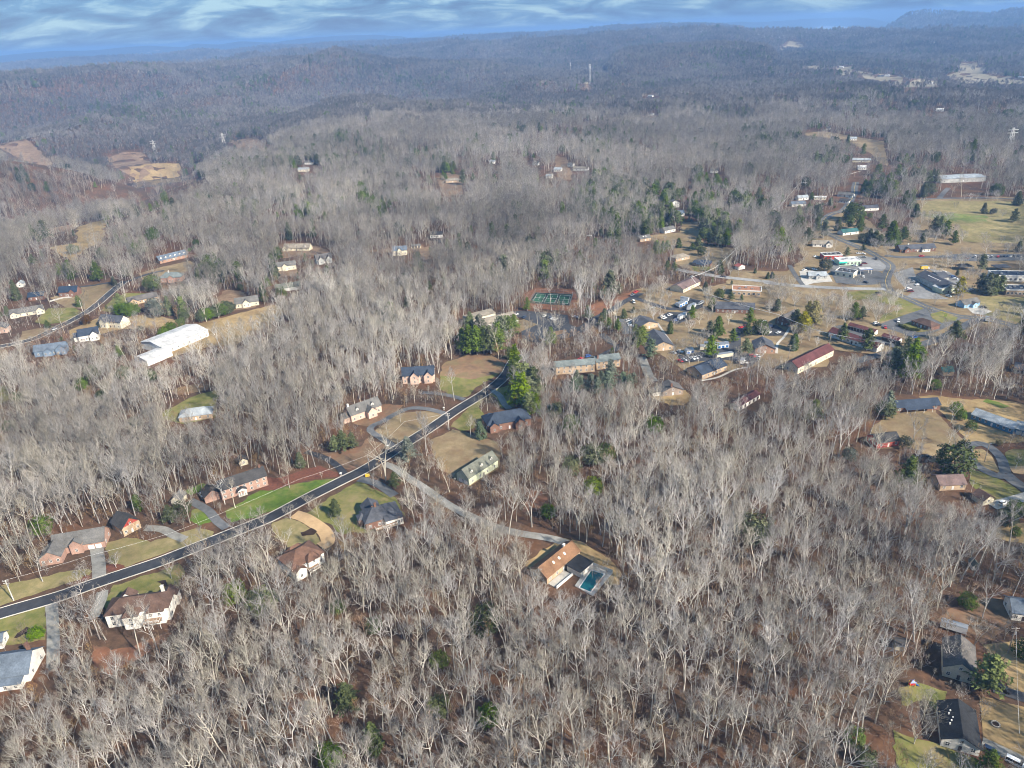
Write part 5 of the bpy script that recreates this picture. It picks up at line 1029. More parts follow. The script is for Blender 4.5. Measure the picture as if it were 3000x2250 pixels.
COURT = [(17.8,591.9),(50.9,580.0),(56.5,608.7),(24.5,617.9)]
POOL = [(23.6,235.8),(28.0,232.7),(35.1,243.4),(29.8,246.3)]
POOLDECK = [(22.0,237.1),(28.7,230.7),(38.6,243.9),(29.5,250.3)]
KIOSK = (301.0,565.6)
SMALL = [('mailbox','black and white mailbox pillar by the pink house driveway',-71.0,357.9,'mailbox'),('mailbox','stone mailbox pillar at the boulder bed driveway',-42.4,401.8,'mailbox'),('mailbox','mailbox pillar beside the wide pale drive at the street',-92.1,330.7,'mailbox'),('utility_box','yellow cabinet beside the street at the short driveway',-77.7,328.4,'cabinet'),('playset','red and blue toy playset on the small green yard',131.5,179.6,'playset'),('fire_pit','round stone fire pit in the gold front yard',150.1,163.1,'fire pit'),('dumpster','dark blue dumpster at the end of the red car strip',193.8,508.7,'dumpster'),('pavilion','dark hip-roofed picnic pavilion before the school',404.0,624.4,'pavilion'),('pavilion','flat grey shelter on the schoolyard grass',432.5,618.1,'pavilion'),('fuel_canopy','white and blue fuel canopy of the cream gas station',314.4,621.2,'canopy'),('sign_board','small green sign on the round grass island',325.4,511.3,'sign'),('boat','small pale boat on the tan campus corner',116.2,560.7,'boat'),('hedge','clipped dark hedge curving behind the brown brick bank',285.3,498.5,'hedge')]
HEDGE = [(285.0,499.7),(286.3,493.8),(288.9,488.9),(293.3,487.7)]
TOWN_SHEET = 47
CLEAR = [s_[3] for s_ in SHEETS if s_[6]]
CLEAR_LINES = [(r_[3], r_[8]) for r_ in ROADS if r_[8]]
N_SINGLE = 300
HAZE = 1.15e-4

# ------------------------------------------------------------------ terrain: one height function for everything
def _hash(ix, iy, seed):
    v = np.sin(ix * 127.1 + iy * 311.7 + seed * 74.7) * 43758.5453
    return v - np.floor(v)
def vnoise(x, y, wl, seed=0):
    x = np.asarray(x, float) / wl; y = np.asarray(y, float) / wl
    ix = np.floor(x); iy = np.floor(y); fx = x - ix; fy = y - iy
    fx = fx * fx * fx * (fx * (fx * 6 - 15) + 10); fy = fy * fy * fy * (fy * (fy * 6 - 15) + 10)
    a = _hash(ix, iy, seed); b = _hash(ix + 1, iy, seed); c = _hash(ix, iy + 1, seed); d = _hash(ix + 1, iy + 1, seed)
    return (a + (b - a) * fx) * (1 - fy) + (c + (d - c) * fx) * fy      # 0..1
def sstep(a, b, v):
    t = np.clip((v - a) / (b - a), 0, 1)
    return t * t * (3 - 2 * t)
_CP = np.array(CONTROL, float)
def _fit():
    n = len(_CP); P = _CP[:, :2] / 1750.0
    d = np.sqrt(((P[:, None] - P[None]) ** 2).sum(-1) + 0.0025)
    A = np.zeros((n + 1, n + 1)); A[:n, :n] = d + np.eye(n) * -0.01; A[:n, n] = 1; A[n, :n] = 1
    return np.linalg.solve(A, np.append(_CP[:, 2], 0)), P
_W, _P = _fit()
def _rbf(x, y):
    out = np.full(x.shape, _W[-1])
    for i in range(len(_P)):
        out += _W[i] * np.sqrt((x / 1750.0 - _P[i, 0]) ** 2 + (y / 1750.0 - _P[i, 1]) ** 2 + 0.0025)
    return out
LAKE_Z, POND_Z = -20.0, -85.75
def _ridged(x, y, wl, seed):
    return 1 - np.abs(vnoise(x, y, wl, seed) * 2 - 1)
def ground_z(x, y):
    x = np.atleast_1d(np.asarray(x, float)); y = np.atleast_1d(np.asarray(y, float))
    r = np.hypot(x, y); az = np.degrees(np.arctan2(x, y))
    near = _rbf(x, y)
    w = sstep(4550, 6300, r)
    h = near * (1 - w) - 38 * w
    wx = x + 150 * (vnoise(x, y, 540, 5) - 0.5); wy = y + 150 * (vnoise(x, y, 540, 6) - 0.5)
    left = sstep(7, -6, az)
    spur = _ridged(wx - 0.35 * wy, wy * 0.22, 620, 1) - 0.5 + 0.35 * (_ridged(wx - 0.2 * wy, wy * 0.4, 190, 4) - 0.5)
    roll = 0.9 * (vnoise(wx, wy, 520, 8) - 0.5) + 0.4 * (_ridged(wx, wy, 260, 2) - 0.5)
    rough = spur * left + roll * (1 - left)
    amp = sstep(1150, 2600, r) * (52 - 30 * left) + sstep(2200, 3100, r) * 85 * left * sstep(5200, 4300, r) - sstep(4550, 6650, r) * 10
    h = h + rough * amp + (vnoise(x, y, 230, 3) - 0.5) * 5 * sstep(120, 500, r) + (vnoise(x, y, 2600, 9) - 0.5) * 52 * sstep(4900, 8700, r)
    for pts, dist, wf, wb, seed in RANGES:
        a = np.array([p[0] for p in pts]); hc = np.interp(az, a, [p[1] for p in pts], left=-200, right=-200)
        edge = sstep(a[0] - 0.1, a[0] + 3, az) * sstep(a[-1] + 0.1, a[-1] - 3, az)
        if a[0] < -33: edge = sstep(a[-1] + 0.1, a[-1] - 3, az)
        if a[-1] > 33: edge = sstep(a[0] - 0.1, a[0] + 3, az)
        dd = dist * (1 + 0.10 * (vnoise(az * 10, az * 0 + seed * 10, 40, seed) - 0.5))
        t = np.where(r < dd, (r - dd) / (wf * dist), (r - dd) / (wb * dist))
        prof = np.exp(-t * t) * edge
        rr = 0.16 * (_ridged(x + y * 0.4, y * 0.6, dist * 0.085, seed + 20) - 0.5) * np.exp(-t * t * 0.6) * np.abs(t)
        cand = -60 + (hc + 60) * np.clip(prof + rr * edge, 0, None) + 26 * (vnoise(x, y, dist * .035, seed + 40) - .5) * prof
        k = 22.0
        m = np.maximum(h, cand)
        h = m + k * np.log1p(np.exp(-np.abs(h - cand) / k)) - k * np.log(2) * np.exp(-np.abs(h - cand) / k) * 1.0
    # water bodies sit in carved basins
    lk = in_poly(x, y, LAKE) | in_poly(x * 1.006, y * 1.006, LAKE) | in_poly(x * 0.994, y * 0.994, LAKE)
    h = np.where(lk, LAKE_Z - 6, h)
    wl_ = sstep(16.5, 20.0, az) * sstep(27.5, 25.0, az) * sstep(6000, 9000, r) * sstep(21500, 19000, r)
    h = np.where(lk, h, h * (1 - wl_) + wl_ * np.clip(h, LAKE_Z + 2, LAKE_Z + 6 + 16 * vnoise(x, y, 900, 12)))
    dpx, dpy = POND_C
    q = np.hypot((x - dpx) / POND_R[0], (y - dpy) / POND_R[1])
    h = h + (POND_Z - 3 - h) * sstep(1.9, 1.0, q)
    return h
def in_poly(x, y, poly):
    x = np.asarray(x, float); y = np.asarray(y, float)
    ins = np.zeros(x.shape, bool)
    P = np.asarray(poly, float)
    x0, y0 = P.min(0); x1, y1 = P.max(0)
    m = (x >= x0) & (x <= x1) & (y >= y0) & (y <= y1)
    if not m.any(): return ins
    xs, ys = x[m], y[m]; c = np.zeros(xs.shape, bool)
    n = len(P)
    for i in range(n):
        xa, ya = P[i]; xb, yb = P[(i + 1) % n]
        if ya == yb: continue
        c ^= ((ya > ys) != (yb > ys)) & (xs < (xb - xa) * (ys - ya) / (yb - ya) + xa)
    ins[m] = c
    return ins
def gz(x, y):
    return float(ground_z(x, y)[0])

# ------------------------------------------------------------------ helpers: objects, meshes, materials
def tag(o, label=None, cat=None, group=None, kind=None):
    if label: o['label'] = label
    if cat: o['category'] = cat
    if group: o['group'] = group
    if kind: o['kind'] = kind
    return o
def link(name, data, parent=None, loc=None, rz=None):
    o = bpy.data.objects.new(name, data)
    COL.objects.link(o)
    if parent is not None: o.parent = parent
    if loc is not None: o.location = loc
    if rz is not None: o.rotation_euler = (0, 0, rz)
    return o
def mesh_np(name, verts, faces, mats, fmat=None, smooth=False):
    """faces: list of arrays (n,3) / (n,4)"""
    me = bpy.data.meshes.new(name)
    verts = np.asarray(verts, np.float32)
    me.vertices.add(len(verts)); me.vertices.foreach_set('co', verts.ravel())
    tot = sum(f.size for f in faces); nf = sum(len(f) for f in faces)
    me.loops.add(tot); me.polygons.add(nf)
    me.loops.foreach_set('vertex_index', np.concatenate([np.asarray(f, np.int32).ravel() for f in faces]))
    sizes = np.concatenate([np.full(len(f), f.shape[1], np.int32) for f in faces])
    me.polygons.foreach_set('loop_start', np.concatenate([[0], np.cumsum(sizes)[:-1]]).astype(np.int32))
    if fmat is not None: me.polygons.foreach_set('material_index', np.asarray(fmat, np.int32))
    if smooth: me.polygons.foreach_set('use_smooth', np.ones(nf, bool))
    me.update(calc_edges=True)
    for m in (mats if isinstance(mats, (list, tuple)) else [mats]): me.materials.append(m)
    return me
_mats = {}
def mat(name, color, rough=0.9, var=0.12, scale=0.6, detail=4, color2=None, obj_var=0.0, bump=0.0, spec=0.2, metallic=0.0, thr=None, scale2=None, coord='Object', patch=None):
    """noise-mottled Principled material; obj_var adds a per-object brightness change"""
    if name in _mats: return _mats[name]
    m = bpy.data.materials.new(name); m.use_nodes = True
    t = m.node_tree; N = t.nodes; L = t.links
    b = N['Principled BSDF']
    b.inputs['Roughness'].default_value = rough; b.inputs['Metallic'].default_value = metallic
    b.inputs['Specular IOR Level'].default_value = spec
    c2 = color2 or tuple(c * (1 - 2 * var) for c in color); c1 = tuple(min(1, c * (1 + var)) for c in color) if color2 is None else color
    tcn = N.new('ShaderNodeTexCoord'); no = N.new('ShaderNodeTexNoise')
    no.inputs['Scale'].default_value = scale; no.inputs['Detail'].default_value = detail; no.inputs['Roughness'].default_value = 0.65
    L.new(tcn.outputs[coord], no.inputs['Vector'])
    r = N.new('ShaderNodeValToRGB'); lo, hi = thr or (0.3, 0.7)
    r.color_ramp.elements[0].position = lo; r.color_ramp.elements[0].color = (*c2, 1)
    r.color_ramp.elements[1].position = hi; r.color_ramp.elements[1].color = (*c1, 1)
    L.new(no.outputs['Fac'], r.inputs[0])
    out = r.outputs[0]
    if scale2:
        n2 = N.new('ShaderNodeTexNoise'); n2.inputs['Scale'].default_value = scale2; n2.inputs['Detail'].default_value = 3
        L.new(tcn.outputs[coord], n2.inputs['Vector'])
        mr = N.new('ShaderNodeMapRange'); mr.inputs['From Min'].default_value = 0.3; mr.inputs['From Max'].default_value = 0.7; mr.inputs['To Min'].default_value = 0.72; mr.inputs['To Max'].default_value = 1.22
        L.new(n2.outputs['Fac'], mr.inputs['Value'])
        mx = N.new('ShaderNodeVectorMath'); mx.operation = 'SCALE'
        L.new(out, mx.inputs[0]); L.new(mr.outputs[0], mx.inputs['Scale']); out = mx.outputs[0]
    if patch:                                   # blotches of a third colour with their own ragged shape
        n3 = N.new('ShaderNodeTexNoise'); n3.inputs['Scale'].default_value = 0.09; n3.inputs['Detail'].default_value = 9; n3.inputs['Roughness'].default_value = 0.72
        L.new(tcn.outputs[coord], n3.inputs['Vector']); r3 = N.new('ShaderNodeValToRGB'); r3.color_ramp.elements[0].position = 0.47; r3.color_ramp.elements[1].position = 0.66
        r3.color_ramp.elements[0].color = (0, 0, 0, 1); r3.color_ramp.elements[1].color = (.8, .8, .8, 1)
        L.new(n3.outputs['Fac'], r3.inputs[0]); m3 = N.new('ShaderNodeMix'); m3.data_type = 'RGBA'; L.new(r3.outputs[0], m3.inputs[0]); L.new(out, m3.inputs[6]); m3.inputs[7].default_value = (*patch, 1); out = m3.outputs[2]
    if obj_var:
        sa = N.new('ShaderNodeAttribute'); sa.attribute_type = 'INSTANCER'; sa.attribute_name = 'stand'; sm_ = N.new('ShaderNodeMath'); sm_.operation = 'ADD'; sm_.inputs[1].default_value = 1.0
        L.new(sa.outputs['Fac'], sm_.inputs[0]); sx = N.new('ShaderNodeVectorMath'); sx.operation = 'SCALE'; L.new(out, sx.inputs[0]); L.new(sm_.outputs[0], sx.inputs['Scale']); out = sx.outputs[0]
        oi = N.new('ShaderNodeObjectInfo'); mr = N.new('ShaderNodeMapRange')
        mr.inputs['To Min'].default_value = 1 - obj_var; mr.inputs['To Max'].default_value = 1 + obj_var
        L.new(oi.outputs['Random'], mr.inputs['Value'])
        mx = N.new('ShaderNodeVectorMath'); mx.operation = 'SCALE'
        L.new(out, mx.inputs[0]); L.new(mr.outputs[0], mx.inputs['Scale']); out = mx.outputs[0]
        hs = N.new('ShaderNodeHueSaturation')
        mr2 = N.new('ShaderNodeMapRange'); mr2.inputs['To Min'].default_value = 0.975; mr2.inputs['To Max'].default_value = 1.0
        mu = N.new('ShaderNodeMath'); mu.operation = 'MULTIPLY'; mu.inputs[1].default_value = 17.3; fr = N.new('ShaderNodeMath'); fr.operation = 'FRACT'
        L.new(oi.outputs['Random'], mu.inputs[0]); L.new(mu.outputs[0], fr.inputs[0]); L.new(fr.outputs[0], mr2.inputs['Value'])
        mr2.inputs['To Min'].default_value = 0.485; mr2.inputs['To Max'].default_value = 0.515
        L.new(mr2.outputs[0], hs.inputs['Hue'])
        ms = N.new('ShaderNodeMapRange'); ms.inputs['To Min'].default_value = 0.55; ms.inputs['To Max'].default_value = 1.35
        L.new(fr.outputs[0], ms.inputs['Value']); L.new(ms.outputs[0], hs.inputs['Saturation'])
        L.new(out, hs.inputs['Color']); out = hs.outputs[0]
    L.new(out, b.inputs['Base Color'])
    if bump:
        bp = N.new('ShaderNodeBump'); bp.inputs['Strength'].default_value = bump; bp.inputs['Distance'].default_value = 0.3
        L.new(no.outputs['Fac'], bp.inputs['Height']); L.new(bp.outputs[0], b.inputs['Normal'])
    _mats[name] = m
    return m

# ------------------------------------------------------------------ the ground sheet (finer close by, reaching the last ridge)
def ground_material():
    m = bpy.data.materials.new('leaf_litter_ground'); m.use_nodes = True
    t = m.node_tree; N = t.nodes; L = t.links; b = N['Principled BSDF']; b.inputs['Roughness'].default_value = 0.97; b.inputs['Specular IOR Level'].default_value = 0.1
    geo = N.new('ShaderNodeNewGeometry')
    def noise(s, d=5, rg=.6):
        n = N.new('ShaderNodeTexNoise'); n.inputs['Scale'].default_value = s; n.inputs['Detail'].default_value = d; n.inputs['Roughness'].default_value = rg
        L.new(geo.outputs['Position'], n.inputs['Vector']); return n.outputs['Fac']
    def ramp(f, st):
        r = N.new('ShaderNodeValToRGB'); els = r.color_ramp.elements
        while len(els) < len(st): els.new(0.5)
        for e, (p, c) in zip(els, st): e.position = p; e.color = (*c, 1)
        L.new(f, r.inputs[0]); return r.outputs[0]
    a = ramp(noise(0.35, 8, .75), [(.30, (.03, .021, .015)), (.48, (.078, .048, .032)), (.62, (.135, .08, .05)), (.75, (.22, .15, .095))])
    c = ramp(noise(0.035, 4), [(.35, (.055, .042, .03)), (.5, (.105, .064, .04)), (.66, (.19, .085, .04))])
    mx = N.new('ShaderNodeMix'); mx.data_type = 'RGBA'; mx.inputs[0].default_value = 0.45
    L.new(a, mx.inputs[6]); L.new(c, mx.inputs[7])
    # far woods: the crowns are too small to tell apart, their grey-brown tops take over
    far = ramp(noise(0.035, 9, .8), [(.30, (.025, .024, .025)), (.5, (.06, .055, .053)), (.7, (.11, .10, .092))])
    ev = ramp(noise(0.012, 6, .75), [(.60, (0, 0, 0)), (.68, (1, 1, 1))])
    fm = N.new('ShaderNodeMix'); fm.data_type = 'RGBA'; L.new(ev, fm.inputs[0]); L.new(far, fm.inputs[6]); fm.inputs[7].default_value = (.022, .035, .022, 1)
    fd = ramp(noise(0.0013, 5, .65), [(.655, (0, 0, 0)), (.675, (1, 1, 1))])
    fm2 = N.new('ShaderNodeMix'); fm2.data_type = 'RGBA'; L.new(fd, fm2.inputs[0]); L.new(fm.outputs[2], fm2.inputs[6]); fm2.inputs[7].default_value = (.36, .31, .21, 1)
    ln = N.new('ShaderNodeVectorMath'); ln.operation = 'LENGTH'; L.new(geo.outputs['Position'], ln.inputs[0])
    mr = N.new('ShaderNodeMapRange'); mr.inputs['From Min'].default_value = 5200; mr.inputs['From Max'].default_value = 9500; L.new(ln.outputs['Value'], mr.inputs['Value'])
    m3 = N.new('ShaderNodeMix'); m3.data_type = 'RGBA'; L.new(mr.outputs[0], m3.inputs[0]); L.new(mx.outputs[2], m3.inputs[6]); L.new(fm2.outputs[2], m3.inputs[7])
    L.new(m3.outputs[2], b.inputs['Base Color'])
    bp = N.new('ShaderNodeBump'); bp.inputs['Distance'].default_value = 9.0; bp.inputs['Strength'].default_value = 0.9
    mul = N.new('ShaderNodeMath'); mul.operation = 'MULTIPLY'; L.new(noise(0.05, 6, .7), mul.inputs[0]); L.new(mr.outputs[0], mul.inputs[1])
    L.new(mul.outputs[0], bp.inputs['Height']); L.new(bp.outputs[0], b.inputs['Normal'])
    return m
NA, NR = 400, 560
az = np.concatenate([np.linspace(-85, -42, 24)[:-1], np.linspace(-42, 42, NA), np.linspace(42, 85, 24)[1:]])
rr = np.concatenate([[10, 45, 80], np.exp(np.linspace(math.log(105), math.log(75000), NR))])
A, RR = np.meshgrid(np.radians(az), rr)
GX, GY = RR * np.sin(A), RR * np.cos(A)
GZ = ground_z(GX.ravel(), GY.ravel())
nA = len(az)
i0 = (np.arange(len(rr) - 1)[:, None] * nA + np.arange(nA - 1)[None]).ravel()
q = np.stack([i0, i0 + 1, i0 + nA + 1, i0 + nA], 1)
gme = mesh_np('ground', np.stack([GX.ravel(), GY.ravel(), GZ], 1), [q], ground_material(), smooth=True)
ground = link('ground', gme); tag(ground, 'rolling ground under the woods, brown with fallen leaves', kind='structure')
def water_mat(name, col, rough):
    m = mat(name, col, rough, var=.1, scale=0.02, spec=0.5); return m
def flat_sheet(name, poly, z, m, label, kind='structure'):
    v = [(x, y, z) for x, y in poly]
    me = bpy.data.meshes.new(name); me.from_pydata(v, [], [list(range(len(v)))]); me.materials.append(m); me.update()
    if me.polygons[0].normal.z < 0: me.flip_normals()
    o = link(name, me); tag(o, label, kind=kind); return o
flat_sheet('lake', LAKE, LAKE_Z, water_mat('lake_water', (.72, .77, .80), .2), 'pale reservoir lying between the far ridges')  # sky reflection is put into the base colour, far paler than real water
flat_sheet('pond', [(POND_C[0] + POND_R[0] * 1.5 * math.cos(a), POND_C[1] + POND_R[1] * 1.5 * math.sin(a)) for a in np.linspace(0, 6.2, 24)], POND_Z, water_mat('pond_water', (.012, .02, .03), .08), 'dark river water in the wooded valley')
# ------------------------------------------------------------------ air
hz = bpy.data.materials.new('haze'); hz.use_nodes = True; hz.node_tree.nodes.clear()
pv = hz.node_tree.nodes.new('ShaderNodeVolumePrincipled'); ho = hz.node_tree.nodes.new('ShaderNodeOutputMaterial')
pv.inputs['Color'].default_value = (0.24, 0.44, 0.79, 1); pv.inputs['Density'].default_value = HAZE; pv.inputs['Anisotropy'].default_value = 0.0
hz.node_tree.links.new(pv.outputs[0], ho.inputs['Volume'])
bm = bmesh.new(); bmesh.ops.create_cube(bm, size=1.0)
hme = bpy.data.meshes.new('haze'); 
for v in bm.verts: v.co = (v.co.x * 180000, v.co.y * 90000 + 40000, (GZ.max() + 14 - 210) / 2 + v.co.z * (GZ.max() + 14 + 210))
bm.to_mesh(hme); hme.materials.append(hz); tag(link('haze', hme), 'blue winter haze over the far ridges', 'haze', kind='stuff')

# ------------------------------------------------------------------ bare trees: recursive branching, tapered tubes and thin twigs
class Wood:
    def __init__(s): s.seg = []; s.tw = []
    def tube(s, p0, p1, r0, r1): s.seg.append((*p0, *p1, r0, r1))
    def twig(s, p0, p1, w): s.tw.append((*p0, *p1, w))
def wood_mesh(name, seg, tw, mats, sides=3, rng=None):
    V = []; Fc = []; n0 = 0; faces = []; fm = []
    if len(seg):
        S = np.array(seg); a = S[:, :3]; b = S[:, 3:6]; d = b - a
        d /= np.linalg.norm(d, axis=1)[:, None] + 1e-9
        ref = np.where(np.abs(d[:, 2:3]) > 0.9, np.array([[1., 0, 0]]), np.array([[0, 0, 1.]]))
        u = np.cross(d, ref); u /= np.linalg.norm(u, axis=1)[:, None]; v = np.cross(d, u)
        n = len(S); ang = np.arange(sides) * 2 * np.pi / sides
        ring = lambda c, r: c[:, None] + r[:, None, None] * (np.cos(ang)[None, :, None] * u[:, None] + np.sin(ang)[None, :, None] * v[:, None])
        P = np.concatenate([ring(a, S[:, 6]), ring(b, S[:, 7])], 1)
        V.append(P.reshape(-1, 3)); base = np.arange(n)[:, None] * 2 * sides
        q = []
        for k in range(sides):
            k2 = (k + 1) % sides
            q.append(np.stack([base[:, 0] + k, base[:, 0] + k2, base[:, 0] + sides + k2, base[:, 0] + sides + k], 1))
        q = np.concatenate(q); faces.append(q); fm.append(np.zeros(len(q), int)); n0 = n * 2 * sides
    if len(tw):
        S = np.array(tw); a = S[:, :3]; b = S[:, 3:6]; d = b - a
        rr = np.random.default_rng(7).normal(size=d.shape); u = np.cross(d, rr); u /= np.linalg.norm(u, axis=1)[:, None] + 1e-9
        w = S[:, 6:7] * 0.5; n = len(S)
        V.append(np.stack([a - u * w, a + u * w, b], 1).reshape(-1, 3))
        f = n0 + np.arange(n * 3).reshape(-1, 3); faces.append(f); fm.append(np.full(len(f), 0 if not len(seg) or len(mats) == 1 else 1, int))
    return mesh_np(name, np.concatenate(V), faces, mats, np.concatenate(fm))
def rot_dir(d, ang, az, rng):
    d = d / np.linalg.norm(d); ref = np.array([1., 0, 0]) if abs(d[2]) > 0.9 else np.array([0, 0, 1.])
    u = np.cross(d, ref); u /= np.linalg.norm(u); v = np.cross(d, u)
    return d * math.cos(ang) + (u * math.cos(az) + v * math.sin(az)) * math.sin(ang)
UP = np.array([0, 0, 1.])
def bare_tree(seed, H=22.0, clear=0.45, spread=1.0, leaders=1, n_br=15, n_sub=6, n_tw=6, twlen=1.25, thick=1.0, tww=0.055):
    """returns (trunk wood, crown wood)"""
    g = np.random.default_rng(seed); T = Wood(); K = Wood()
    def branch(p, d, L, r, depth, up):
        ns = 4 if depth == 0 else 3
        pts = [p]; dirs = []
        for i in range(ns):
            d = d + UP * up * (0.5 + 0.5 * g.random()) + g.normal(size=3) * 0.10; d = d / np.linalg.norm(d)
            p2 = pts[-1] + d * L / ns
            ra = r * (1 - 0.8 * i / ns); rb = r * (1 - 0.8 * (i + 1) / ns)
            (T if depth == 0 else K).tube(pts[-1], p2, ra, rb); pts.append(p2); dirs.append(d)
        if depth < 1:
            for k in range(n_sub):
                t = 0.22 + 0.78 * (k + g.random()) / n_sub; i = min(int(t * ns), ns - 1); f = t * ns - i
                q = pts[i] + (pts[i + 1] - pts[i]) * f
                branch(q, rot_dir(dirs[i], R(25 + 35 * g.random()), g.random() * 6.28, g), L * (0.30 + 0.30 * g.random()), r * 0.42, depth + 1, 0.16)
        m = n_tw if depth else n_tw // 2
        for k in range(m):
            t = (0.15 if depth else 0.5) + (0.85 if depth else 0.5) * (k + g.random()) / m; t = min(t, 0.999); i = min(int(t * ns), ns - 1); f = t * ns - i
            q = pts[i] + (pts[i + 1] - pts[i]) * f
            dd = rot_dir(dirs[i], R(15 + 45 * g.random()), g.random() * 6.28, g) + UP * 0.25
            dd /= np.linalg.norm(dd); Lt = twlen * (0.6 + 0.9 * g.random())
            K.twig(q, q + dd * Lt, tww * (0.7 + 0.6 * g.random()))
            e2 = rot_dir(dd, R(20 + 30 * g.random()), g.random() * 6.28, g)
            K.twig(q + dd * Lt * 0.35, q + dd * Lt * 0.35 + e2 * Lt * 0.7, tww * 0.8)
    r0 = 0.0115 * H * thick
    for ld in range(leaders):
        p = np.array([0, 0, -0.3]); d = UP + g.normal(size=3) * 0.05; nseg = 8
        fork = clear * (0.55 + 0.2 * g.random()) if leaders > 1 else 9
        top = H * (0.93 + 0.07 * g.random()) * (1 if leaders == 1 else 0.92); off = ld * 2 * math.pi / max(leaders, 1) + g.random()
        pts = [p]
        for i in range(nseg):
            t = (i + 0.5) / nseg
            if leaders > 1 and t > fork: d = d + np.array([math.cos(off), math.sin(off), 0]) * 0.13
            d = d + g.normal(size=3) * 0.045 + UP * 0.08; d = d / np.linalg.norm(d)
            if leaders > 1 and ld > 0 and t <= fork: d = UP.copy()
            p2 = pts[-1] + d * top / nseg
            T.tube(pts[-1], p2, r0 * (1 - 0.88 * i / nseg) * (1.0 if leaders == 1 else 0.85), r0 * (1 - 0.88 * (i + 1) / nseg) * (1.0 if leaders == 1 else 0.85)); pts.append(p2)
        nb = max(4, n_br // leaders)
        for k in range(nb):
            t = clear + (0.98 - clear) * (k + g.random() * 0.8) / nb; i = min(int(t * nseg), nseg - 1); f = t * nseg - i
            q = pts[i] + (pts[i + 1] - pts[i]) * f
            rel = (t - clear) / (1 - clear)
            L = H * 0.27 * spread * (0.55 + 0.9 * math.sin(math.pi * min(1, 0.25 + 0.75 * rel) ** 0.8)) * (0.7 + 0.5 * g.random()) * (1 - 0.45 * rel)
            dd = rot_dir(UP, R((62 - 30 * rel) * (0.75 + 0.4 * g.random())), k * 2.4 + g.random() * 0.8, g)
            branch(q, dd, L, r0 * (0.46 - 0.22 * rel), 0, 0.22)
    return T, K
M_BARK = mat('bark', (0.60, 0.565, 0.51), 0.95, color2=(0.37, 0.335, 0.29), scale=0.35, detail=5, obj_var=0.28)
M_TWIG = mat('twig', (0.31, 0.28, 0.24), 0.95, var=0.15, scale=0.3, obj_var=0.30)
M_TWIGM = mat('twig_mass', (0.235, 0.212, 0.185), 0.95, var=0.15, scale=0.3, obj_var=0.30)  # self-shadow inside mid-distance crowns is put into this darker twig colour
M_TWIGF = mat('twig_far_mass', (0.165, 0.15, 0.138), 0.95, var=0.15, scale=0.1, obj_var=0.35)  # same for far crowns: inner shade painted into a still darker twig colour
M_BARKM = mat('bark_mass', (0.44, 0.405, 0.355), 0.95, color2=(0.24, 0.22, 0.19), scale=0.35, detail=5, obj_var=0.28)  # bark darkened along with the shaded twigs of mid and far trees
M_DRY = mat('dry_twig', (0.30, 0.20, 0.125), 0.95, var=0.2, scale=0.6, obj_var=0.35)
def foliage_mesh(name, seed, kind, H=10.0):
    g = np.random.default_rng(seed); C = []; N_ = []
    if kind == 'p':
        z = H * (.16 + .1 * g.random()); 
        while z < H * .97:
            t = z / H; Rr = H * (.33 + .06 * g.random()) * (1 - t) ** .62 * (1.15 if g.random() > .3 else .75) + .12
            nb = int(5 + 3 * g.random()); a0 = g.random() * 6.28
            for k in range(nb):
                a = a0 + 6.283 * k / nb + g.normal() * .2; Lb = Rr * (.65 + .45 * g.random())
                for j in range(max(3, int(Lb / .32))):
                    f = (j + .6 * g.random()) / max(3, int(Lb / .32)); q = np.array([math.cos(a) * Lb * f, math.sin(a) * Lb * f, z + f * Lb * .22 - f * f * Lb * .12]) + g.normal(size=3) * .13; C.append(q); N_.append((math.cos(a) * .5, math.sin(a) * .5, .8))
            z += H * (.055 + .035 * g.random()) * (1.2 - .5 * t)
    else:
        n = 520
        for k in range(n):
            a = g.random() * 6.283
            if kind == 'c':
                t = g.random() ** 1.25; rr = H * .27 * (1 - t) ** .62 * min(1, .45 + t * 5) * (.6 + .75 * vnoise(a * 1.6, t * 7, 1, seed)); s = math.sqrt(.35 + .65 * g.random()); q = (math.cos(a) * rr * s, math.sin(a) * rr * s, H * (.03 + .97 * t))
            else:
                e_ = math.acos(1 - 1.75 * g.random()); s = (.6 + .4 * g.random() ** .5) * (.68 + .6 * vnoise(a * 1.7, e_ * 2.4, 1, seed)); q = (math.sin(e_) * math.cos(a) * H * .40 * s, math.sin(e_) * math.sin(a) * H * .40 * s, H * .50 + math.cos(e_) * H * .46 * s)
            C.append(np.array(q)); N_.append((math.cos(a), math.sin(a), .4))
    C = np.array(C); N_ = np.array(N_, float); m = 4; n = len(C)
    sz = {'p': .62, 'c': .62, 'r': .66}[kind] * H / 10
    cc = np.repeat(C, m, 0) + g.normal(size=(n * m, 3)) * sz * .35; nn = np.repeat(N_, m, 0) + g.normal(size=(n * m, 3)) * .55; nn /= np.linalg.norm(nn, axis=1)[:, None]
    u = np.cross(nn, g.normal(size=nn.shape)); u /= np.linalg.norm(u, axis=1)[:, None]; v = np.cross(nn, u); s = sz * (.5 + .6 * g.random((n * m, 1)))
    V = np.stack([cc - u * s * .45, cc + u * s * .45, cc + v * s * 1.05], 1).reshape(-1, 3)
    return V, np.arange(n * m * 3).reshape(-1, 3)
def fol(name, c, c2): return mat(name, c, .8, color2=c2, scale=.9, detail=5, obj_var=.3, spec=.15)
FOL = {'p': fol('pine_needles', (.155, .19, .045), (.045, .068, .02)), 'c': fol('cedar_foliage', (.115, .14, .045), (.035, .048, .018)), 'r': fol('evergreen_leaves', (.13, .175, .036), (.04, .062, .017)),
       'gold': fol('golden_needles', (.29, .235, .05), (.11, .105, .025)), 'lime': fol('lime_needles', (.18, .215, .04), (.07, .095, .02)), 'rust': fol('rust_needles', (.16, .085, .035), (.07, .04, .02)), 'grey': fol('grey_needles', (.17, .20, .135), (.07, .088, .06))}
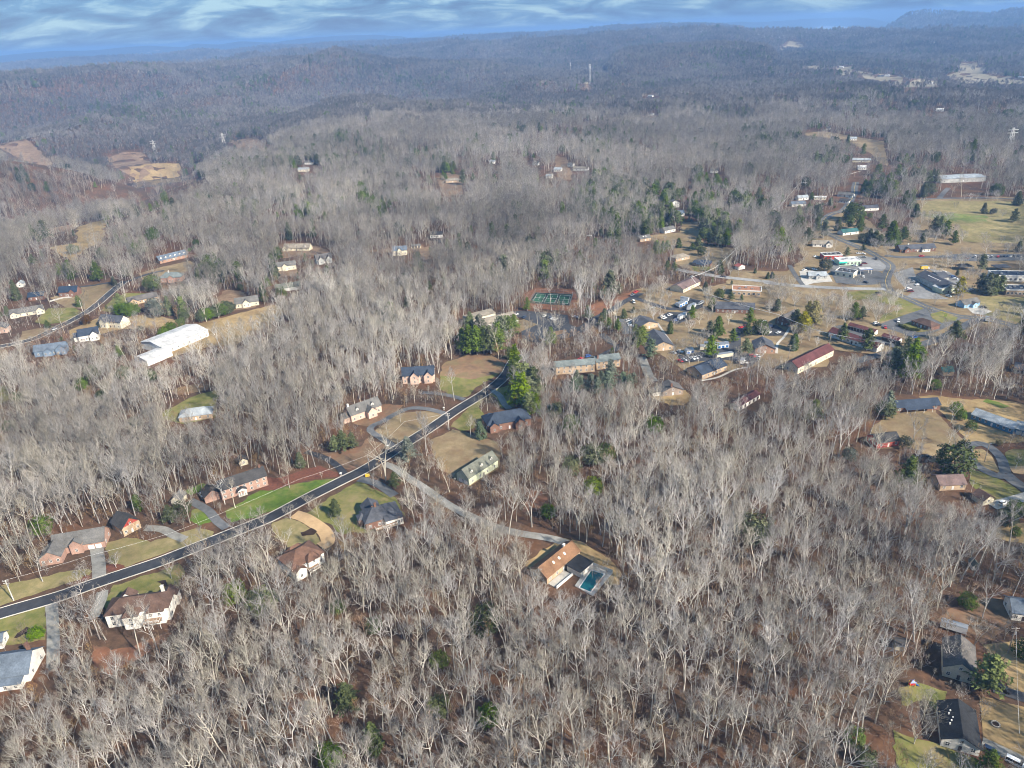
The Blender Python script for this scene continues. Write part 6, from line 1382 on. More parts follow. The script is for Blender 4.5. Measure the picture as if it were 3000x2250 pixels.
def ever_shapes():
    out = []
    for k, (kd, tn) in enumerate((('p', 'p'), ('c', 'c'), ('p', 'p'), ('r', 'c'))):
        V, F = foliage_mesh('crown', 960 + k, kd, 10.0); sel = np.random.default_rng(k).random(len(F)) < .5; F = F[sel]
        c = V[F].mean(1, keepdims=True); V2 = (c + (V[F] - c) * 1.45).reshape(-1, 3) * np.array([1.9, 1.9, 2.0]); out.append((V2, [np.arange(len(V2)).reshape(-1, 3)], FOL[tn]))
    return out
PROTO = bpy.data.collections.new('tree_kinds')        # source shapes for the woods; not linked to the scene
def proto(coll, name, me):
    o = bpy.data.objects.new(name, me); coll.objects.link(o); return o
NEAR = []
for k, (H_, cl, sp, ld, nb) in enumerate([(28, .56, .62, 1, 13), (26, .50, .75, 1, 14), (29, .58, .58, 1, 12), (24, .40, 1.0, 2, 15), (27, .50, .78, 2, 15), (24, .50, .8, 1, 13), (27, .46, .9, 3, 17), (21, .42, .75, 1, 12), (30, .60, .62, 1, 12), (23, .45, .78, 2, 14), (12, .22, 1.55, 2, 16), (13, .2, 1.4, 3, 18), (11, .25, 1.7, 1, 14)]):
    T_, K_ = bare_tree(100 + k, H_, cl, sp, ld, nb) if k < 10 else bare_tree(100 + k, H_, cl, sp, ld, nb, 6, 6, 1.0, 1.25, .05)
    NEAR.append((wood_mesh('trunk', T_.seg, T_.tw, [M_BARK], 4), wood_mesh('crown', K_.seg, K_.tw, [M_TWIG], 3), wood_mesh('bare_tree', T_.seg + K_.seg, K_.tw, [M_BARK, M_TWIG], 3), H_))
def kinds(cname, specs):
    c = bpy.data.collections.new(cname)
    for i, me in enumerate(specs): proto(c, '%s_%02d' % (cname, i), me)
    return c
EVER = [mesh_np('evergreen', *_e) for _e in ever_shapes()]
C_NEAR = kinds('wood_near', [n[2] for n in NEAR])
mid = []
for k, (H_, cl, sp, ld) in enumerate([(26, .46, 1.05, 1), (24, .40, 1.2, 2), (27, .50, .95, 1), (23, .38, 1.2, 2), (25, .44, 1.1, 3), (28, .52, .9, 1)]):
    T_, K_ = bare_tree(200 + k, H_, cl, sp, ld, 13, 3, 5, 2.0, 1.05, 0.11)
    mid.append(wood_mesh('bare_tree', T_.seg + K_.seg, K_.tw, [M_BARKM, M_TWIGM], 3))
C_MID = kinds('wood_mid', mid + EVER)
far = []
for k in range(5):
    g_ = np.random.default_rng(300 + k); T_ = Wood(); H_ = 22 + 5 * g_.random()
    T_.tube((0, 0, -1), (0, 0, H_ * .7), .28, .12)
    tw = []
    for j in range(150):
        a_ = g_.random() * 6.28; e_ = math.acos(1 - 1.25 * g_.random()); rr = 1.0
        dv = np.array([math.sin(e_) * math.cos(a_) * 5.2, math.sin(e_) * math.sin(a_) * 5.2, math.cos(e_) * H_ * 0.42])
        c_ = np.array([0, 0, H_ * 0.56]); s_ = 0.35 + 0.3 * g_.random()
        tw.append((*(c_ + dv * s_), *(c_ + dv * (0.9 + 0.15 * g_.random()) + g_.normal(size=3) * .3), 0.42))
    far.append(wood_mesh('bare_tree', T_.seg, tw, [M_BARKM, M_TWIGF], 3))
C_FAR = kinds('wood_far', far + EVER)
under = []
for k in range(6):
    g_ = np.random.default_rng(400 + k); T_, K_ = bare_tree(500 + k, 6 + 5 * g_.random(), .2, 1.4, 1, 9, 3, 4, .9, 0.9, 0.07)
    under.append(wood_mesh('sapling', T_.seg + K_.seg, K_.tw, [M_DRY if k % 2 else M_TWIG, M_DRY if k % 3 else M_TWIG], 3))
C_UNDER = kinds('thicket', under)

def scatter_object(name, pts, scales, rots, coll, label, cat, idx=None):
    """one mass of instances on points, one geometry-nodes modifier"""
    n = len(pts)
    me = bpy.data.meshes.new(name); me.vertices.add(n); me.vertices.foreach_set('co', np.asarray(pts, np.float32).ravel())
    tone = .35 * (vnoise(np.asarray(pts)[:, 0], np.asarray(pts)[:, 1], 700, 73) - .5) + .40 * (vnoise(np.asarray(pts)[:, 0], np.asarray(pts)[:, 1], 260, 71) - .5) + .55 * (vnoise(np.asarray(pts)[:, 0], np.asarray(pts)[:, 1], 75, 72) - .5)
    for an, tp, arr in (('scl', 'FLOAT', scales), ('rz', 'FLOAT', rots), ('stand', 'FLOAT', tone)):
        at_ = me.attributes.new(an, tp, 'POINT'); at_.data.foreach_set('value', np.asarray(arr, np.float32))
    at_ = me.attributes.new('pick', 'INT', 'POINT'); at_.data.foreach_set('value', np.asarray(idx, np.int32))
    o = link(name, me); tag(o, label, cat, kind='stuff')
    ng = bpy.data.node_groups.new(name + '_scatter', 'GeometryNodeTree')
    ng.interface.new_socket('Geometry', in_out='INPUT', socket_type='NodeSocketGeometry')
    ng.interface.new_socket('Geometry', in_out='OUTPUT', socket_type='NodeSocketGeometry')
    gi = ng.nodes.new('NodeGroupInput'); go = ng.nodes.new('NodeGroupOutput')
    ci = ng.nodes.new('GeometryNodeCollectionInfo'); ci.inputs['Collection'].default_value = coll; ci.inputs['Separate Children'].default_value = True; ci.inputs['Reset Children'].default_value = True
    ip = ng.nodes.new('GeometryNodeInstanceOnPoints'); ip.inputs['Pick Instance'].default_value = True
    def attr(nm, tp):
        a = ng.nodes.new('GeometryNodeInputNamedAttribute'); a.data_type = tp; a.inputs['Name'].default_value = nm; return a.outputs['Attribute']
    ng.links.new(gi.outputs[0], ip.inputs['Points']); ng.links.new(ci.outputs[0], ip.inputs['Instance'])
    ng.links.new(attr('pick', 'INT'), ip.inputs['Instance Index'])
    cx = ng.nodes.new('ShaderNodeCombineXYZ'); ng.links.new(attr('rz', 'FLOAT'), cx.inputs[2])
    er = ng.nodes.new('FunctionNodeEulerToRotation'); ng.links.new(cx.outputs[0], er.inputs[0]); ng.links.new(er.outputs[0], ip.inputs['Rotation'])
    sc = ng.nodes.new('ShaderNodeCombineXYZ')
    s_ = attr('scl', 'FLOAT')
    for i in range(3): ng.links.new(s_, sc.inputs[i])
    ng.links.new(sc.outputs[0], ip.inputs['Scale'])
    ng.links.new(ip.outputs[0], go.inputs[0])
    md = o.modifiers.new('scatter', 'NODES'); md.node_group = ng
    return o
def jitter_ring(r0, r1, s, az=40, seed=0):
    g = np.random.default_rng(seed)
    w = r1 * math.sin(R(az)) + s
    w *= 1.15; X, Y = np.meshgrid(np.arange(-w, w, s), np.arange(max(20, r0 * math.cos(R(az)) * .82 - s), r1 * 1.18 + s, s * 0.93))
    X = X + (np.arange(X.shape[0]) % 2)[:, None] * s * 0.5
    X = (X + (g.random(X.shape) - .5) * s * 0.85).ravel(); Y = (Y + (g.random(Y.shape) - .5) * s * 0.85).ravel()
    r = np.hypot(X, Y); a = np.degrees(np.abs(np.arctan2(X, Y)))
    rj = r * (1 + .22 * (vnoise(X, Y, 90, 55) - .5) * (r > 350) + .10 * (g.random(X.shape) - .5) * (r > 350))     # ragged ring edges
    m = (rj >= r0) & (rj < r1) & (a < az) & (Y > 20)
    return X[m], Y[m]
CLEAR_SPOTS = []
for b in BUILDINGS:
    c_, s_ = math.cos(b[4]), math.sin(b[4])
    if b[3] < 2200: CLEAR_SPOTS.append((b[2] + c_ * b[5] / 2 - s_ * b[6] / 2, b[3] + s_ * b[5] / 2 + c_ * b[6] / 2, max(b[5], b[6]) * .5 + 2.2))
    if b[3] < 1150 and b[5] > 10:               # a short glade on the near side of each house
        mx, my = b[2] + c_ * b[5] / 2, b[3] + s_ * b[5] / 2; n_ = math.hypot(mx, my); CLEAR_SPOTS.append((mx - mx / n_ * 9, my - my / n_ * 9, b[5] * .45 + 2))
CLEAR_SPOTS += [(e[3], e[4], 2.2 + e[5] * .09) for e in EVERGREENS]
def open_mask(X, Y, grow=0.0):
    """True where woods may stand"""
    ok = np.ones(X.shape, bool)
    for poly in CLEAR: ok &= ~in_poly(X, Y, poly)
    for pts, hw in CLEAR_LINES:
        P = np.asarray(pts, float)
        for (xa, ya), (xb, yb) in zip(P[:-1], P[1:]):
            m = (X > min(xa, xb) - hw) & (X < max(xa, xb) + hw) & (Y > min(ya, yb) - hw) & (Y < max(ya, yb) + hw)
            if not m.any(): continue
            dx, dy = xb - xa, yb - ya; L2 = dx * dx + dy * dy + 1e-9
            t = np.clip(((X - xa) * dx + (Y - ya) * dy) / L2, 0, 1)
            ok &= ~(m & (np.hypot(X - xa - t * dx, Y - ya - t * dy) < hw))
    for cx_, cy_, rad in CLEAR_SPOTS:
        ok &= (X - cx_) ** 2 + (Y - cy_) ** 2 > rad * rad
    for poly, z in ((LAKE, 0), (POND, 0)): ok &= ~in_poly(X, Y, poly)
    return ok
rings = [(120, 620, 6.1, 'n'), (620, 1100, 7.6, 'm'), (1100, 1900, 8.6, 'm'), (1900, 3600, 10.5, 'f'), (3600, 6200, 14.5, 'f'), (6200, 9800, 24, 'f')]
near_pts = []; sets = {'n': [], 'm': [], 'f': []}
for k, (r0, r1, s, code) in enumerate(rings):
    X, Y = jitter_ring(r0, r1, s, 58 if r1 < 700 else 40, 10 + k)
    ok = open_mask(X, Y)
    if r0 >= 1000: ok &= vnoise(X, Y, 60, 31) + 0.35 * vnoise(X, Y, 23, 32) > 0.16
    X, Y = X[ok], Y[ok]
    g_ = np.random.default_rng(50 + k)
    S_ = (0.55 + 0.5 * g_.random(len(X)) ** 0.8) * (0.85 + 0.35 * vnoise(X, Y, 45, 33)) * (1 if r0 < 3000 else s / 10.5)
    Z = ground_z(X, Y) - 0.1
    kd = g_.integers(0, {'n': 10, 'm': 6, 'f': 5}[code], len(X)); nE = {'n': 0, 'm': 6, 'f': 5}[code]
    if nE:                                      # clumps of evergreens, thicker toward the town side
        pe = .022 + .6 * sstep(.58, .80, .65 * vnoise(X, Y, 170, 35) + .35 * vnoise(X, Y, 45, 36)) * (.28 + .30 * sstep(-.05, .25, X / np.hypot(X, Y))); ie = g_.random(len(X)) < pe
        kd = np.where(ie, nE + g_.integers(0, 4, len(X)), kd); S_ = np.where(ie, S_ * 1.05, S_)
    sets[code].append(np.stack([X, Y, Z, S_, g_.random(len(X)) * 6.283, kd], 1))
# yards, streets and houses keep their sight lines: most trees whose crowns would stand right over them are missing there
def _targets(sheets=True):
    T = []
    for b in BUILDINGS:
        c_, s_ = math.cos(b[4]), math.sin(b[4]); d_ = math.hypot(b[2], b[3])
        for u in (0.0, .25, .5, .75, 1.0):
            for v, z in ((0, 1.0), (0, 3.5), (.5, b[7] + b[8])): T.append((b[2] + c_ * u * b[5] - s_ * v * b[6], b[3] + s_ * u * b[5] + c_ * v * b[6], z, .05 if d_ < 420 else .10))
    for s in (SHEETS if sheets else []):
        P = np.array(s[3]); c = P.mean(0); d = np.hypot(*c)
        st = max(5.0, d * .012); X, Y = np.meshgrid(np.arange(P[:, 0].min(), P[:, 0].max(), st), np.arange(P[:, 1].min(), P[:, 1].max(), st)); X = X.ravel(); Y = Y.ravel(); m = in_poly(X, Y, P)
        kp = .30 if d < 700 else .22
        if s[0] in ('parking_lot', 'island'): kp = .14
        if d > 1300: kp = .10
        T += [(x, y, .3, kp) for x, y in zip(X[m], Y[m])]
    if not sheets: return T + [(x, y, 1.5, .2) for _, _, _, x, y, _r in CARS]
    for r_ in ROADS:
        P = np.array(r_[3])
        for q0, q1 in zip(P[:-1], P[1:]):
            n = max(1, int(np.hypot(*(q1 - q0)) / 6)); T += [(*(q0 + (q1 - q0) * k / n), .3, .16 if r_[0] == 'road' else .28) for k in range(n)]
    T += [(e[3], e[4], e[5] * .6, .18) for e in EVERGREENS] + [(e[3], e[4], e[5] * .9, .25) for e in EVERGREENS]
    T += [(x, y, h * .6, .2) for _, x, y, h, _k in POLES] + [(x, y, h * .6, .2) for _, x, y, h, _k in SPECIMENS] + [(x, y, 1.5, .12) for _, _, _, x, y, _r in CARS]
    T += [(*p, .3, .05) for p in list(POOL) + list(POOLDECK) + list(COURT)] + [(POND_C[0] + POND_R[0] * u * math.cos(a), POND_C[1] + POND_R[1] * u * math.sin(a), .3, .03) for u in np.arange(.05, 1.35, .09) for a in np.arange(0, 6.28, .12)] + [(np.mean([q[0] for q in POOL]), np.mean([q[1] for q in POOL]), .3, .05)]
    return T
def thin(arr, seed, hgt=25.0, sheets=True, drop=False):
    T = np.array(_targets(sheets)); T[:, 2] += ground_z(T[:, 0], T[:, 1]); rT = np.hypot(T[:, 0], T[:, 1]); aT = np.arctan2(T[:, 0], T[:, 1])
    r = np.hypot(arr[:, 0], arr[:, 1]); a = np.arctan2(arr[:, 0], arr[:, 1]); o = np.argsort(a); r, a = r[o], a[o]; z = arr[o, 2]; s = arr[o, 3]
    keep = np.ones(len(r))
    for k in range(len(T)):
        w = (4.2 if rT[k] < 900 else 4.2 + .005 * rT[k]) / max(rT[k] * .85, 60); i0, i1 = np.searchsorted(a, [aT[k] - w, aT[k] + w])
        if i1 <= i0: continue
        rr = r[i0:i1]; zl = CAM_H - (CAM_H - T[k, 2]) * rr / rT[k]; hit = (rr < rT[k]) & (zl > z[i0:i1] + .38 * hgt * s[i0:i1]) & (zl < z[i0:i1] + hgt * 1.02 * s[i0:i1])
        keep[i0:i1] = np.where(hit, np.minimum(keep[i0:i1], T[k, 3]), keep[i0:i1])
    g = np.random.default_rng(seed); ok = g.random(len(r)) < keep; out = arr[o].copy()
    if drop: return out[ok]
    out[~ok, 3] *= np.where(np.hypot(out[~ok, 0], out[~ok, 1]) > 1050, .09, .22 + .14 * g.random((~ok).sum()))
    return out
sets['n'] = [thin(x_, 61) for x_ in sets['n']]; sets['m'] = [thin(x_, 62) for x_ in sets['m']]; sets['f'] = [thin(sets['f'][0], 63, 24), *sets['f'][1:]]
# a thin scatter of smaller bare trees stands among the town buildings
X, Y = jitter_ring(380, 1300, 9.5, 40, 91); tw_ = in_poly(X, Y, SHEETS[TOWN_SHEET][3])
for s in SHEETS:
    if s[0] in ('parking_lot', 'meadow', 'island'): tw_ &= ~in_poly(X, Y, s[3])
_c = CLEAR; CLEAR = []; tw_ &= open_mask(X, Y); CLEAR = _c
X, Y = X[tw_], Y[tw_]; g_ = np.random.default_rng(92)
town = np.stack([X, Y, ground_z(X, Y), .6 + .5 * g_.random(len(X)), g_.random(len(X)) * 6.28, g_.choice([10, 11, 12], len(X))], 1)
town = town[vnoise(X, Y, 38, 95) > .36]; town = thin(town, 93, sheets=False, drop=True); sets['n'].append(town)
near_all = np.concatenate(sets['n']); near_all = near_all[np.argsort(np.hypot(near_all[:, 0], near_all[:, 1]))]
# the trees that show largest become things of their own (only those that stand in view)
_az = np.degrees(np.arctan2(near_all[:, 0], near_all[:, 1]))
_d = np.hypot(near_all[:, 0], near_all[:, 1])
# depth along the view and sideways angle decide what the picture holds
_dep = near_all[:, 1] * math.cos(PITCH) + (CAM_H - near_all[:, 2]) * math.sin(PITCH)
_u = near_all[:, 0] / _dep; _v = (near_all[:, 1] * math.sin(PITCH) - (CAM_H - near_all[:, 2] - 14) * math.cos(PITCH)) / _dep
_in = (np.abs(_u) < 0.70) & (_v > -0.53)
_pick = np.where(_in)[0][:N_SINGLE]
single = near_all[_pick]; _m = np.ones(len(near_all), bool); _m[_pick] = False; rest = near_all[_m]
FORM = ['slender straight', 'high-branched', 'tall straight', 'broad fork-trunked', 'fork-trunked', 'evenly branched', 'triple-stemmed broad', 'short slim', 'tallest thin', 'small forked']
def where(x, y):
    a = math.degrees(math.atan2(x, y)); r = math.hypot(x, y)
    side = 'below the slate-blue roof' if a < -34 else 'below the white two-storey house' if a < -18 else 'below the brown hip roof' if a < -6 else 'below the pool house' if a < 8 else 'right of the pool' if a < 24 else 'left of the black-roofed house'
    return side + (', by the bottom edge' if r < 205 else '')
for i, (x, y, z, s, rz, kd) in enumerate(single):
    tm, km, _, H_ = NEAR[int(kd)]
    e_ = link('bare_tree', None, None, (x, y, z), rz); e_.scale = (s, s, s * (0.92 + 0.2 * ((i * 7) % 10) / 10))
    tag(e_, '%s bare tree %s' % (FORM[int(kd)] if s > .55 else 'young ' + FORM[int(kd)].replace('tallest ', '').replace('tall ', ''), where(x, y)), 'tree', 'bare trees of the near wood')
    link('trunk', tm, e_); link('crown', km, e_)
def mass(name, arr, coll, label):
    scatter_object(name, arr[:, :3], arr[:, 3], arr[:, 4], coll, label, 'forest', arr[:, 5])
mass('forest', rest, C_NEAR, 'grey leafless deciduous wood between the houses and the road')
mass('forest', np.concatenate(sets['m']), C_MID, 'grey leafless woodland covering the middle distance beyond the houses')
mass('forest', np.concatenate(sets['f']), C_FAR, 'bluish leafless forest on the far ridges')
X, Y = jitter_ring(120, 700, 5.6, 52, 77); ok = open_mask(X, Y); X, Y = X[ok], Y[ok]; g_ = np.random.default_rng(78)
arr = np.stack([X, Y, ground_z(X, Y) - .05, .5 + .7 * g_.random(len(X)), g_.random(len(X)) * 6.28, g_.integers(0, 6, len(X))], 1)
tag(scatter_object('undergrowth', arr[:, :3], arr[:, 3], arr[:, 4], C_UNDER, 'brown brushy saplings on the leaf-covered forest floor', 'undergrowth', arr[:, 5]))

# ------------------------------------------------------------------ ground covers, roads, lots
from mathutils.geometry import delaunay_2d_cdt
def gm(name, c1, c2, scale=0.25, c3=None, rough=0.95, s2=0.03):
    """ground cover: two-tone noise in world metres with a slow third tone"""
    return mat(name, c1, rough, color2=c2, scale=scale, detail=7, scale2=s2, thr=(0.33, 0.68), spec=0.1, patch=c3)
COVER = dict(
    grass_meadow=gm('grass_meadow', (.165, .20, .06), (.11, .135, .04), .2, (.24, .19, .10)),
    grass_bright=gm('grass_bright', (0.125, 0.19, 0.03), (0.07, 0.12, 0.02), .25, (0.2, 0.175, 0.065)), grass_olive=gm('grass_olive', (0.2, 0.185, 0.06), (0.11, 0.125, 0.035), .25, (0.25, 0.19, 0.1)),
    grass_dry=gm('grass_dry', (0.3, 0.235, 0.12), (0.18, 0.16, 0.07), .25, (0.15, 0.145, 0.05)), grass_tan=gm('grass_tan', (0.285, 0.215, 0.125), (0.19, 0.145, 0.08), .25, (0.17, 0.11, 0.065)),
    grass_gold=gm('grass_gold', (0.36, 0.26, 0.13), (0.24, 0.175, 0.085), .25, (0.2, 0.13, 0.07)), field_pale=gm('field_pale', (.33, .28, .19), (.23, .20, .13), .03, s2=.006),
    soil_red=gm('soil_red', (.26, .12, .065), (.15, .07, .042), .25, (.13, .085, .055)), soil_brown=gm('soil_brown', (.22, .145, .09), (.13, .088, .055), .25, (.20, .10, .06)),
    soil_rust=gm('soil_rust', (.27, .165, .095), (.17, .11, .07), .25, (.19, .16, .08)), soil_tan=gm('soil_tan', (.27, .19, .12), (.17, .115, .075), .25, (.14, .085, .055)),
    mulch=gm('mulch', (.19, .075, .045), (.115, .05, .035), .9), mulch_dark=gm('mulch_dark', (.055, .036, .026), (.03, .02, .016), .9),
    asphalt_new=gm('asphalt_new', (.052, .054, .060), (.034, .036, .041), .35, rough=.8), asphalt=gm('asphalt', (.075, .078, .085), (.045, .047, .053), .4, rough=.85),
    asphalt_grey=gm('asphalt_grey', (.15, .152, .155), (.095, .098, .102), .3, rough=.85), asphalt_light=gm('asphalt_light', (.26, .255, .245), (.17, .168, .165), .3, rough=.85),
    concrete=gm('concrete', (.52, .49, .44), (.38, .36, .32), .4, rough=.8), concrete_road=gm('concrete_road', (.33, .325, .315), (.24, .24, .235), .3, rough=.85),
    concrete_old=gm('concrete_old', (.30, .29, .265), (.19, .185, .165), .35, rough=.85), tan_concrete=gm('tan_concrete', (.52, .36, .20), (.40, .27, .145), .3, rough=.8))
LIFT = {0: .10, 1: .16, 2: .21, 3: .27, 4: .33}
def drape(name, poly, m, lift, jit=1.0, step=None, parent=None, seed=0):
    P = np.array(poly, float); g = np.random.default_rng(seed)
    far = np.hypot(*P.mean(0)); step = step or max(4.0, far * 0.012)
    out = []
    for i in range(len(P)):
        a, b = P[i], P[(i + 1) % len(P)]; L = np.hypot(*(b - a)); n = max(1, int(L / max(1.6, far * .006)))
        nrm = np.array([-(b - a)[1], (b - a)[0]]) / (L + 1e-9)
        for k in range(n):
            p = a + (b - a) * k / n
            if k and jit: p = p + nrm * (vnoise(p[0], p[1], 3.5, 41) + vnoise(p[0], p[1], 9, 42) - 1) * 1.7 * jit
            out.append(p)
    bnd = [Vector((float(p[0]), float(p[1]))) for p in out]; n = len(bnd)
    x0, y0 = P.min(0); x1, y1 = P.max(0)
    X, Y = np.meshgrid(np.arange(x0 + step / 2, x1, step), np.arange(y0 + step / 2, y1, step)); X = X.ravel(); Y = Y.ravel()
    ins = in_poly(X, Y, np.array(out)); pts = bnd + [Vector((float(a), float(b))) for a, b in zip(X[ins], Y[ins])]
    v, e, f, *_ = delaunay_2d_cdt(pts, [(i, (i + 1) % n) for i in range(n)], [], 1, 1e-4)
    V = np.array([(p.x, p.y) for p in v]); c = np.array([V[list(t)].mean(0) for t in f])
    keep = in_poly(c[:, 0], c[:, 1], np.array(out)); F = [t for t, k in zip(f, keep) if k]
    z = ground_z(V[:, 0], V[:, 1]) + lift
    me = bpy.data.meshes.new(name); me.from_pydata([(a, b, h) for (a, b), h in zip(V, z)], [], F); me.materials.append(m); me.update()
    if len(me.polygons) and sum(p.normal.z for p in me.polygons) < 0: me.flip_normals()
    return link(name, me, parent)
for i, (name, mk, label, poly, lv, jit, _c) in enumerate(SHEETS):
    hard = name in ('parking_lot', 'island')
    tag(drape(name, poly, COVER[mk], LIFT[lv] + (i % 9) * .006, 0.12 if hard else jit * .9, seed=i), label, kind='structure')
def smooth_line(P, per=6):
    P = [np.array(p, float) for p in P]; Q = [2 * P[0] - P[1]] + P + [2 * P[-1] - P[-2]]; out = []
    for i in range(1, len(Q) - 2):
        for k in range(per):
            t = k / per; a, b, c, d = Q[i - 1:i + 3]
            out.append(0.5 * ((2 * b) + (c - a) * t + (2 * a - 5 * b + 4 * c - d) * t * t + (3 * b - a - 3 * c + d) * t ** 3))
    out.append(P[-1]); return np.array(out)
def ribbon(name, line, half, m, lift, parent=None, shift=0.0, thick=0.0):
    L = np.array(line); d = np.gradient(L, axis=0); d /= np.linalg.norm(d, axis=1)[:, None] + 1e-9; nrm = np.stack([-d[:, 1], d[:, 0]], 1)
    cols = [-1, -.33, .33, 1] if half > 1.2 else [-1, 1]
    V = []
    for c in cols:
        p = L + nrm * (shift + c * half); V.append(np.stack([p[:, 0], p[:, 1], ground_z(p[:, 0], p[:, 1]) + lift], 1))
    n = len(L); V = np.concatenate(V); F = []
    for k in range(len(cols) - 1):
        i = np.arange(n - 1); F.append(np.stack([k * n + i + 1, k * n + i, (k + 1) * n + i, (k + 1) * n + i + 1], 1)[:, ::-1])
    me = mesh_np(name, V, F, m)
    if sum(p.normal.z for p in me.polygons) < 0: me.flip_normals()
    if thick:                                   # a real kerb: close the sides down to the ground
        bm = bmesh.new(); bm.from_mesh(me); r = bmesh.ops.extrude_face_region(bm, geom=bm.faces[:]); vs_ = [v for v in r['geom'] if isinstance(v, bmesh.types.BMVert)]
        bmesh.ops.translate(bm, vec=(0, 0, -thick), verts=vs_); bmesh.ops.recalc_face_normals(bm, faces=bm.faces); bm.to_mesh(me); bm.free()
    return link(name, me, parent)
M_YEL = mat('road_yellow', (.55, .40, .08), .7, scale=2); M_WHT = mat('road_white', (.72, .71, .68), .7, scale=2)
for i, (name, mk, label, pts, w, lv, kerb, line, _c) in enumerate(ROADS):
    sm = smooth_line(pts); o = ribbon(name, sm, w / 2, COVER[mk], LIFT[lv] + (i % 11) * .007); tag(o, label, kind='structure')
    if kerb:
        for s in (-1, 1): ribbon('kerb', sm, .22, COVER['concrete'], LIFT[lv] + .14, o, s * (w / 2 + .2), .3)
    if line == 'yellow': ribbon('centre_line', sm, .16, M_YEL, LIFT[lv] + .10, o)
# ------------------------------------------------------------------ buildings
def wm(name, c, var=.08, rough=.85, sc=1.2): return mat('wall_' + name, c, rough, var=var, scale=sc, detail=6, scale2=.15)
WALLS = dict(white=wm('white', (.78, .75, .69)), cream=wm('cream', (.66, .60, .46)), brick=wm('brick', (.225, .125, .092), .22, sc=3), pink_brick=wm('pink_brick', (.40, .255, .20), .18, sc=3), pink_siding=wm('pink', (.62, .44, .35), .1),
    tan_brick=wm('tan_brick', (.50, .37, .25), .15, sc=3), brick_tan=wm('brick_tan', (.38, .23, .16), .18, sc=3), taupe=wm('taupe', (.33, .26, .21), .15, sc=3), sage=wm('sage', (.52, .55, .40)), grey=wm('grey', (.42, .42, .40)),
    blue=wm('blue', (.30, .50, .70)), blue_dark=wm('blue_dark', (.10, .24, .38)), slate_blue=wm('slate_blue', (.16, .22, .30)), red=wm('red', (.40, .065, .05), .12), mint=wm('mint', (.50, .68, .50)), white_metal=wm('white_metal', (.84, .83, .80), .03, .5))
def rm(name, c, var=.16, rough=.9): return mat('roof_' + name, c, rough, var=var, scale=1.6, detail=8, scale2=.25, bump=.25)
ROOFS = {'roof_' + k: rm(k, c) for k, c in dict(brown=(.115, .072, .055), brownred=(.15, .085, .06), orange=(.225, .125, .07), grey=(.145, .14, .132), grey2=(.125, .115, .108), dark=(.06, .058, .058), black=(.028, .030, .034), slate=(.085, .09, .105), slateblue=(.045, .06, .088), navy=(.028, .045, .075), blue=(.13, .16, .20), pale=(.34, .37, .39),
    teal=(.17, .195, .19), tealdark=(.045, .125, .12), tan=(.27, .235, .185), greygreen=(.155, .16, .13), maroon=(.115, .045, .045), mauve=(.185, .13, .12), rust=(.34, .17, .10), red=(.38, .11, .09), white=(.56, .555, .54)).items()}
M_GLASS = mat('window_glass', (.035, .045, .055), .12, var=.2, scale=.3, spec=.6); M_TRIM = mat('white_trim', (.76, .74, .70), .6, var=.04, scale=2)
M_WOODD = mat('deck_wood', (.30, .20, .125), .9, var=.2, scale=2); M_DOORW = mat('white_door', (.74, .73, .70), .5, var=.05, scale=2); M_DOORD = mat('dark_door', (.07, .05, .045), .5, var=.1, scale=2)
M_METAL = mat('galvanised', (.42, .43, .44), .45, var=.1, scale=2, metallic=.6)
class MB:
    """collects boxes, quads and prisms into one mesh"""
    def __init__(s): s.v = []; s.f = []; s.m = []
    def add(s, verts, faces, mi=0):
        n = len(s.v); s.v += [tuple(map(float, p)) for p in verts]; s.f += [tuple(n + i for i in f) for f in faces]; s.m += [mi] * len(faces)
    def box(s, x0, y0, z0, x1, y1, z1, mi=0):
        s.add([(x0, y0, z0), (x1, y0, z0), (x1, y1, z0), (x0, y1, z0), (x0, y0, z1), (x1, y0, z1), (x1, y1, z1), (x0, y1, z1)], [(3, 2, 1, 0), (4, 5, 6, 7), (0, 1, 5, 4), (1, 2, 6, 5), (2, 3, 7, 6), (3, 0, 4, 7)], mi)
    def slab(s, quad, t=.2, mi=0):
        q = [Vector(p) for p in quad]; n = (q[1] - q[0]).cross(q[-1] - q[0]).normalized() * t; k = len(q)
        s.add([*q, *[p - n for p in q]], [tuple(range(k)), tuple(range(2 * k - 1, k - 1, -1))] + [(i, i + k, (i + 1) % k + k, (i + 1) % k) for i in range(k)], mi)
    def cyl(s, p0, p1, r0, r1, n=8, mi=0):
        a, b = Vector(p0), Vector(p1); d = (b - a).normalized(); u = d.orthogonal().normalized(); w = d.cross(u)
        ring = lambda c, r: [c + (u * math.cos(2 * math.pi * i / n) + w * math.sin(2 * math.pi * i / n)) * r for i in range(n)]
        s.add(ring(a, r0) + ring(b, r1), [(i, (i + 1) % n, n + (i + 1) % n, n + i) for i in range(n)] + [tuple(range(n - 1, -1, -1)), tuple(range(n, 2 * n))], mi)
    def mesh(s, name, mats):
        me = bpy.data.meshes.new(name); me.from_pydata(s.v, [], s.f)
        for m in (mats if isinstance(mats, (list, tuple)) else [mats]): me.materials.append(m)
        me.polygons.foreach_set('material_index', s.m); me.update(); return me
    def build(s, name, mats, parent=None): return link(name, s.mesh(name, mats), parent)
_win = {}
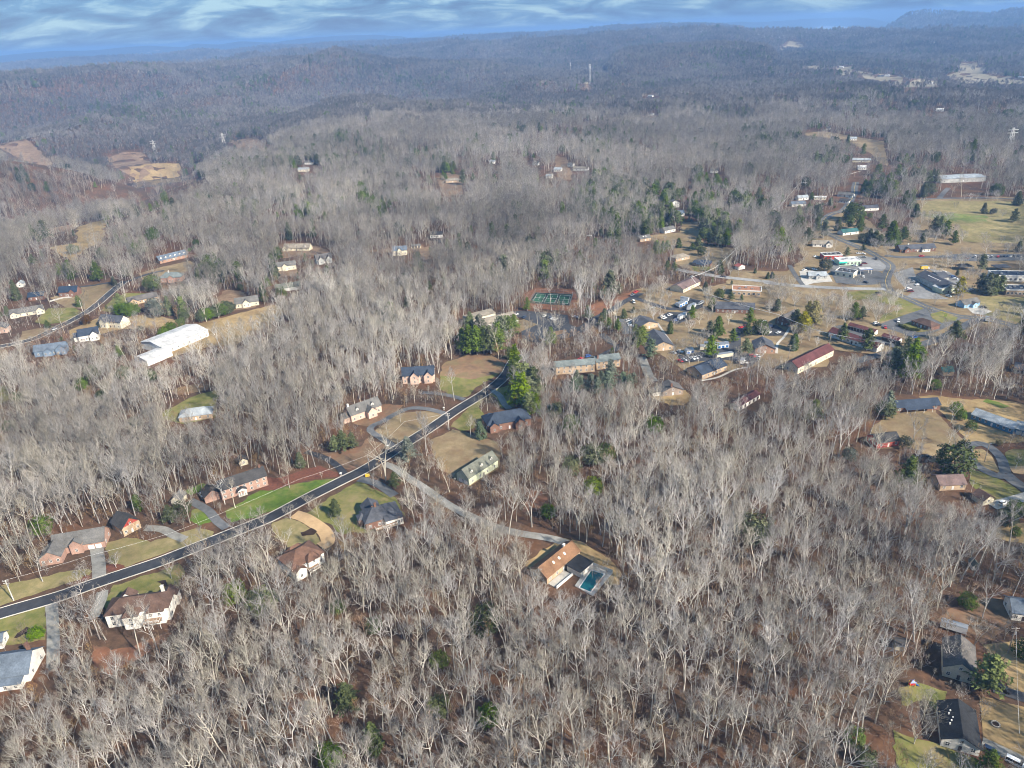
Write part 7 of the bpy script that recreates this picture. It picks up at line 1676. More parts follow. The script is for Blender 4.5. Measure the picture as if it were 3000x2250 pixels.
def window_mesh(w, h):
    k = (round(w, 1), round(h, 1))
    if k not in _win:
        fr = MB(); t = .11
        fr.box(-w / 2 - t, -.05, -t, w / 2 + t, .03, 0); fr.box(-w / 2 - t, -.05, h, w / 2 + t, .03, h + t); fr.box(-w / 2 - t, -.05, 0, -w / 2, .03, h); fr.box(w / 2, -.05, 0, w / 2 + t, .03, h); fr.box(-.04, -.04, 0, .04, .02, h); fr.box(-w / 2, -.043, h / 2 - .04, w / 2, .017, h / 2 + .04)
        gl = MB(); gl.box(-w / 2, -.02, 0, w / 2, .01, h)
        both = MB(); both.v, both.f, both.m = list(fr.v), list(fr.f), list(fr.m); both.add(gl.v, gl.f, 1)
        _win[k] = (fr.mesh('frame', M_TRIM), gl.mesh('window', M_GLASS), both.mesh('window', [M_TRIM, M_GLASS]))
    return _win[k]
def put_window(root, x, y, z, w, h, rz, near):
    fr, gl, both = window_mesh(w, h)
    if near:
        o = link('window', gl, root, (x, y, z), rz); link('frame', fr, o)
    else: link('window', both, root, (x, y, z), rz)
def walls_roof(root, x0, y0, L, D, e, r, roof, ridge, wmat, rmat, near, o=.45, red=False):
    """one block: walls with their gables, and its roof"""
    w = MB(); R_ = MB(); x1, y1 = x0 + L, y0 + D; b = -2.0
    w.add([(x0, y0, b), (x1, y0, b), (x1, y1, b), (x0, y1, b), (x0, y0, e), (x1, y0, e), (x1, y1, e), (x0, y1, e)], [(0, 1, 5, 4), (1, 2, 6, 5), (2, 3, 7, 6), (3, 0, 4, 7)])
    if roof == 'gable':
        if ridge == 'par':
            ym = (y0 + y1) / 2
            w.add([(x0, y0, e), (x0, y1, e), (x0, ym, e + r)], [(1, 0, 2)], 1 if red else 0); w.add([(x1, y0, e), (x1, y1, e), (x1, ym, e + r)], [(0, 1, 2)], 1 if red else 0)
            dz = r / (D / 2) * o
            R_.slab([(x0 - o, y0 - o, e - dz + .12), (x1 + o, y0 - o, e - dz + .12), (x1 + o, ym, e + r + .12), (x0 - o, ym, e + r + .12)], .16)
            R_.slab([(x1 + o, y1 + o, e - dz + .12), (x0 - o, y1 + o, e - dz + .12), (x0 - o, ym, e + r + .125), (x1 + o, ym, e + r + .125)], .16)
        else:
            xm = (x0 + x1) / 2
            w.add([(x0, y0, e), (x1, y0, e), (xm, y0, e + r)], [(0, 1, 2)], 1 if red else 0); w.add([(x0, y1, e), (x1, y1, e), (xm, y1, e + r)], [(1, 0, 2)], 1 if red else 0)
            dz = r / (L / 2) * o
            R_.slab([(x0 - o, y1 + o, e - dz + .12), (x0 - o, y0 - o, e - dz + .12), (xm, y0 - o, e + r + .12), (xm, y1 + o, e + r + .12)], .16)
            R_.slab([(x1 + o, y0 - o, e - dz + .12), (x1 + o, y1 + o, e - dz + .12), (xm, y1 + o, e + r + .125), (xm, y0 - o, e + r + .125)], .16)
    elif roof == 'hip':
        ins = min(L, D) / 2
        if L >= D: a, c = (x0 + ins, (y0 + y1) / 2, e + r), (x1 - ins, (y0 + y1) / 2, e + r)
        else: a, c = ((x0 + x1) / 2, y0 + ins, e + r), ((x0 + x1) / 2, y1 - ins, e + r)
        A, B_, C, Dd = (x0 - o, y0 - o, e), (x1 + o, y0 - o, e), (x1 + o, y1 + o, e), (x0 - o, y1 + o, e)
        low = [(p[0], p[1], p[2] - .2) for p in (A, B_, C, Dd)]
        f = [(0, 1, 5, 4), (1, 2, 5), (2, 3, 4, 5), (3, 0, 4)] if L >= D else [(0, 1, 4), (1, 2, 5, 4), (2, 3, 5), (3, 0, 4, 5)]
        R_.add([A, B_, C, Dd, a, c] + low, f + [(6, 7, 1, 0), (7, 8, 2, 1), (8, 9, 3, 2), (9, 6, 0, 3), (9, 8, 7, 6)])
    elif roof == 'shed':
        R_.slab([(x0 - o, y0 - o, e - .05), (x1 + o, y0 - o, e - .05), (x1 + o, y1 + .1, e + r), (x0 - o, y1 + .1, e + r)], .2)
        w.add([(x0, y0, e), (x0, y1, e), (x0, y1, e + r)], [(1, 0, 2)]); w.add([(x1, y0, e), (x1, y1, e), (x1, y1, e + r)], [(0, 1, 2)])
    else:
        t = .35; h = e + .55
        for bx in ((x0 - .1, y0 - .1, x1 + .1, y0 + t), (x0 - .1, y1 - t, x1 + .1, y1 + .1), (x0 - .1, y0 + t, x0 + t, y1 - t), (x1 - t, y0 + t, x1 + .1, y1 - t)): w.box(bx[0], bx[1], e - .3, bx[2], bx[3], h, 2)
        R_.box(x0 + t, y0 + t, e - .2, x1 - t, y1 - t, e + .12)
    w.build('wall', [wmat, WALLS['red'], M_TRIM], root); return R_.build('roof', rmat, root)
def roof_z(y, D, e, r): return e + r * (1 - abs(y - D / 2) / (D / 2))
def building(name, label, x, y, rz, L, D, e, r, roof, ridge, wk, rk, ex):
    dist = math.hypot(x, y); near = dist < 430
    cx_, cy_ = x + math.cos(rz) * L / 2 - math.sin(rz) * D / 2, y + math.sin(rz) * L / 2 + math.cos(rz) * D / 2
    root = link(name, None, None, (x, y, gz(cx_, cy_) + .25), rz); tag(root, label, name.replace('_', ' ').split()[-1] if name in ('storage_shed', 'apartment_building') else name.replace('_', ' '))
    wmat, rmat = WALLS[wk], ROOFS[rk]
    main = walls_roof(root, 0, 0, L, D, e, r, roof, ridge, wmat, rmat, near, red=bool(ex.get('redgable')))
    blocked = []
    for wg in ex.get('wings', []):
        fx, y0, wl, wd, we, wr, wroof, wridge = wg[:8]; x0 = fx * L
        wl = wl * (1 if L < 14 else 1.25)
        m2 = WALLS[wg[8]] if len(wg) > 8 and isinstance(wg[8], str) else wmat
        walls_roof(root, x0, y0, wl, wd, we, wr, wroof, wridge, m2, rmat, near, .35)
        if y0 < 0:
            blocked.append((x0 - .6, x0 + wl + .6)); nw = wg[9] if len(wg) > 9 else max(1, int(wl / 3))
            for k in range(nw): put_window(root, x0 + wl * (k + .5) / nw, y0 - .02, min(1.1, we - 2), .95 if nw < 4 else .8, 1.3, 0, near)
            if we > 5:
                for k in range(nw): put_window(root, x0 + wl * (k + .5) / nw, y0 - .02, 3.9, .95, 1.3, 0, near)
    gd = ex.get('garage')
    if gd:
        for k in range(gd[1]):
            g_ = MB(); g_.box(0, -.06, 0, 2.6, .02, 2.2)
            for j in (.55, 1.1, 1.65): g_.box(0.05, -.075, j - .015, 2.55, -.05, j + .015)
            x0 = gd[0] * L + k * 3.1 + .3; g_.build('garage_door', M_DOORW, root).location = (x0, 0, 0); blocked.append((x0 - .7, x0 + 3.2))
    if ex.get('garage_end'):
        for k in range(ex['garage_end']):
            g_ = MB(); g_.box(-.06, 0, 0, .02, 2.6, 2.2); g_.build('garage_door', M_DOORW, root).location = (0, 1.1 + k * 3.4, 0)
    nd = ex.get('doors', 0)
    for k in range(nd):
        g_ = MB(); g_.box(-.95, -.06, 0, .95, .02, 2.1); g_.build('roll_door', M_DOORD, root).location = (L * (k + .5) / nd, 0, 0)
    nw = ex.get('win', 0); fl = ex.get('floors', 1)
    free = lambda q: all(not (a < q < b_) for a, b_ in blocked)
    door_at = L * .5
    if roof != 'flat' and nw > 1 and free(door_at) and not nd:
        d_ = MB(); d_.box(-.5, -.05, 0, .5, .02, 2.05); dd = d_.build('door', M_DOORD if wk in ('white', 'cream', 'sage') else M_DOORW, root); dd.location = (door_at, 0, 0); blocked.append((door_at - 1.1, door_at + 1.1))
        if near:
            hn = MB(); hn.box(.32, -.1, .95, .4, -.05, 1.1); link('handle', hn.mesh('handle', M_METAL), dd)
    wh = 1.35 if roof != 'flat' else 1.6
    for f_ in range(fl):
        z0 = .95 + f_ * 2.75
        if z0 + wh > e: break
        for k in range(nw):
            q = L * (k + .5) / nw
            if f_ or free(q): put_window(root, q, -.02, z0, 1.05 if roof != 'flat' else 1.7, wh, 0, near)
        if dist < 480 and nw > 1:
            for k in range(max(1, int(D / 4.5))):
                q = D * (k + .5) / max(1, int(D / 4.5))
                put_window(root, L + .02, q, z0, 1.0, wh, math.pi / 2, near); put_window(root, -.02, q, z0, 1.0, wh, -math.pi / 2, near)
    if ridge == 'perp' and r > 2.2 and roof == 'gable' and nw: put_window(root, L / 2, -.02, e + .2, .9, 1.0, 0, near)
    for c in ex.get('chim', []):
        fx, fy, hh = c[:3]; cm = WALLS[c[3]] if len(c) > 3 else WALLS['white']; zt = e + r + hh * .55
        ch = MB(); ch.box(-.55, -.45, min(e, 2.5), .55, .45, zt); ch.box(-.65, -.55, zt, .65, .55, zt + .18); ch.box(-.25, -.2, zt + .18, .25, .2, zt + .5)
        k_ = ch.build('chimney', cm, main); k_.location = (fx * L, fy * D, 0)
    nd = ex.get('dorm', 0)
    for k in range(nd):
        xq = L * (k + .5) / nd; yq = D * .14; zb = roof_z(yq, D, e, r) - .25; dm = link('dormer', None, root, (xq, yq, zb))
        a = MB(); a.box(-.85, 0, 0, .85, 2.4, 1.5); a.add([(-.85, 0, 1.5), (.85, 0, 1.5), (0, 0, 2.2)], [(0, 1, 2)]); a.build('dormer_wall', WALLS['white'], dm)
        a = MB(); a.slab([(-1.05, 2.6, 1.38), (-1.05, -.2, 1.38), (0, -.2, 2.3), (0, 2.6, 2.3)], .12); a.slab([(1.05, -.2, 1.38), (1.05, 2.6, 1.38), (0, 2.6, 2.305), (0, -.2, 2.305)], .12); a.build('dormer_roof', rmat, dm)
        link('dormer_window', window_mesh(.8, .95)[2], dm, (0, -.03, .35))
    for k in range(ex.get('sky', 0)):
        n_ = ex['sky']; xq = L * (.25 + .5 * (k + .5) / n_); yq = D * .28; s_ = MB(); sl = math.atan2(r, D / 2)
        s_.box(-.45, -.6, 0, .45, .6, .2); q = s_.build('skylight', M_TRIM, main); q.location = (xq, yq, roof_z(yq, D, e, r) + .1); q.rotation_euler = (sl, 0, 0)
    if ex.get('vents'):
        for k in range(5):
            s_ = MB(); s_.box(-.2, -.2, -.2, .2, .2, .45); q = s_.build('roof_vent', M_TRIM, main); q.location = (L * (.22 + .05 * (k % 3)), D * (.35 + .09 * k), e + r * .55)
    if name == 'warehouse':
        for k in range(1, int(L / 3)):
            s_ = MB(); q0 = Vector((k * 3.0, -.4, e - .1)); s_.slab([(k * 3 - .07, -.45, e + .10), (k * 3 + .07, -.45, e + .10), (k * 3 + .07, D / 2, e + r + .19), (k * 3 - .07, D / 2, e + r + .19)], .06); s_.build('seam', M_METAL, main)
    if ex.get('round'):
        for k in range(4):
            s_ = MB(); s_.cyl((0, .02, 0), (0, -.06, 0), .45, .45, 10); q = s_.build('round_vent', M_GLASS, root); q.location = (L * (.7 + .07 * k), 0, e - 1.2)
    if 'portico' in ex:
        px_ = ex['portico'] * L; pt = link('portico', None, root, (px_, 0, 0)); a = MB()
        a.box(-2.2, -2.4, 0, 2.2, -.05, .25); a.build('porch_floor', COVER['concrete'], pt)
        for s in (-1.8, -.7, .7, 1.8): c_ = MB(); c_.cyl((s, -2.1, .25), (s, -2.1, 3.2), .16, .14, 8); c_.build('column', M_TRIM, pt)
        a = MB(); a.box(-2.3, -2.5, 3.2, 2.3, -.05, 3.55); a.add([(-2.3, -2.5, 3.55), (2.3, -2.5, 3.55), (0, -2.5, 4.7)], [(0, 1, 2)]); a.build('pediment', M_TRIM, pt)
        a = MB(); a.slab([(-2.5, .3, 3.5), (-2.5, -2.7, 3.5), (0, -2.7, 4.8), (0, .3, 4.8)], .12); a.slab([(2.5, -2.7, 3.5), (2.5, .3, 3.5), (0, .3, 4.805), (0, -2.7, 4.805)], .12); a.build('porch_roof', rmat, pt)
    if ex.get('porch'):
        a = MB(); a.slab([(L * .2, -2.6, e - .7), (L * .8, -2.6, e - .7), (L * .8, .1, e), (L * .2, .1, e)], .15); a.build('porch_roof', rmat, root)
        for k in range(4): c_ = MB(); c_.cyl((0, 0, -.5), (0, 0, e - .75), .11, .11, 6); c_.build('post', M_TRIM, root).location = (L * (.22 + .56 * k / 3), -2.4, 0)
    if 'deck' in ex:
        fx, y0, dl, dd_, dz = ex['deck']; dk = link('deck', None, root, (fx * L, y0, 0)); a = MB(); a.box(0, 0, dz - .18, dl, dd_, dz); a.build('deck_floor', M_WOODD, dk)
        a = MB(); a.box(0, 0, dz + .95, dl, .1, dz + 1.05); a.box(0, 0, dz + .5, dl, .07, dz + .56)
        for k in range(int(dl / 1.2) + 1): a.box(k * 1.2 - .05, 0, dz, k * 1.2 + .05, .1, dz + .95)
        a.box(0, .1, dz + .95, .1, dd_, dz + 1.05); a.box(dl - .1, .1, dz + .95, dl, dd_, dz + 1.05); a.build('railing', M_TRIM, dk)
        for k in range(3): c_ = MB(); c_.box(-.1, 0, -1.5, .1, .2, dz - .18); c_.build('post', M_TRIM, dk).location = (dl * (.04 + .46 * k), .05, 0)
    if ex.get('awn'):
        a = MB(); a.slab([(-.5, -1.8, 2.6), (L * .35, -1.8, 2.6), (L * .35, .0, 3.3), (-.5, .0, 3.3)], .12); a.build('awning', mat('teal_awning', (.02, .42, .33), .6), root)
    if roof == 'flat' and D > 8:
        for k in range(3):
            s_ = MB(); s_.box(-.8, -.7, 0, .8, .7, .9); s_.build('roof_unit', M_METAL, main).location = (L * (.25 + .22 * k), D * (.4 + .2 * (k % 2)), e + .12)
    return root
for b_ in BUILDINGS: building(*b_)

# ------------------------------------------------------------------ evergreens
_ev = {}
def ev_mesh(kind, var, tone):
    k = (kind, var, tone)
    if k not in _ev:
        V, F = foliage_mesh('crown', 900 + var * 7 + ord(kind), kind)
        tr = MB(); tr.cyl((0, 0, -.4), (0, 0, 8.6 if kind != 'r' else 5.5), .17, .05, 6)
        cme = mesh_np('crown', V, [F], FOL[tone]); tme = tr.mesh('trunk', M_BARK)
        # joined form for the small far ones
        tv = np.array(tr.v); q = [np.array([f for f in tr.f if len(f) == 4])]
        jm = mesh_np('evergreen', np.concatenate([V, tv]), [F] + [a + len(V) for a in q], [FOL[tone], M_BARK], np.concatenate([np.zeros(len(F)), np.ones(len(q[0]))]))
        _ev[k] = (cme, tme, jm)
    return _ev[k]
def tone_of(label, kind):
    for w_, t_ in (('golden', 'gold'), ('yellow-green', 'lime'), ('light green', 'lime'), ('bright green', 'lime'), ('rust-brown', 'rust'), ('grey', 'grey'), ('pale', 'grey')):
        if w_ in label: return t_
    return kind
NAME = {'p': 'pine_tree', 'c': 'cedar_tree', 'r': 'evergreen_tree'}
for i, (label, group, kind, x, y, h) in enumerate(EVERGREENS):
    mk_ = 'p' if kind == 'c' and i % 3 == 0 else 'r' if kind == 'c' and i % 7 == 1 else kind; cme, tme, jm = ev_mesh(mk_, i % 4, tone_of(label, kind)); s = h / 10 * (1.08 + .25 * ((i * 37) % 100) / 100); d = math.hypot(x, y); z = gz(x, y)
    if d > 1300:
        o = link(NAME[kind], jm, None, (x, y, z), i * 2.4)
    else:
        o = link(NAME[kind], None, None, (x, y, z), i * 2.4); link('trunk', tme, o); link('crown', cme, o)
    w_ = (1.0 if kind == 'p' else 1.15) + .3 * ((i * 53) % 100) / 100; o.scale = (s * w_, s * w_, s); tag(o, label, 'tree', group)
# ------------------------------------------------------------------ single bare trees on the lawns
for i, (label, x, y, h, k) in enumerate(SPECIMENS):
    k = k if h > 13.5 else 10 + i % 3; tm, km, _, H_ = NEAR[k]; e_ = link('bare_tree', None, None, (x, y, gz(x, y)), i * 1.7); s = h / H_; w_ = 1.0 if h > 16 else 1.1
    e_.scale = (s * w_, s * w_, s); tag(e_, label, 'tree', 'single bare trees on the lawns'); link('trunk', tm, e_); link('crown', km, e_)
# ------------------------------------------------------------------ vehicles
PAINT = {k: mat('paint_' + k, c, .28, var=.03, scale=1, spec=.5) for k, c in dict(white=(.78, .78, .77), black=(.02, .02, .022), grey=(.30, .31, .32), darkblue=(.03, .05, .10), blue=(.03, .10, .32), red=(.50, .03, .035), darkred=(.14, .025, .03), cream=(.68, .62, .47), yellow=(.80, .52, .03), dark=(.04, .045, .05)).items()}
M_TYRE = mat('tyre', (.02, .02, .02), .9); M_LAMP = mat('lamp_glass', (.6, .6, .58), .2); M_RIM = mat('wheel_rim', (.35, .35, .36), .4, metallic=.7)
SHAPE = dict(sedan=(4.7, 1.82, .62, .95, [(-.50, .86), (-.30, .90)], (-.33, -.20, .08, .24), 1.45), suv=(4.7, 1.92, .70, 1.05, [], (-.47, -.42, .12, .27), 1.75), van=(5.2, 1.98, .72, 1.12, [], (-.48, -.46, .22, .36), 1.95), pickup=(5.5, 1.95, .75, 1.02, [], (-.12, -.06, .14, .25), 1.8))
_car = {}
def car_meshes(kind, col):
    if (kind, col) in _car: return _car[kind, col]
    L, Wd, zb, zh, _, (c0, c1, c2, c3), zt = SHAPE[kind]; hw = Wd / 2
    b = MB(); st = [(-.5, .80, .42, zh * .86), (-.47, .95, .30, zh * .97), (-.30, 1, .26, zh), (0, 1, .25, zh), (.28, 1, .26, zh), (.44, .94, .30, zh * .86), (.5, .78, .42, zh * .70)]
    ring = []
    for f, w_, z0, z1 in st:
        x = f * L; h = hw * w_; ring.append([(x, -h, z0), (x, -h * 1.02, (z0 + z1) / 2), (x, -h * .93, z1), (x, h * .93, z1), (x, h * 1.02, (z0 + z1) / 2), (x, h, z0)])
    n = 6; V = [p for r in ring for p in r]; F = [(i * n + j, i * n + (j + 1) % n, (i + 1) * n + (j + 1) % n, (i + 1) * n + j) for i in range(len(ring) - 1) for j in range(n)]
    b.add(V, F + [tuple(range(n))[::-1], tuple(range((len(ring) - 1) * n, len(ring) * n))])
    b.slab([(c1 * L - .02, -hw * .74, zt), (c2 * L + .02, -hw * .74, zt), (c2 * L + .02, hw * .74, zt), (c1 * L - .02, hw * .74, zt)], .06)
    for s in (-1, 1):
        for xx in ((c1 + c2) / 2,): b.box(xx * L - .05, s * hw * .82 - .05, zh - .05, xx * L + .05, s * hw * .82 + .05, zt - .05)
    if kind == 'pickup': b.box(-.46 * L, -hw * .75, zh + .004, -.16 * L, hw * .75, zh + .012, 1)
    gq = MB(); lo = [(c0 * L, -hw * .9, zh - .02), (c3 * L, -hw * .9, zh - .02), (c3 * L, hw * .9, zh - .02), (c0 * L, hw * .9, zh - .02)]; hi = [(c1 * L, -hw * .73, zt - .03), (c2 * L, -hw * .73, zt - .03), (c2 * L, hw * .73, zt - .03), (c1 * L, hw * .73, zt - .03)]
    gq.add(lo + hi, [(0, 1, 5, 4), (1, 2, 6, 5), (2, 3, 7, 6), (3, 0, 4, 7), (4, 5, 6, 7)])
    wh = MB(); wh.cyl((0, -.11, 0), (0, .11, 0), .33, .33, 12, 0); wh.cyl((0, -.118, 0), (0, .118, 0), .19, .19, 8, 1)
    hl = MB(); hl.box(-.06, -.22, -.07, .03, .22, .07)
    _car[kind, col] = (b.mesh('body', [PAINT[col], M_TYRE]), gq.mesh('windows', M_GLASS), wh.mesh('wheel', [M_TYRE, M_RIM]), hl.mesh('headlight', M_LAMP), L, hw, zh); return _car[kind, col]
def top_z(x, y): return gz(x, y) + .36
for kind, col, label, x, y, rz in CARS:
    bm_, gl_, wh_, hl_, L, hw, zh = car_meshes(kind, col); far_ = math.hypot(x, y) > 620
    c = link('parked_car' if kind in ('sedan', 'suv') else kind if kind == 'van' else 'pickup_truck', None, None, (x, y, top_z(x, y)), rz); tag(c, label, 'car' if kind in ('sedan', 'suv') else kind, 'parked vehicles')
    link('body', bm_, c); link('windows', gl_, c)
    for sx in (-.31, .31):
        for sy in (-1, 1): link('wheel', wh_, c, (sx * L, sy * (hw - .08), .33))
    if not far_:
        for sy in (-1, 1): link('headlight', hl_, c, (.47 * L, sy * hw * .6, zh * .66))
M_BLUEP = mat('blue_panel', (.02, .16, .50), .5)
for label, x, y, rz, L, col, wd in TRUCKS:
    t = link('box_truck', None, None, (x, y, top_z(x, y)), rz); tag(t, label, 'camper' if 'camper' in label else 'trailer' if 'trailer' in label else 'truck', 'trucks and trailers'); h = wd / 2
    camper = 'trailer' in label
    b = MB(); b.box(-L / 2, -h, .75, L / 2 - (0 if camper else 1.7), h, 3.35 if not camper else 3.2); b.build('cargo_box', PAINT['white'] if col == 'dark' else PAINT[col], t)
    b = MB(); xe = L / 2 - (0 if camper else 1.7); b.box(-L / 2 - .06, -h - .03, 3.3, xe + .06, h + .03, 3.42)
    for s in (-1, 1): b.box(-L / 2 - .04, s * h - .05, .7, xe + .04, s * h + .05, .82)
    b.build('trim_rail', M_METAL, t)
    if 'blue' in label:
        b = MB(); b.box(-L / 2 - .07, -h * .62, 1.0, -L / 2 - .01, h * .62, 2.5); b.build('rear_panel', M_BLUEP, t)
    if not camper:
        b = MB(); b.add([(L / 2 - 1.65, -h * .9, .55), (L / 2, -h * .9, .55), (L / 2, h * .9, .55), (L / 2 - 1.65, h * .9, .55), (L / 2 - 1.65, -h * .85, 2.3), (L / 2 - .75, -h * .85, 2.3), (L / 2 - .75, h * .85, 2.3), (L / 2 - 1.65, h * .85, 2.3), (L / 2, -h * .9, 1.3), (L / 2, h * .9, 1.3)], [(0, 1, 8, 5, 4), (3, 7, 6, 9, 2), (1, 2, 9, 8), (4, 5, 6, 7), (0, 4, 7, 3), (0, 3, 2, 1)]); b.build('cab', PAINT['dark' if col == 'dark' else 'white'], t)
        b = MB(); b.slab([(L / 2 - .01, -h * .8, 1.34), (L / 2 - .01, h * .8, 1.34), (L / 2 - .72, h * .76, 2.24), (L / 2 - .72, -h * .76, 2.24)], .04); b.build('windscreen', M_GLASS, t)
    wh = MB(); wh.cyl((0, -.14, 0), (0, .14, 0), .45, .45, 12); wme = wh.mesh('wheel', M_TYRE)
    for fx in (-.3, .36 if not camper else -.18):
        for s in (-1, 1): link('wheel', wme, t, (fx * L, s * (h - .2), .45))
# ------------------------------------------------------------------ utility poles, cables, towers
M_POLE = mat('pole_wood', (.33, .28, .23), .9, var=.15, scale=1.5); M_POLEW = mat('pole_pale', (.62, .60, .55), .8, var=.1, scale=1.5); M_CABLE = mat('cable_white', (.70, .69, .66), .6)
POLE_TOP = {}
for label, x, y, h, arm in POLES:
    z = gz(x, y); pal = 'pale' in label or 'white' in label or 'grey' in label; p = link('utility_pole', None, None, (x, y, z)); tag(p, label, 'utility pole', 'utility poles')
    b = MB(); b.cyl((0, 0, -.5), (0, 0, h), .24, .16, 8); b.build('pole', M_POLEW if pal else M_POLE, p); POLE_TOP[(x, y)] = z + h
    if arm:
        for k, zz in enumerate((h - .6, h - 1.7)):
            b = MB(); b.box(-1.3, -.08, zz, 1.3, .08, zz + .16); b.build('crossarm', M_POLE if not pal else M_POLEW, p)
        b = MB(); b.cyl((.38, 0, h - 3.2), (.38, 0, h - 2.1), .26, .26, 8); b.build('transformer', M_METAL, p)
        for k in (-1.1, 0.45, 1.1): b = MB(); b.cyl((k, 0, h - .44), (k, 0, h - .16), .07, .05, 6); b.build('insulator', M_TRIM, p)
    else:
        b = MB(); b.box(-.1, -.1, h - .15, 1.1, .1, h); b.build('lamp_arm', M_METAL, p)
for label, pts in WIRES:
    b = MB(); rad = .15 if 'thick' in label else .035
    for (xa, ya), (xb, yb) in zip(pts[:-1], pts[1:]):
        za = POLE_TOP.get((xa, ya), gz(xa, ya) + 9.5); zb = POLE_TOP.get((xb, yb), gz(xb, yb) + 9.5); n = 10; L_ = math.hypot(xb - xa, yb - ya); pr = None
        for k in range(n + 1):
            t = k / n; q = (xa + (xb - xa) * t, ya + (yb - ya) * t, za + (zb - za) * t - .02 * L_ * 4 * t * (1 - t) * .6)
            if pr: b.cyl(pr, q, rad, rad, 4)
            pr = q
    tag(b.build('overhead_cable', M_CABLE), label, 'cable')
for label, x, y, h, k in TOWERS:
    z = gz(x, y) - 1; t = link('radio_tower' if k < 2 else 'power_pylon', None, None, (x, y, z)); tag(t, label, 'tower' if k < 2 else 'pylon'); mm = M_POLE if 'dark' in label else M_POLEW
    if k < 2:
        b = MB(); b.cyl((0, 0, 0), (0, 0, h), 1.7 if k else .9, 1.1 if k else .5, 8); b.build('mast', mm, t)
        if k:
            for j in range(3):
                b = MB(); zz = h - 1 - j * 5.0
                for a in range(6): b.box(2.0 * math.cos(a * 1.047) - .5, 2.0 * math.sin(a * 1.047) - .5, zz - 2, 2.0 * math.cos(a * 1.047) + .5, 2.0 * math.sin(a * 1.047) + .5, zz + 1)
                b.cyl((0, 0, zz - .7), (0, 0, zz - .3), 2.4, 2.4, 8); b.build('antenna_array', M_TRIM, t)
    else:
        b = MB(); w0 = 4.5
        lv = [0, .25, .5, .72, .88, 1]
        for s in ((-1, -1), (1, -1), (1, 1), (-1, 1)):
            for a, c in zip(lv[:-1], lv[1:]): b.cyl((s[0] * w0 * (1 - a * .8), s[1] * w0 * (1 - a * .8), a * h), (s[0] * w0 * (1 - c * .8), s[1] * w0 * (1 - c * .8), c * h), .32, .3, 4)
        for a, c in zip(lv[:-1], lv[1:]):
            for s in (-1, 1):
                b.cyl((-w0 * (1 - a * .8), s * w0 * (1 - a * .8), a * h), (w0 * (1 - c * .8), s * w0 * (1 - c * .8), c * h), .22, .22, 4); b.cyl((s * w0 * (1 - a * .8), -w0 * (1 - a * .8), a * h), (s * w0 * (1 - c * .8), w0 * (1 - c * .8), c * h), .22, .22, 4)
        b.build('lattice', M_POLEW, t)
        for zz in (.78, .9): b = MB(); b.box(-8, -.4, h * zz, 8, .4, h * zz + .9); b.build('crossarm', M_POLEW, t)
# ------------------------------------------------------------------ tennis court, swimming pool, kiosk, small things
def quad_prism(name, Q, z0, z1, m, parent=None):
    b = MB(); n = len(Q); b.add([(x, y, z0) for x, y in Q] + [(x, y, z1) for x, y in Q], [tuple(range(n)), tuple(range(2 * n - 1, n - 1, -1))] + [(i, (i + 1) % n, n + (i + 1) % n, n + i) for i in range(n)][::-1])
    me = b.mesh(name, m); bm = bmesh.new(); bm.from_mesh(me); bmesh.ops.recalc_face_normals(bm, faces=bm.faces); bm.to_mesh(me); bm.free(); return link(name, me, parent)
def lerp2(Q, u, v):
    a, b, c, d = [np.array(p) for p in Q]; return (a * (1 - u) + b * u) * (1 - v) + (d * (1 - u) + c * u) * v
cz = max(gz(*p) for p in COURT) + .25
court = link('tennis_court', None); tag(court, 'dark green tennis courts fenced below the bare wood', 'tennis court')
quad_prism('court_surface', COURT, cz - 1.5, cz, mat('court_dark', (.035, .055, .045), .9, var=.2, scale=.3, scale2=.08), court)
M_CG = mat('court_green', (.035, .12, .065), .9, color2=(.025, .055, .04), scale=.15, detail=5, thr=(.4, .6))
for u0, u1 in ((.06, .30), (.36, .62), (.68, .94)):
    quad_prism('court_panel', [tuple(lerp2(COURT, u, v)) for u, v in ((u0, .14), (u1, .14), (u1, .86), (u0, .86))], cz - .1, cz + .03, M_CG, court)
    for uv in (((u0, .14), (u0, .86)), ((u1, .14), (u1, .86)), ((u0, .14), (u1, .14)), ((u0, .86), (u1, .86)), ((u0, .5), (u1, .5)), (((u0 + u1) / 2, .3), ((u0 + u1) / 2, .7))):
        a, c = lerp2(COURT, *uv[0]), lerp2(COURT, *uv[1]); b = MB(); b.cyl((*a, cz + .04), (*c, cz + .04), .10, .10, 4); b.build('line', M_WHT, court)
for k in range(4):
    a, c = COURT[k], COURT[(k + 1) % 4]; fn = link('court_fence', None); tag(fn, '%s chain-link fence of the tennis courts' % ['front', 'lane-side', 'rear', 'pine-side'][k], 'fence')
    nP = 8
    for j in range(nP): q = (a[0] + (c[0] - a[0]) * j / nP, a[1] + (c[1] - a[1]) * j / nP); b = MB(); b.cyl((*q, cz - .5), (*q, cz + 3), .06, .06, 5); b.build('post', M_METAL, fn)
    for zz in (.1, 1.5, 3): b = MB(); b.cyl((*a, cz + zz), (*c, cz + zz), .04, .04, 4); b.build('rail', M_METAL, fn)
pz = max(gz(*p) for p in POOLDECK) + .3
pool = link('swimming_pool', None); tag(pool, 'teal swimming pool with pale deck beside the pool house', 'pool')
quad_prism('pool_deck', POOLDECK, pz - 2, pz, COVER['concrete'], pool); quad_prism('water', POOL, pz - .2, pz + .03, mat('pool_water', (.012, .13, .145), .08, var=.15, scale=.4, spec=.5), pool)
for k in range(4):
    a, c = POOL[k], POOL[(k + 1) % 4]; b = MB(); b.cyl((*a, pz + .06), (*c, pz + .06), .22, .22, 6); b.build('coping', M_TRIM, pool)
a, c = POOLDECK[3], POOLDECK[2]
fn = link('pool_fence', None); tag(fn, 'white panel fence along the pool deck', 'fence')
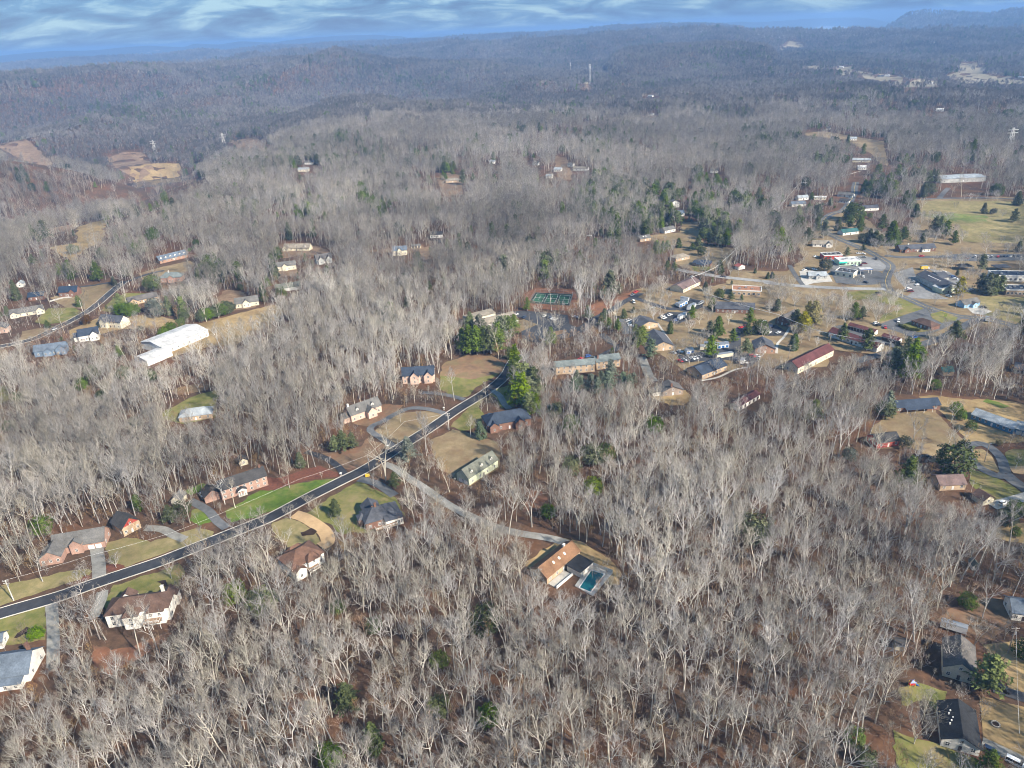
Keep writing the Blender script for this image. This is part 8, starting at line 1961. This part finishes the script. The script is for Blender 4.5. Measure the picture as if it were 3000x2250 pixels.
for k in range(9):
    p, q = [(a[0] + (c[0] - a[0]) * t, a[1] + (c[1] - a[1]) * t) for t in (k / 9, (k + .94) / 9)]; quad = [p, q, (q[0] + .06, q[1] + .12), (p[0] + .06, p[1] + .12)]; quad_prism('fence_panel', quad, pz - .3, pz + 1.5, M_TRIM, fn)
# black-roofed cabana between house and pool
_pb = [b_ for b_ in BUILDINGS if 'pool house' in b_[1]][0]
ux, uy = math.cos(_pb[4]), math.sin(_pb[4]); ax_, ay_ = _pb[2], _pb[3]
loc = lambda u, v: (ax_ + ux * u - uy * v, ay_ + uy * u + ux * v)
cab = link('cabana', None); tag(cab, 'flat black-roofed cabana joining the pool house to the pool', 'cabana')
Lp = _pb[5]
quad_prism('roof', [loc(Lp * .52, -8.6), loc(Lp * .93, -8.6), loc(Lp * .93, -.8), loc(Lp * .52, -.8)], pz + 2.7, pz + 3.0, ROOFS['roof_black'], cab)
quad_prism('wall', [loc(Lp * .54, -8.3), loc(Lp * .91, -8.3), loc(Lp * .91, -1.0), loc(Lp * .54, -1.0)], pz - 1, pz + 2.7, WALLS['white'], cab)
ter = link('terrace', None); tag(ter, 'white terrace with low walls in front of the pool house', 'terrace')
quad_prism('terrace_floor', [loc(Lp * .02, -4.5), loc(Lp * .5, -4.5), loc(Lp * .5, -.2), loc(Lp * .02, -.2)], pz - 2, pz + .1, COVER['concrete'], ter)
for v0, u0, u1 in ((-4.5, .02, .5), (-4.5, .0, .0)):
    if u1 > u0: quad_prism('low_wall', [loc(Lp * u0, v0 - .25), loc(Lp * u1, v0 - .25), loc(Lp * u1, v0 + .05), loc(Lp * u0, v0 + .05)], pz - 2, pz + 1.0, M_TRIM, ter)
kx, ky = KIOSK
ki = link('kiosk', None, None, (kx, ky, gz(kx, ky) + .1)); tag(ki, 'small brown kiosk with dark hip roof on the green corner', 'kiosk')
walls_roof(ki, -1.8, -1.5, 3.6, 3, 2.2, 1.2, 'hip', 'par', WALLS['brick_tan'], ROOFS['roof_dark'], False, .6)

M_STONE = mat('stone', (.34, .31, .27), .9, var=.25, scale=3)
for name, label, x, y, cat in SMALL:
    t = link(name, None, None, (x, y, gz(x, y) + .3)); tag(t, label, cat); b = MB()
    if name == 'mailbox':
        b.box(-.45, -.45, -.5, .45, .45, 1.3); b.build('pillar', M_STONE, t); b = MB(); b.box(-.55, -.55, 1.3, .55, .55, 1.45); b.build('cap', M_TRIM, t); b = MB(); b.box(-.15, -.6, .8, .15, -.4, 1.1); b.build('box', PAINT['black'], t)
    elif name == 'utility_box':
        b.box(-1, -.6, 0, 1, .6, 1.2); b.build('body', PAINT['yellow'], t); b = MB(); b.box(-1.05, -.65, 1.2, 1.05, .65, 1.3); b.build('lid', PAINT['yellow'], t)
    elif name == 'playset':
        b.box(-1, -.6, .8, 1, .6, 1); b.build('platform', PAINT['red'], t); b = MB(); b.slab([(1, -.4, 1), (2.6, -.4, 0), (2.6, .4, 0), (1, .4, 1)], .1); b.build('slide', PAINT['blue'], t); b = MB(); b.slab([(-1.2, -.8, 2), (1.2, -.8, 2), (0, 0, 2.7)], .1); b.slab([(1.2, .8, 2), (-1.2, .8, 2), (0, 0, 2.71)], .1); b.build('roof', PAINT['blue'], t)
        for sx in (-.9, .9):
            for sy in (-.5, .5): b = MB(); b.box(sx - .07, sy - .07, -.3, sx + .07, sy + .07, 2.1); b.build('post', PAINT['yellow'], t)
    elif name == 'fire_pit':
        for k in range(12): b = MB(); b.box(1.0, -.28, -.2, 1.35, .28, .35); q = b.build('stone', M_STONE, t); q.rotation_euler.z = k * math.pi / 6
        b = MB(); b.cyl((0, 0, -.2), (0, 0, .08), .98, .98, 12); b.build('ash_bed', COVER['mulch_dark'], t)
    elif name == 'dumpster':
        b.box(-1.6, -1, .1, 1.6, 1, 1.6); b.build('bin', PAINT['darkblue'], t); b = MB(); b.slab([(-1.65, -1.05, 1.62), (1.65, -1.05, 1.62), (1.65, 1.05, 1.85), (-1.65, 1.05, 1.85)], .08); b.build('lid', PAINT['black'], t)
    elif name in ('pavilion', 'fuel_canopy'):
        w_, d_ = (6.5, 4.5) if name == 'pavilion' else (5.5, 3.2); hh = 3.0 if name == 'pavilion' else 4.6
        for sx in (-.85, .85):
            for sy in (-.8, .8): b = MB(); b.box(sx * w_ - .15, sy * d_ - .15, -.4, sx * w_ + .15, sy * d_ + .15, hh); b.build('post', M_TRIM if name != 'pavilion' else M_WOODD, t)
        if name == 'pavilion' and 'hip' in label: b = MB(); b.add([(-w_, -d_, hh), (w_, -d_, hh), (w_, d_, hh), (-w_, d_, hh), (-w_ + d_, 0, hh + 2), (w_ - d_, 0, hh + 2)], [(0, 1, 5, 4), (1, 2, 5), (2, 3, 4, 5), (3, 0, 4), (3, 2, 1, 0)]); b.build('roof', ROOFS['roof_dark'], t)
        else:
            b = MB(); b.box(-w_, -d_, hh, w_, d_, hh + .5); b.build('roof', ROOFS['roof_white'] if name != 'pavilion' else ROOFS['roof_slate'], t)
            if name != 'pavilion': b = MB(); b.box(-w_ - .05, -d_ - .06, hh - .15, w_ + .05, -d_ + .0, hh + .35); b.build('fascia', PAINT['blue'], t)
    elif name == 'sign_board':
        b.box(-1.1, -.12, .6, 1.1, .12, 2.6); b.build('board', FOL['lime'], t)
        for sx in (-.8, .8): b = MB(); b.box(sx - .08, -.08, -.4, sx + .08, .08, .6); b.build('post', M_TRIM, t)
    elif name == 'boat':
        b.add([(-2.4, -.9, .9), (1.2, -.9, .9), (2.8, 0, 1.1), (1.2, .9, .9), (-2.4, .9, .9), (-2.2, -.5, .2), (1.0, -.5, .2), (2.0, 0, .4), (1.0, .5, .2), (-2.2, .5, .2)], [(0, 5, 6, 1), (1, 6, 7, 2), (2, 7, 8, 3), (3, 8, 9, 4), (4, 9, 5, 0), (5, 9, 8, 7, 6), (0, 1, 2, 3, 4)]); b.build('hull', PAINT['cream'], t); b = MB(); b.box(-.4, -.6, .9, .6, .6, 1.5); b.build('console', M_TRIM, t)
    elif name == 'hedge':
        sm = smooth_line(HEDGE, 8); g_ = np.random.default_rng(5); V = []
        for q in sm:
            for k in range(60): V.append((q[0] - x + g_.normal() * .8, q[1] - y + g_.normal() * .6, .2 + 1.5 * g_.random()))
        V = np.array(V); u = g_.normal(size=V.shape) * .35; v = g_.normal(size=V.shape) * .35; P = np.stack([V, V + u, V + v], 1).reshape(-1, 3); link('foliage', mesh_np('foliage', P, [np.arange(len(P)).reshape(-1, 3)], FOL['c']), t)
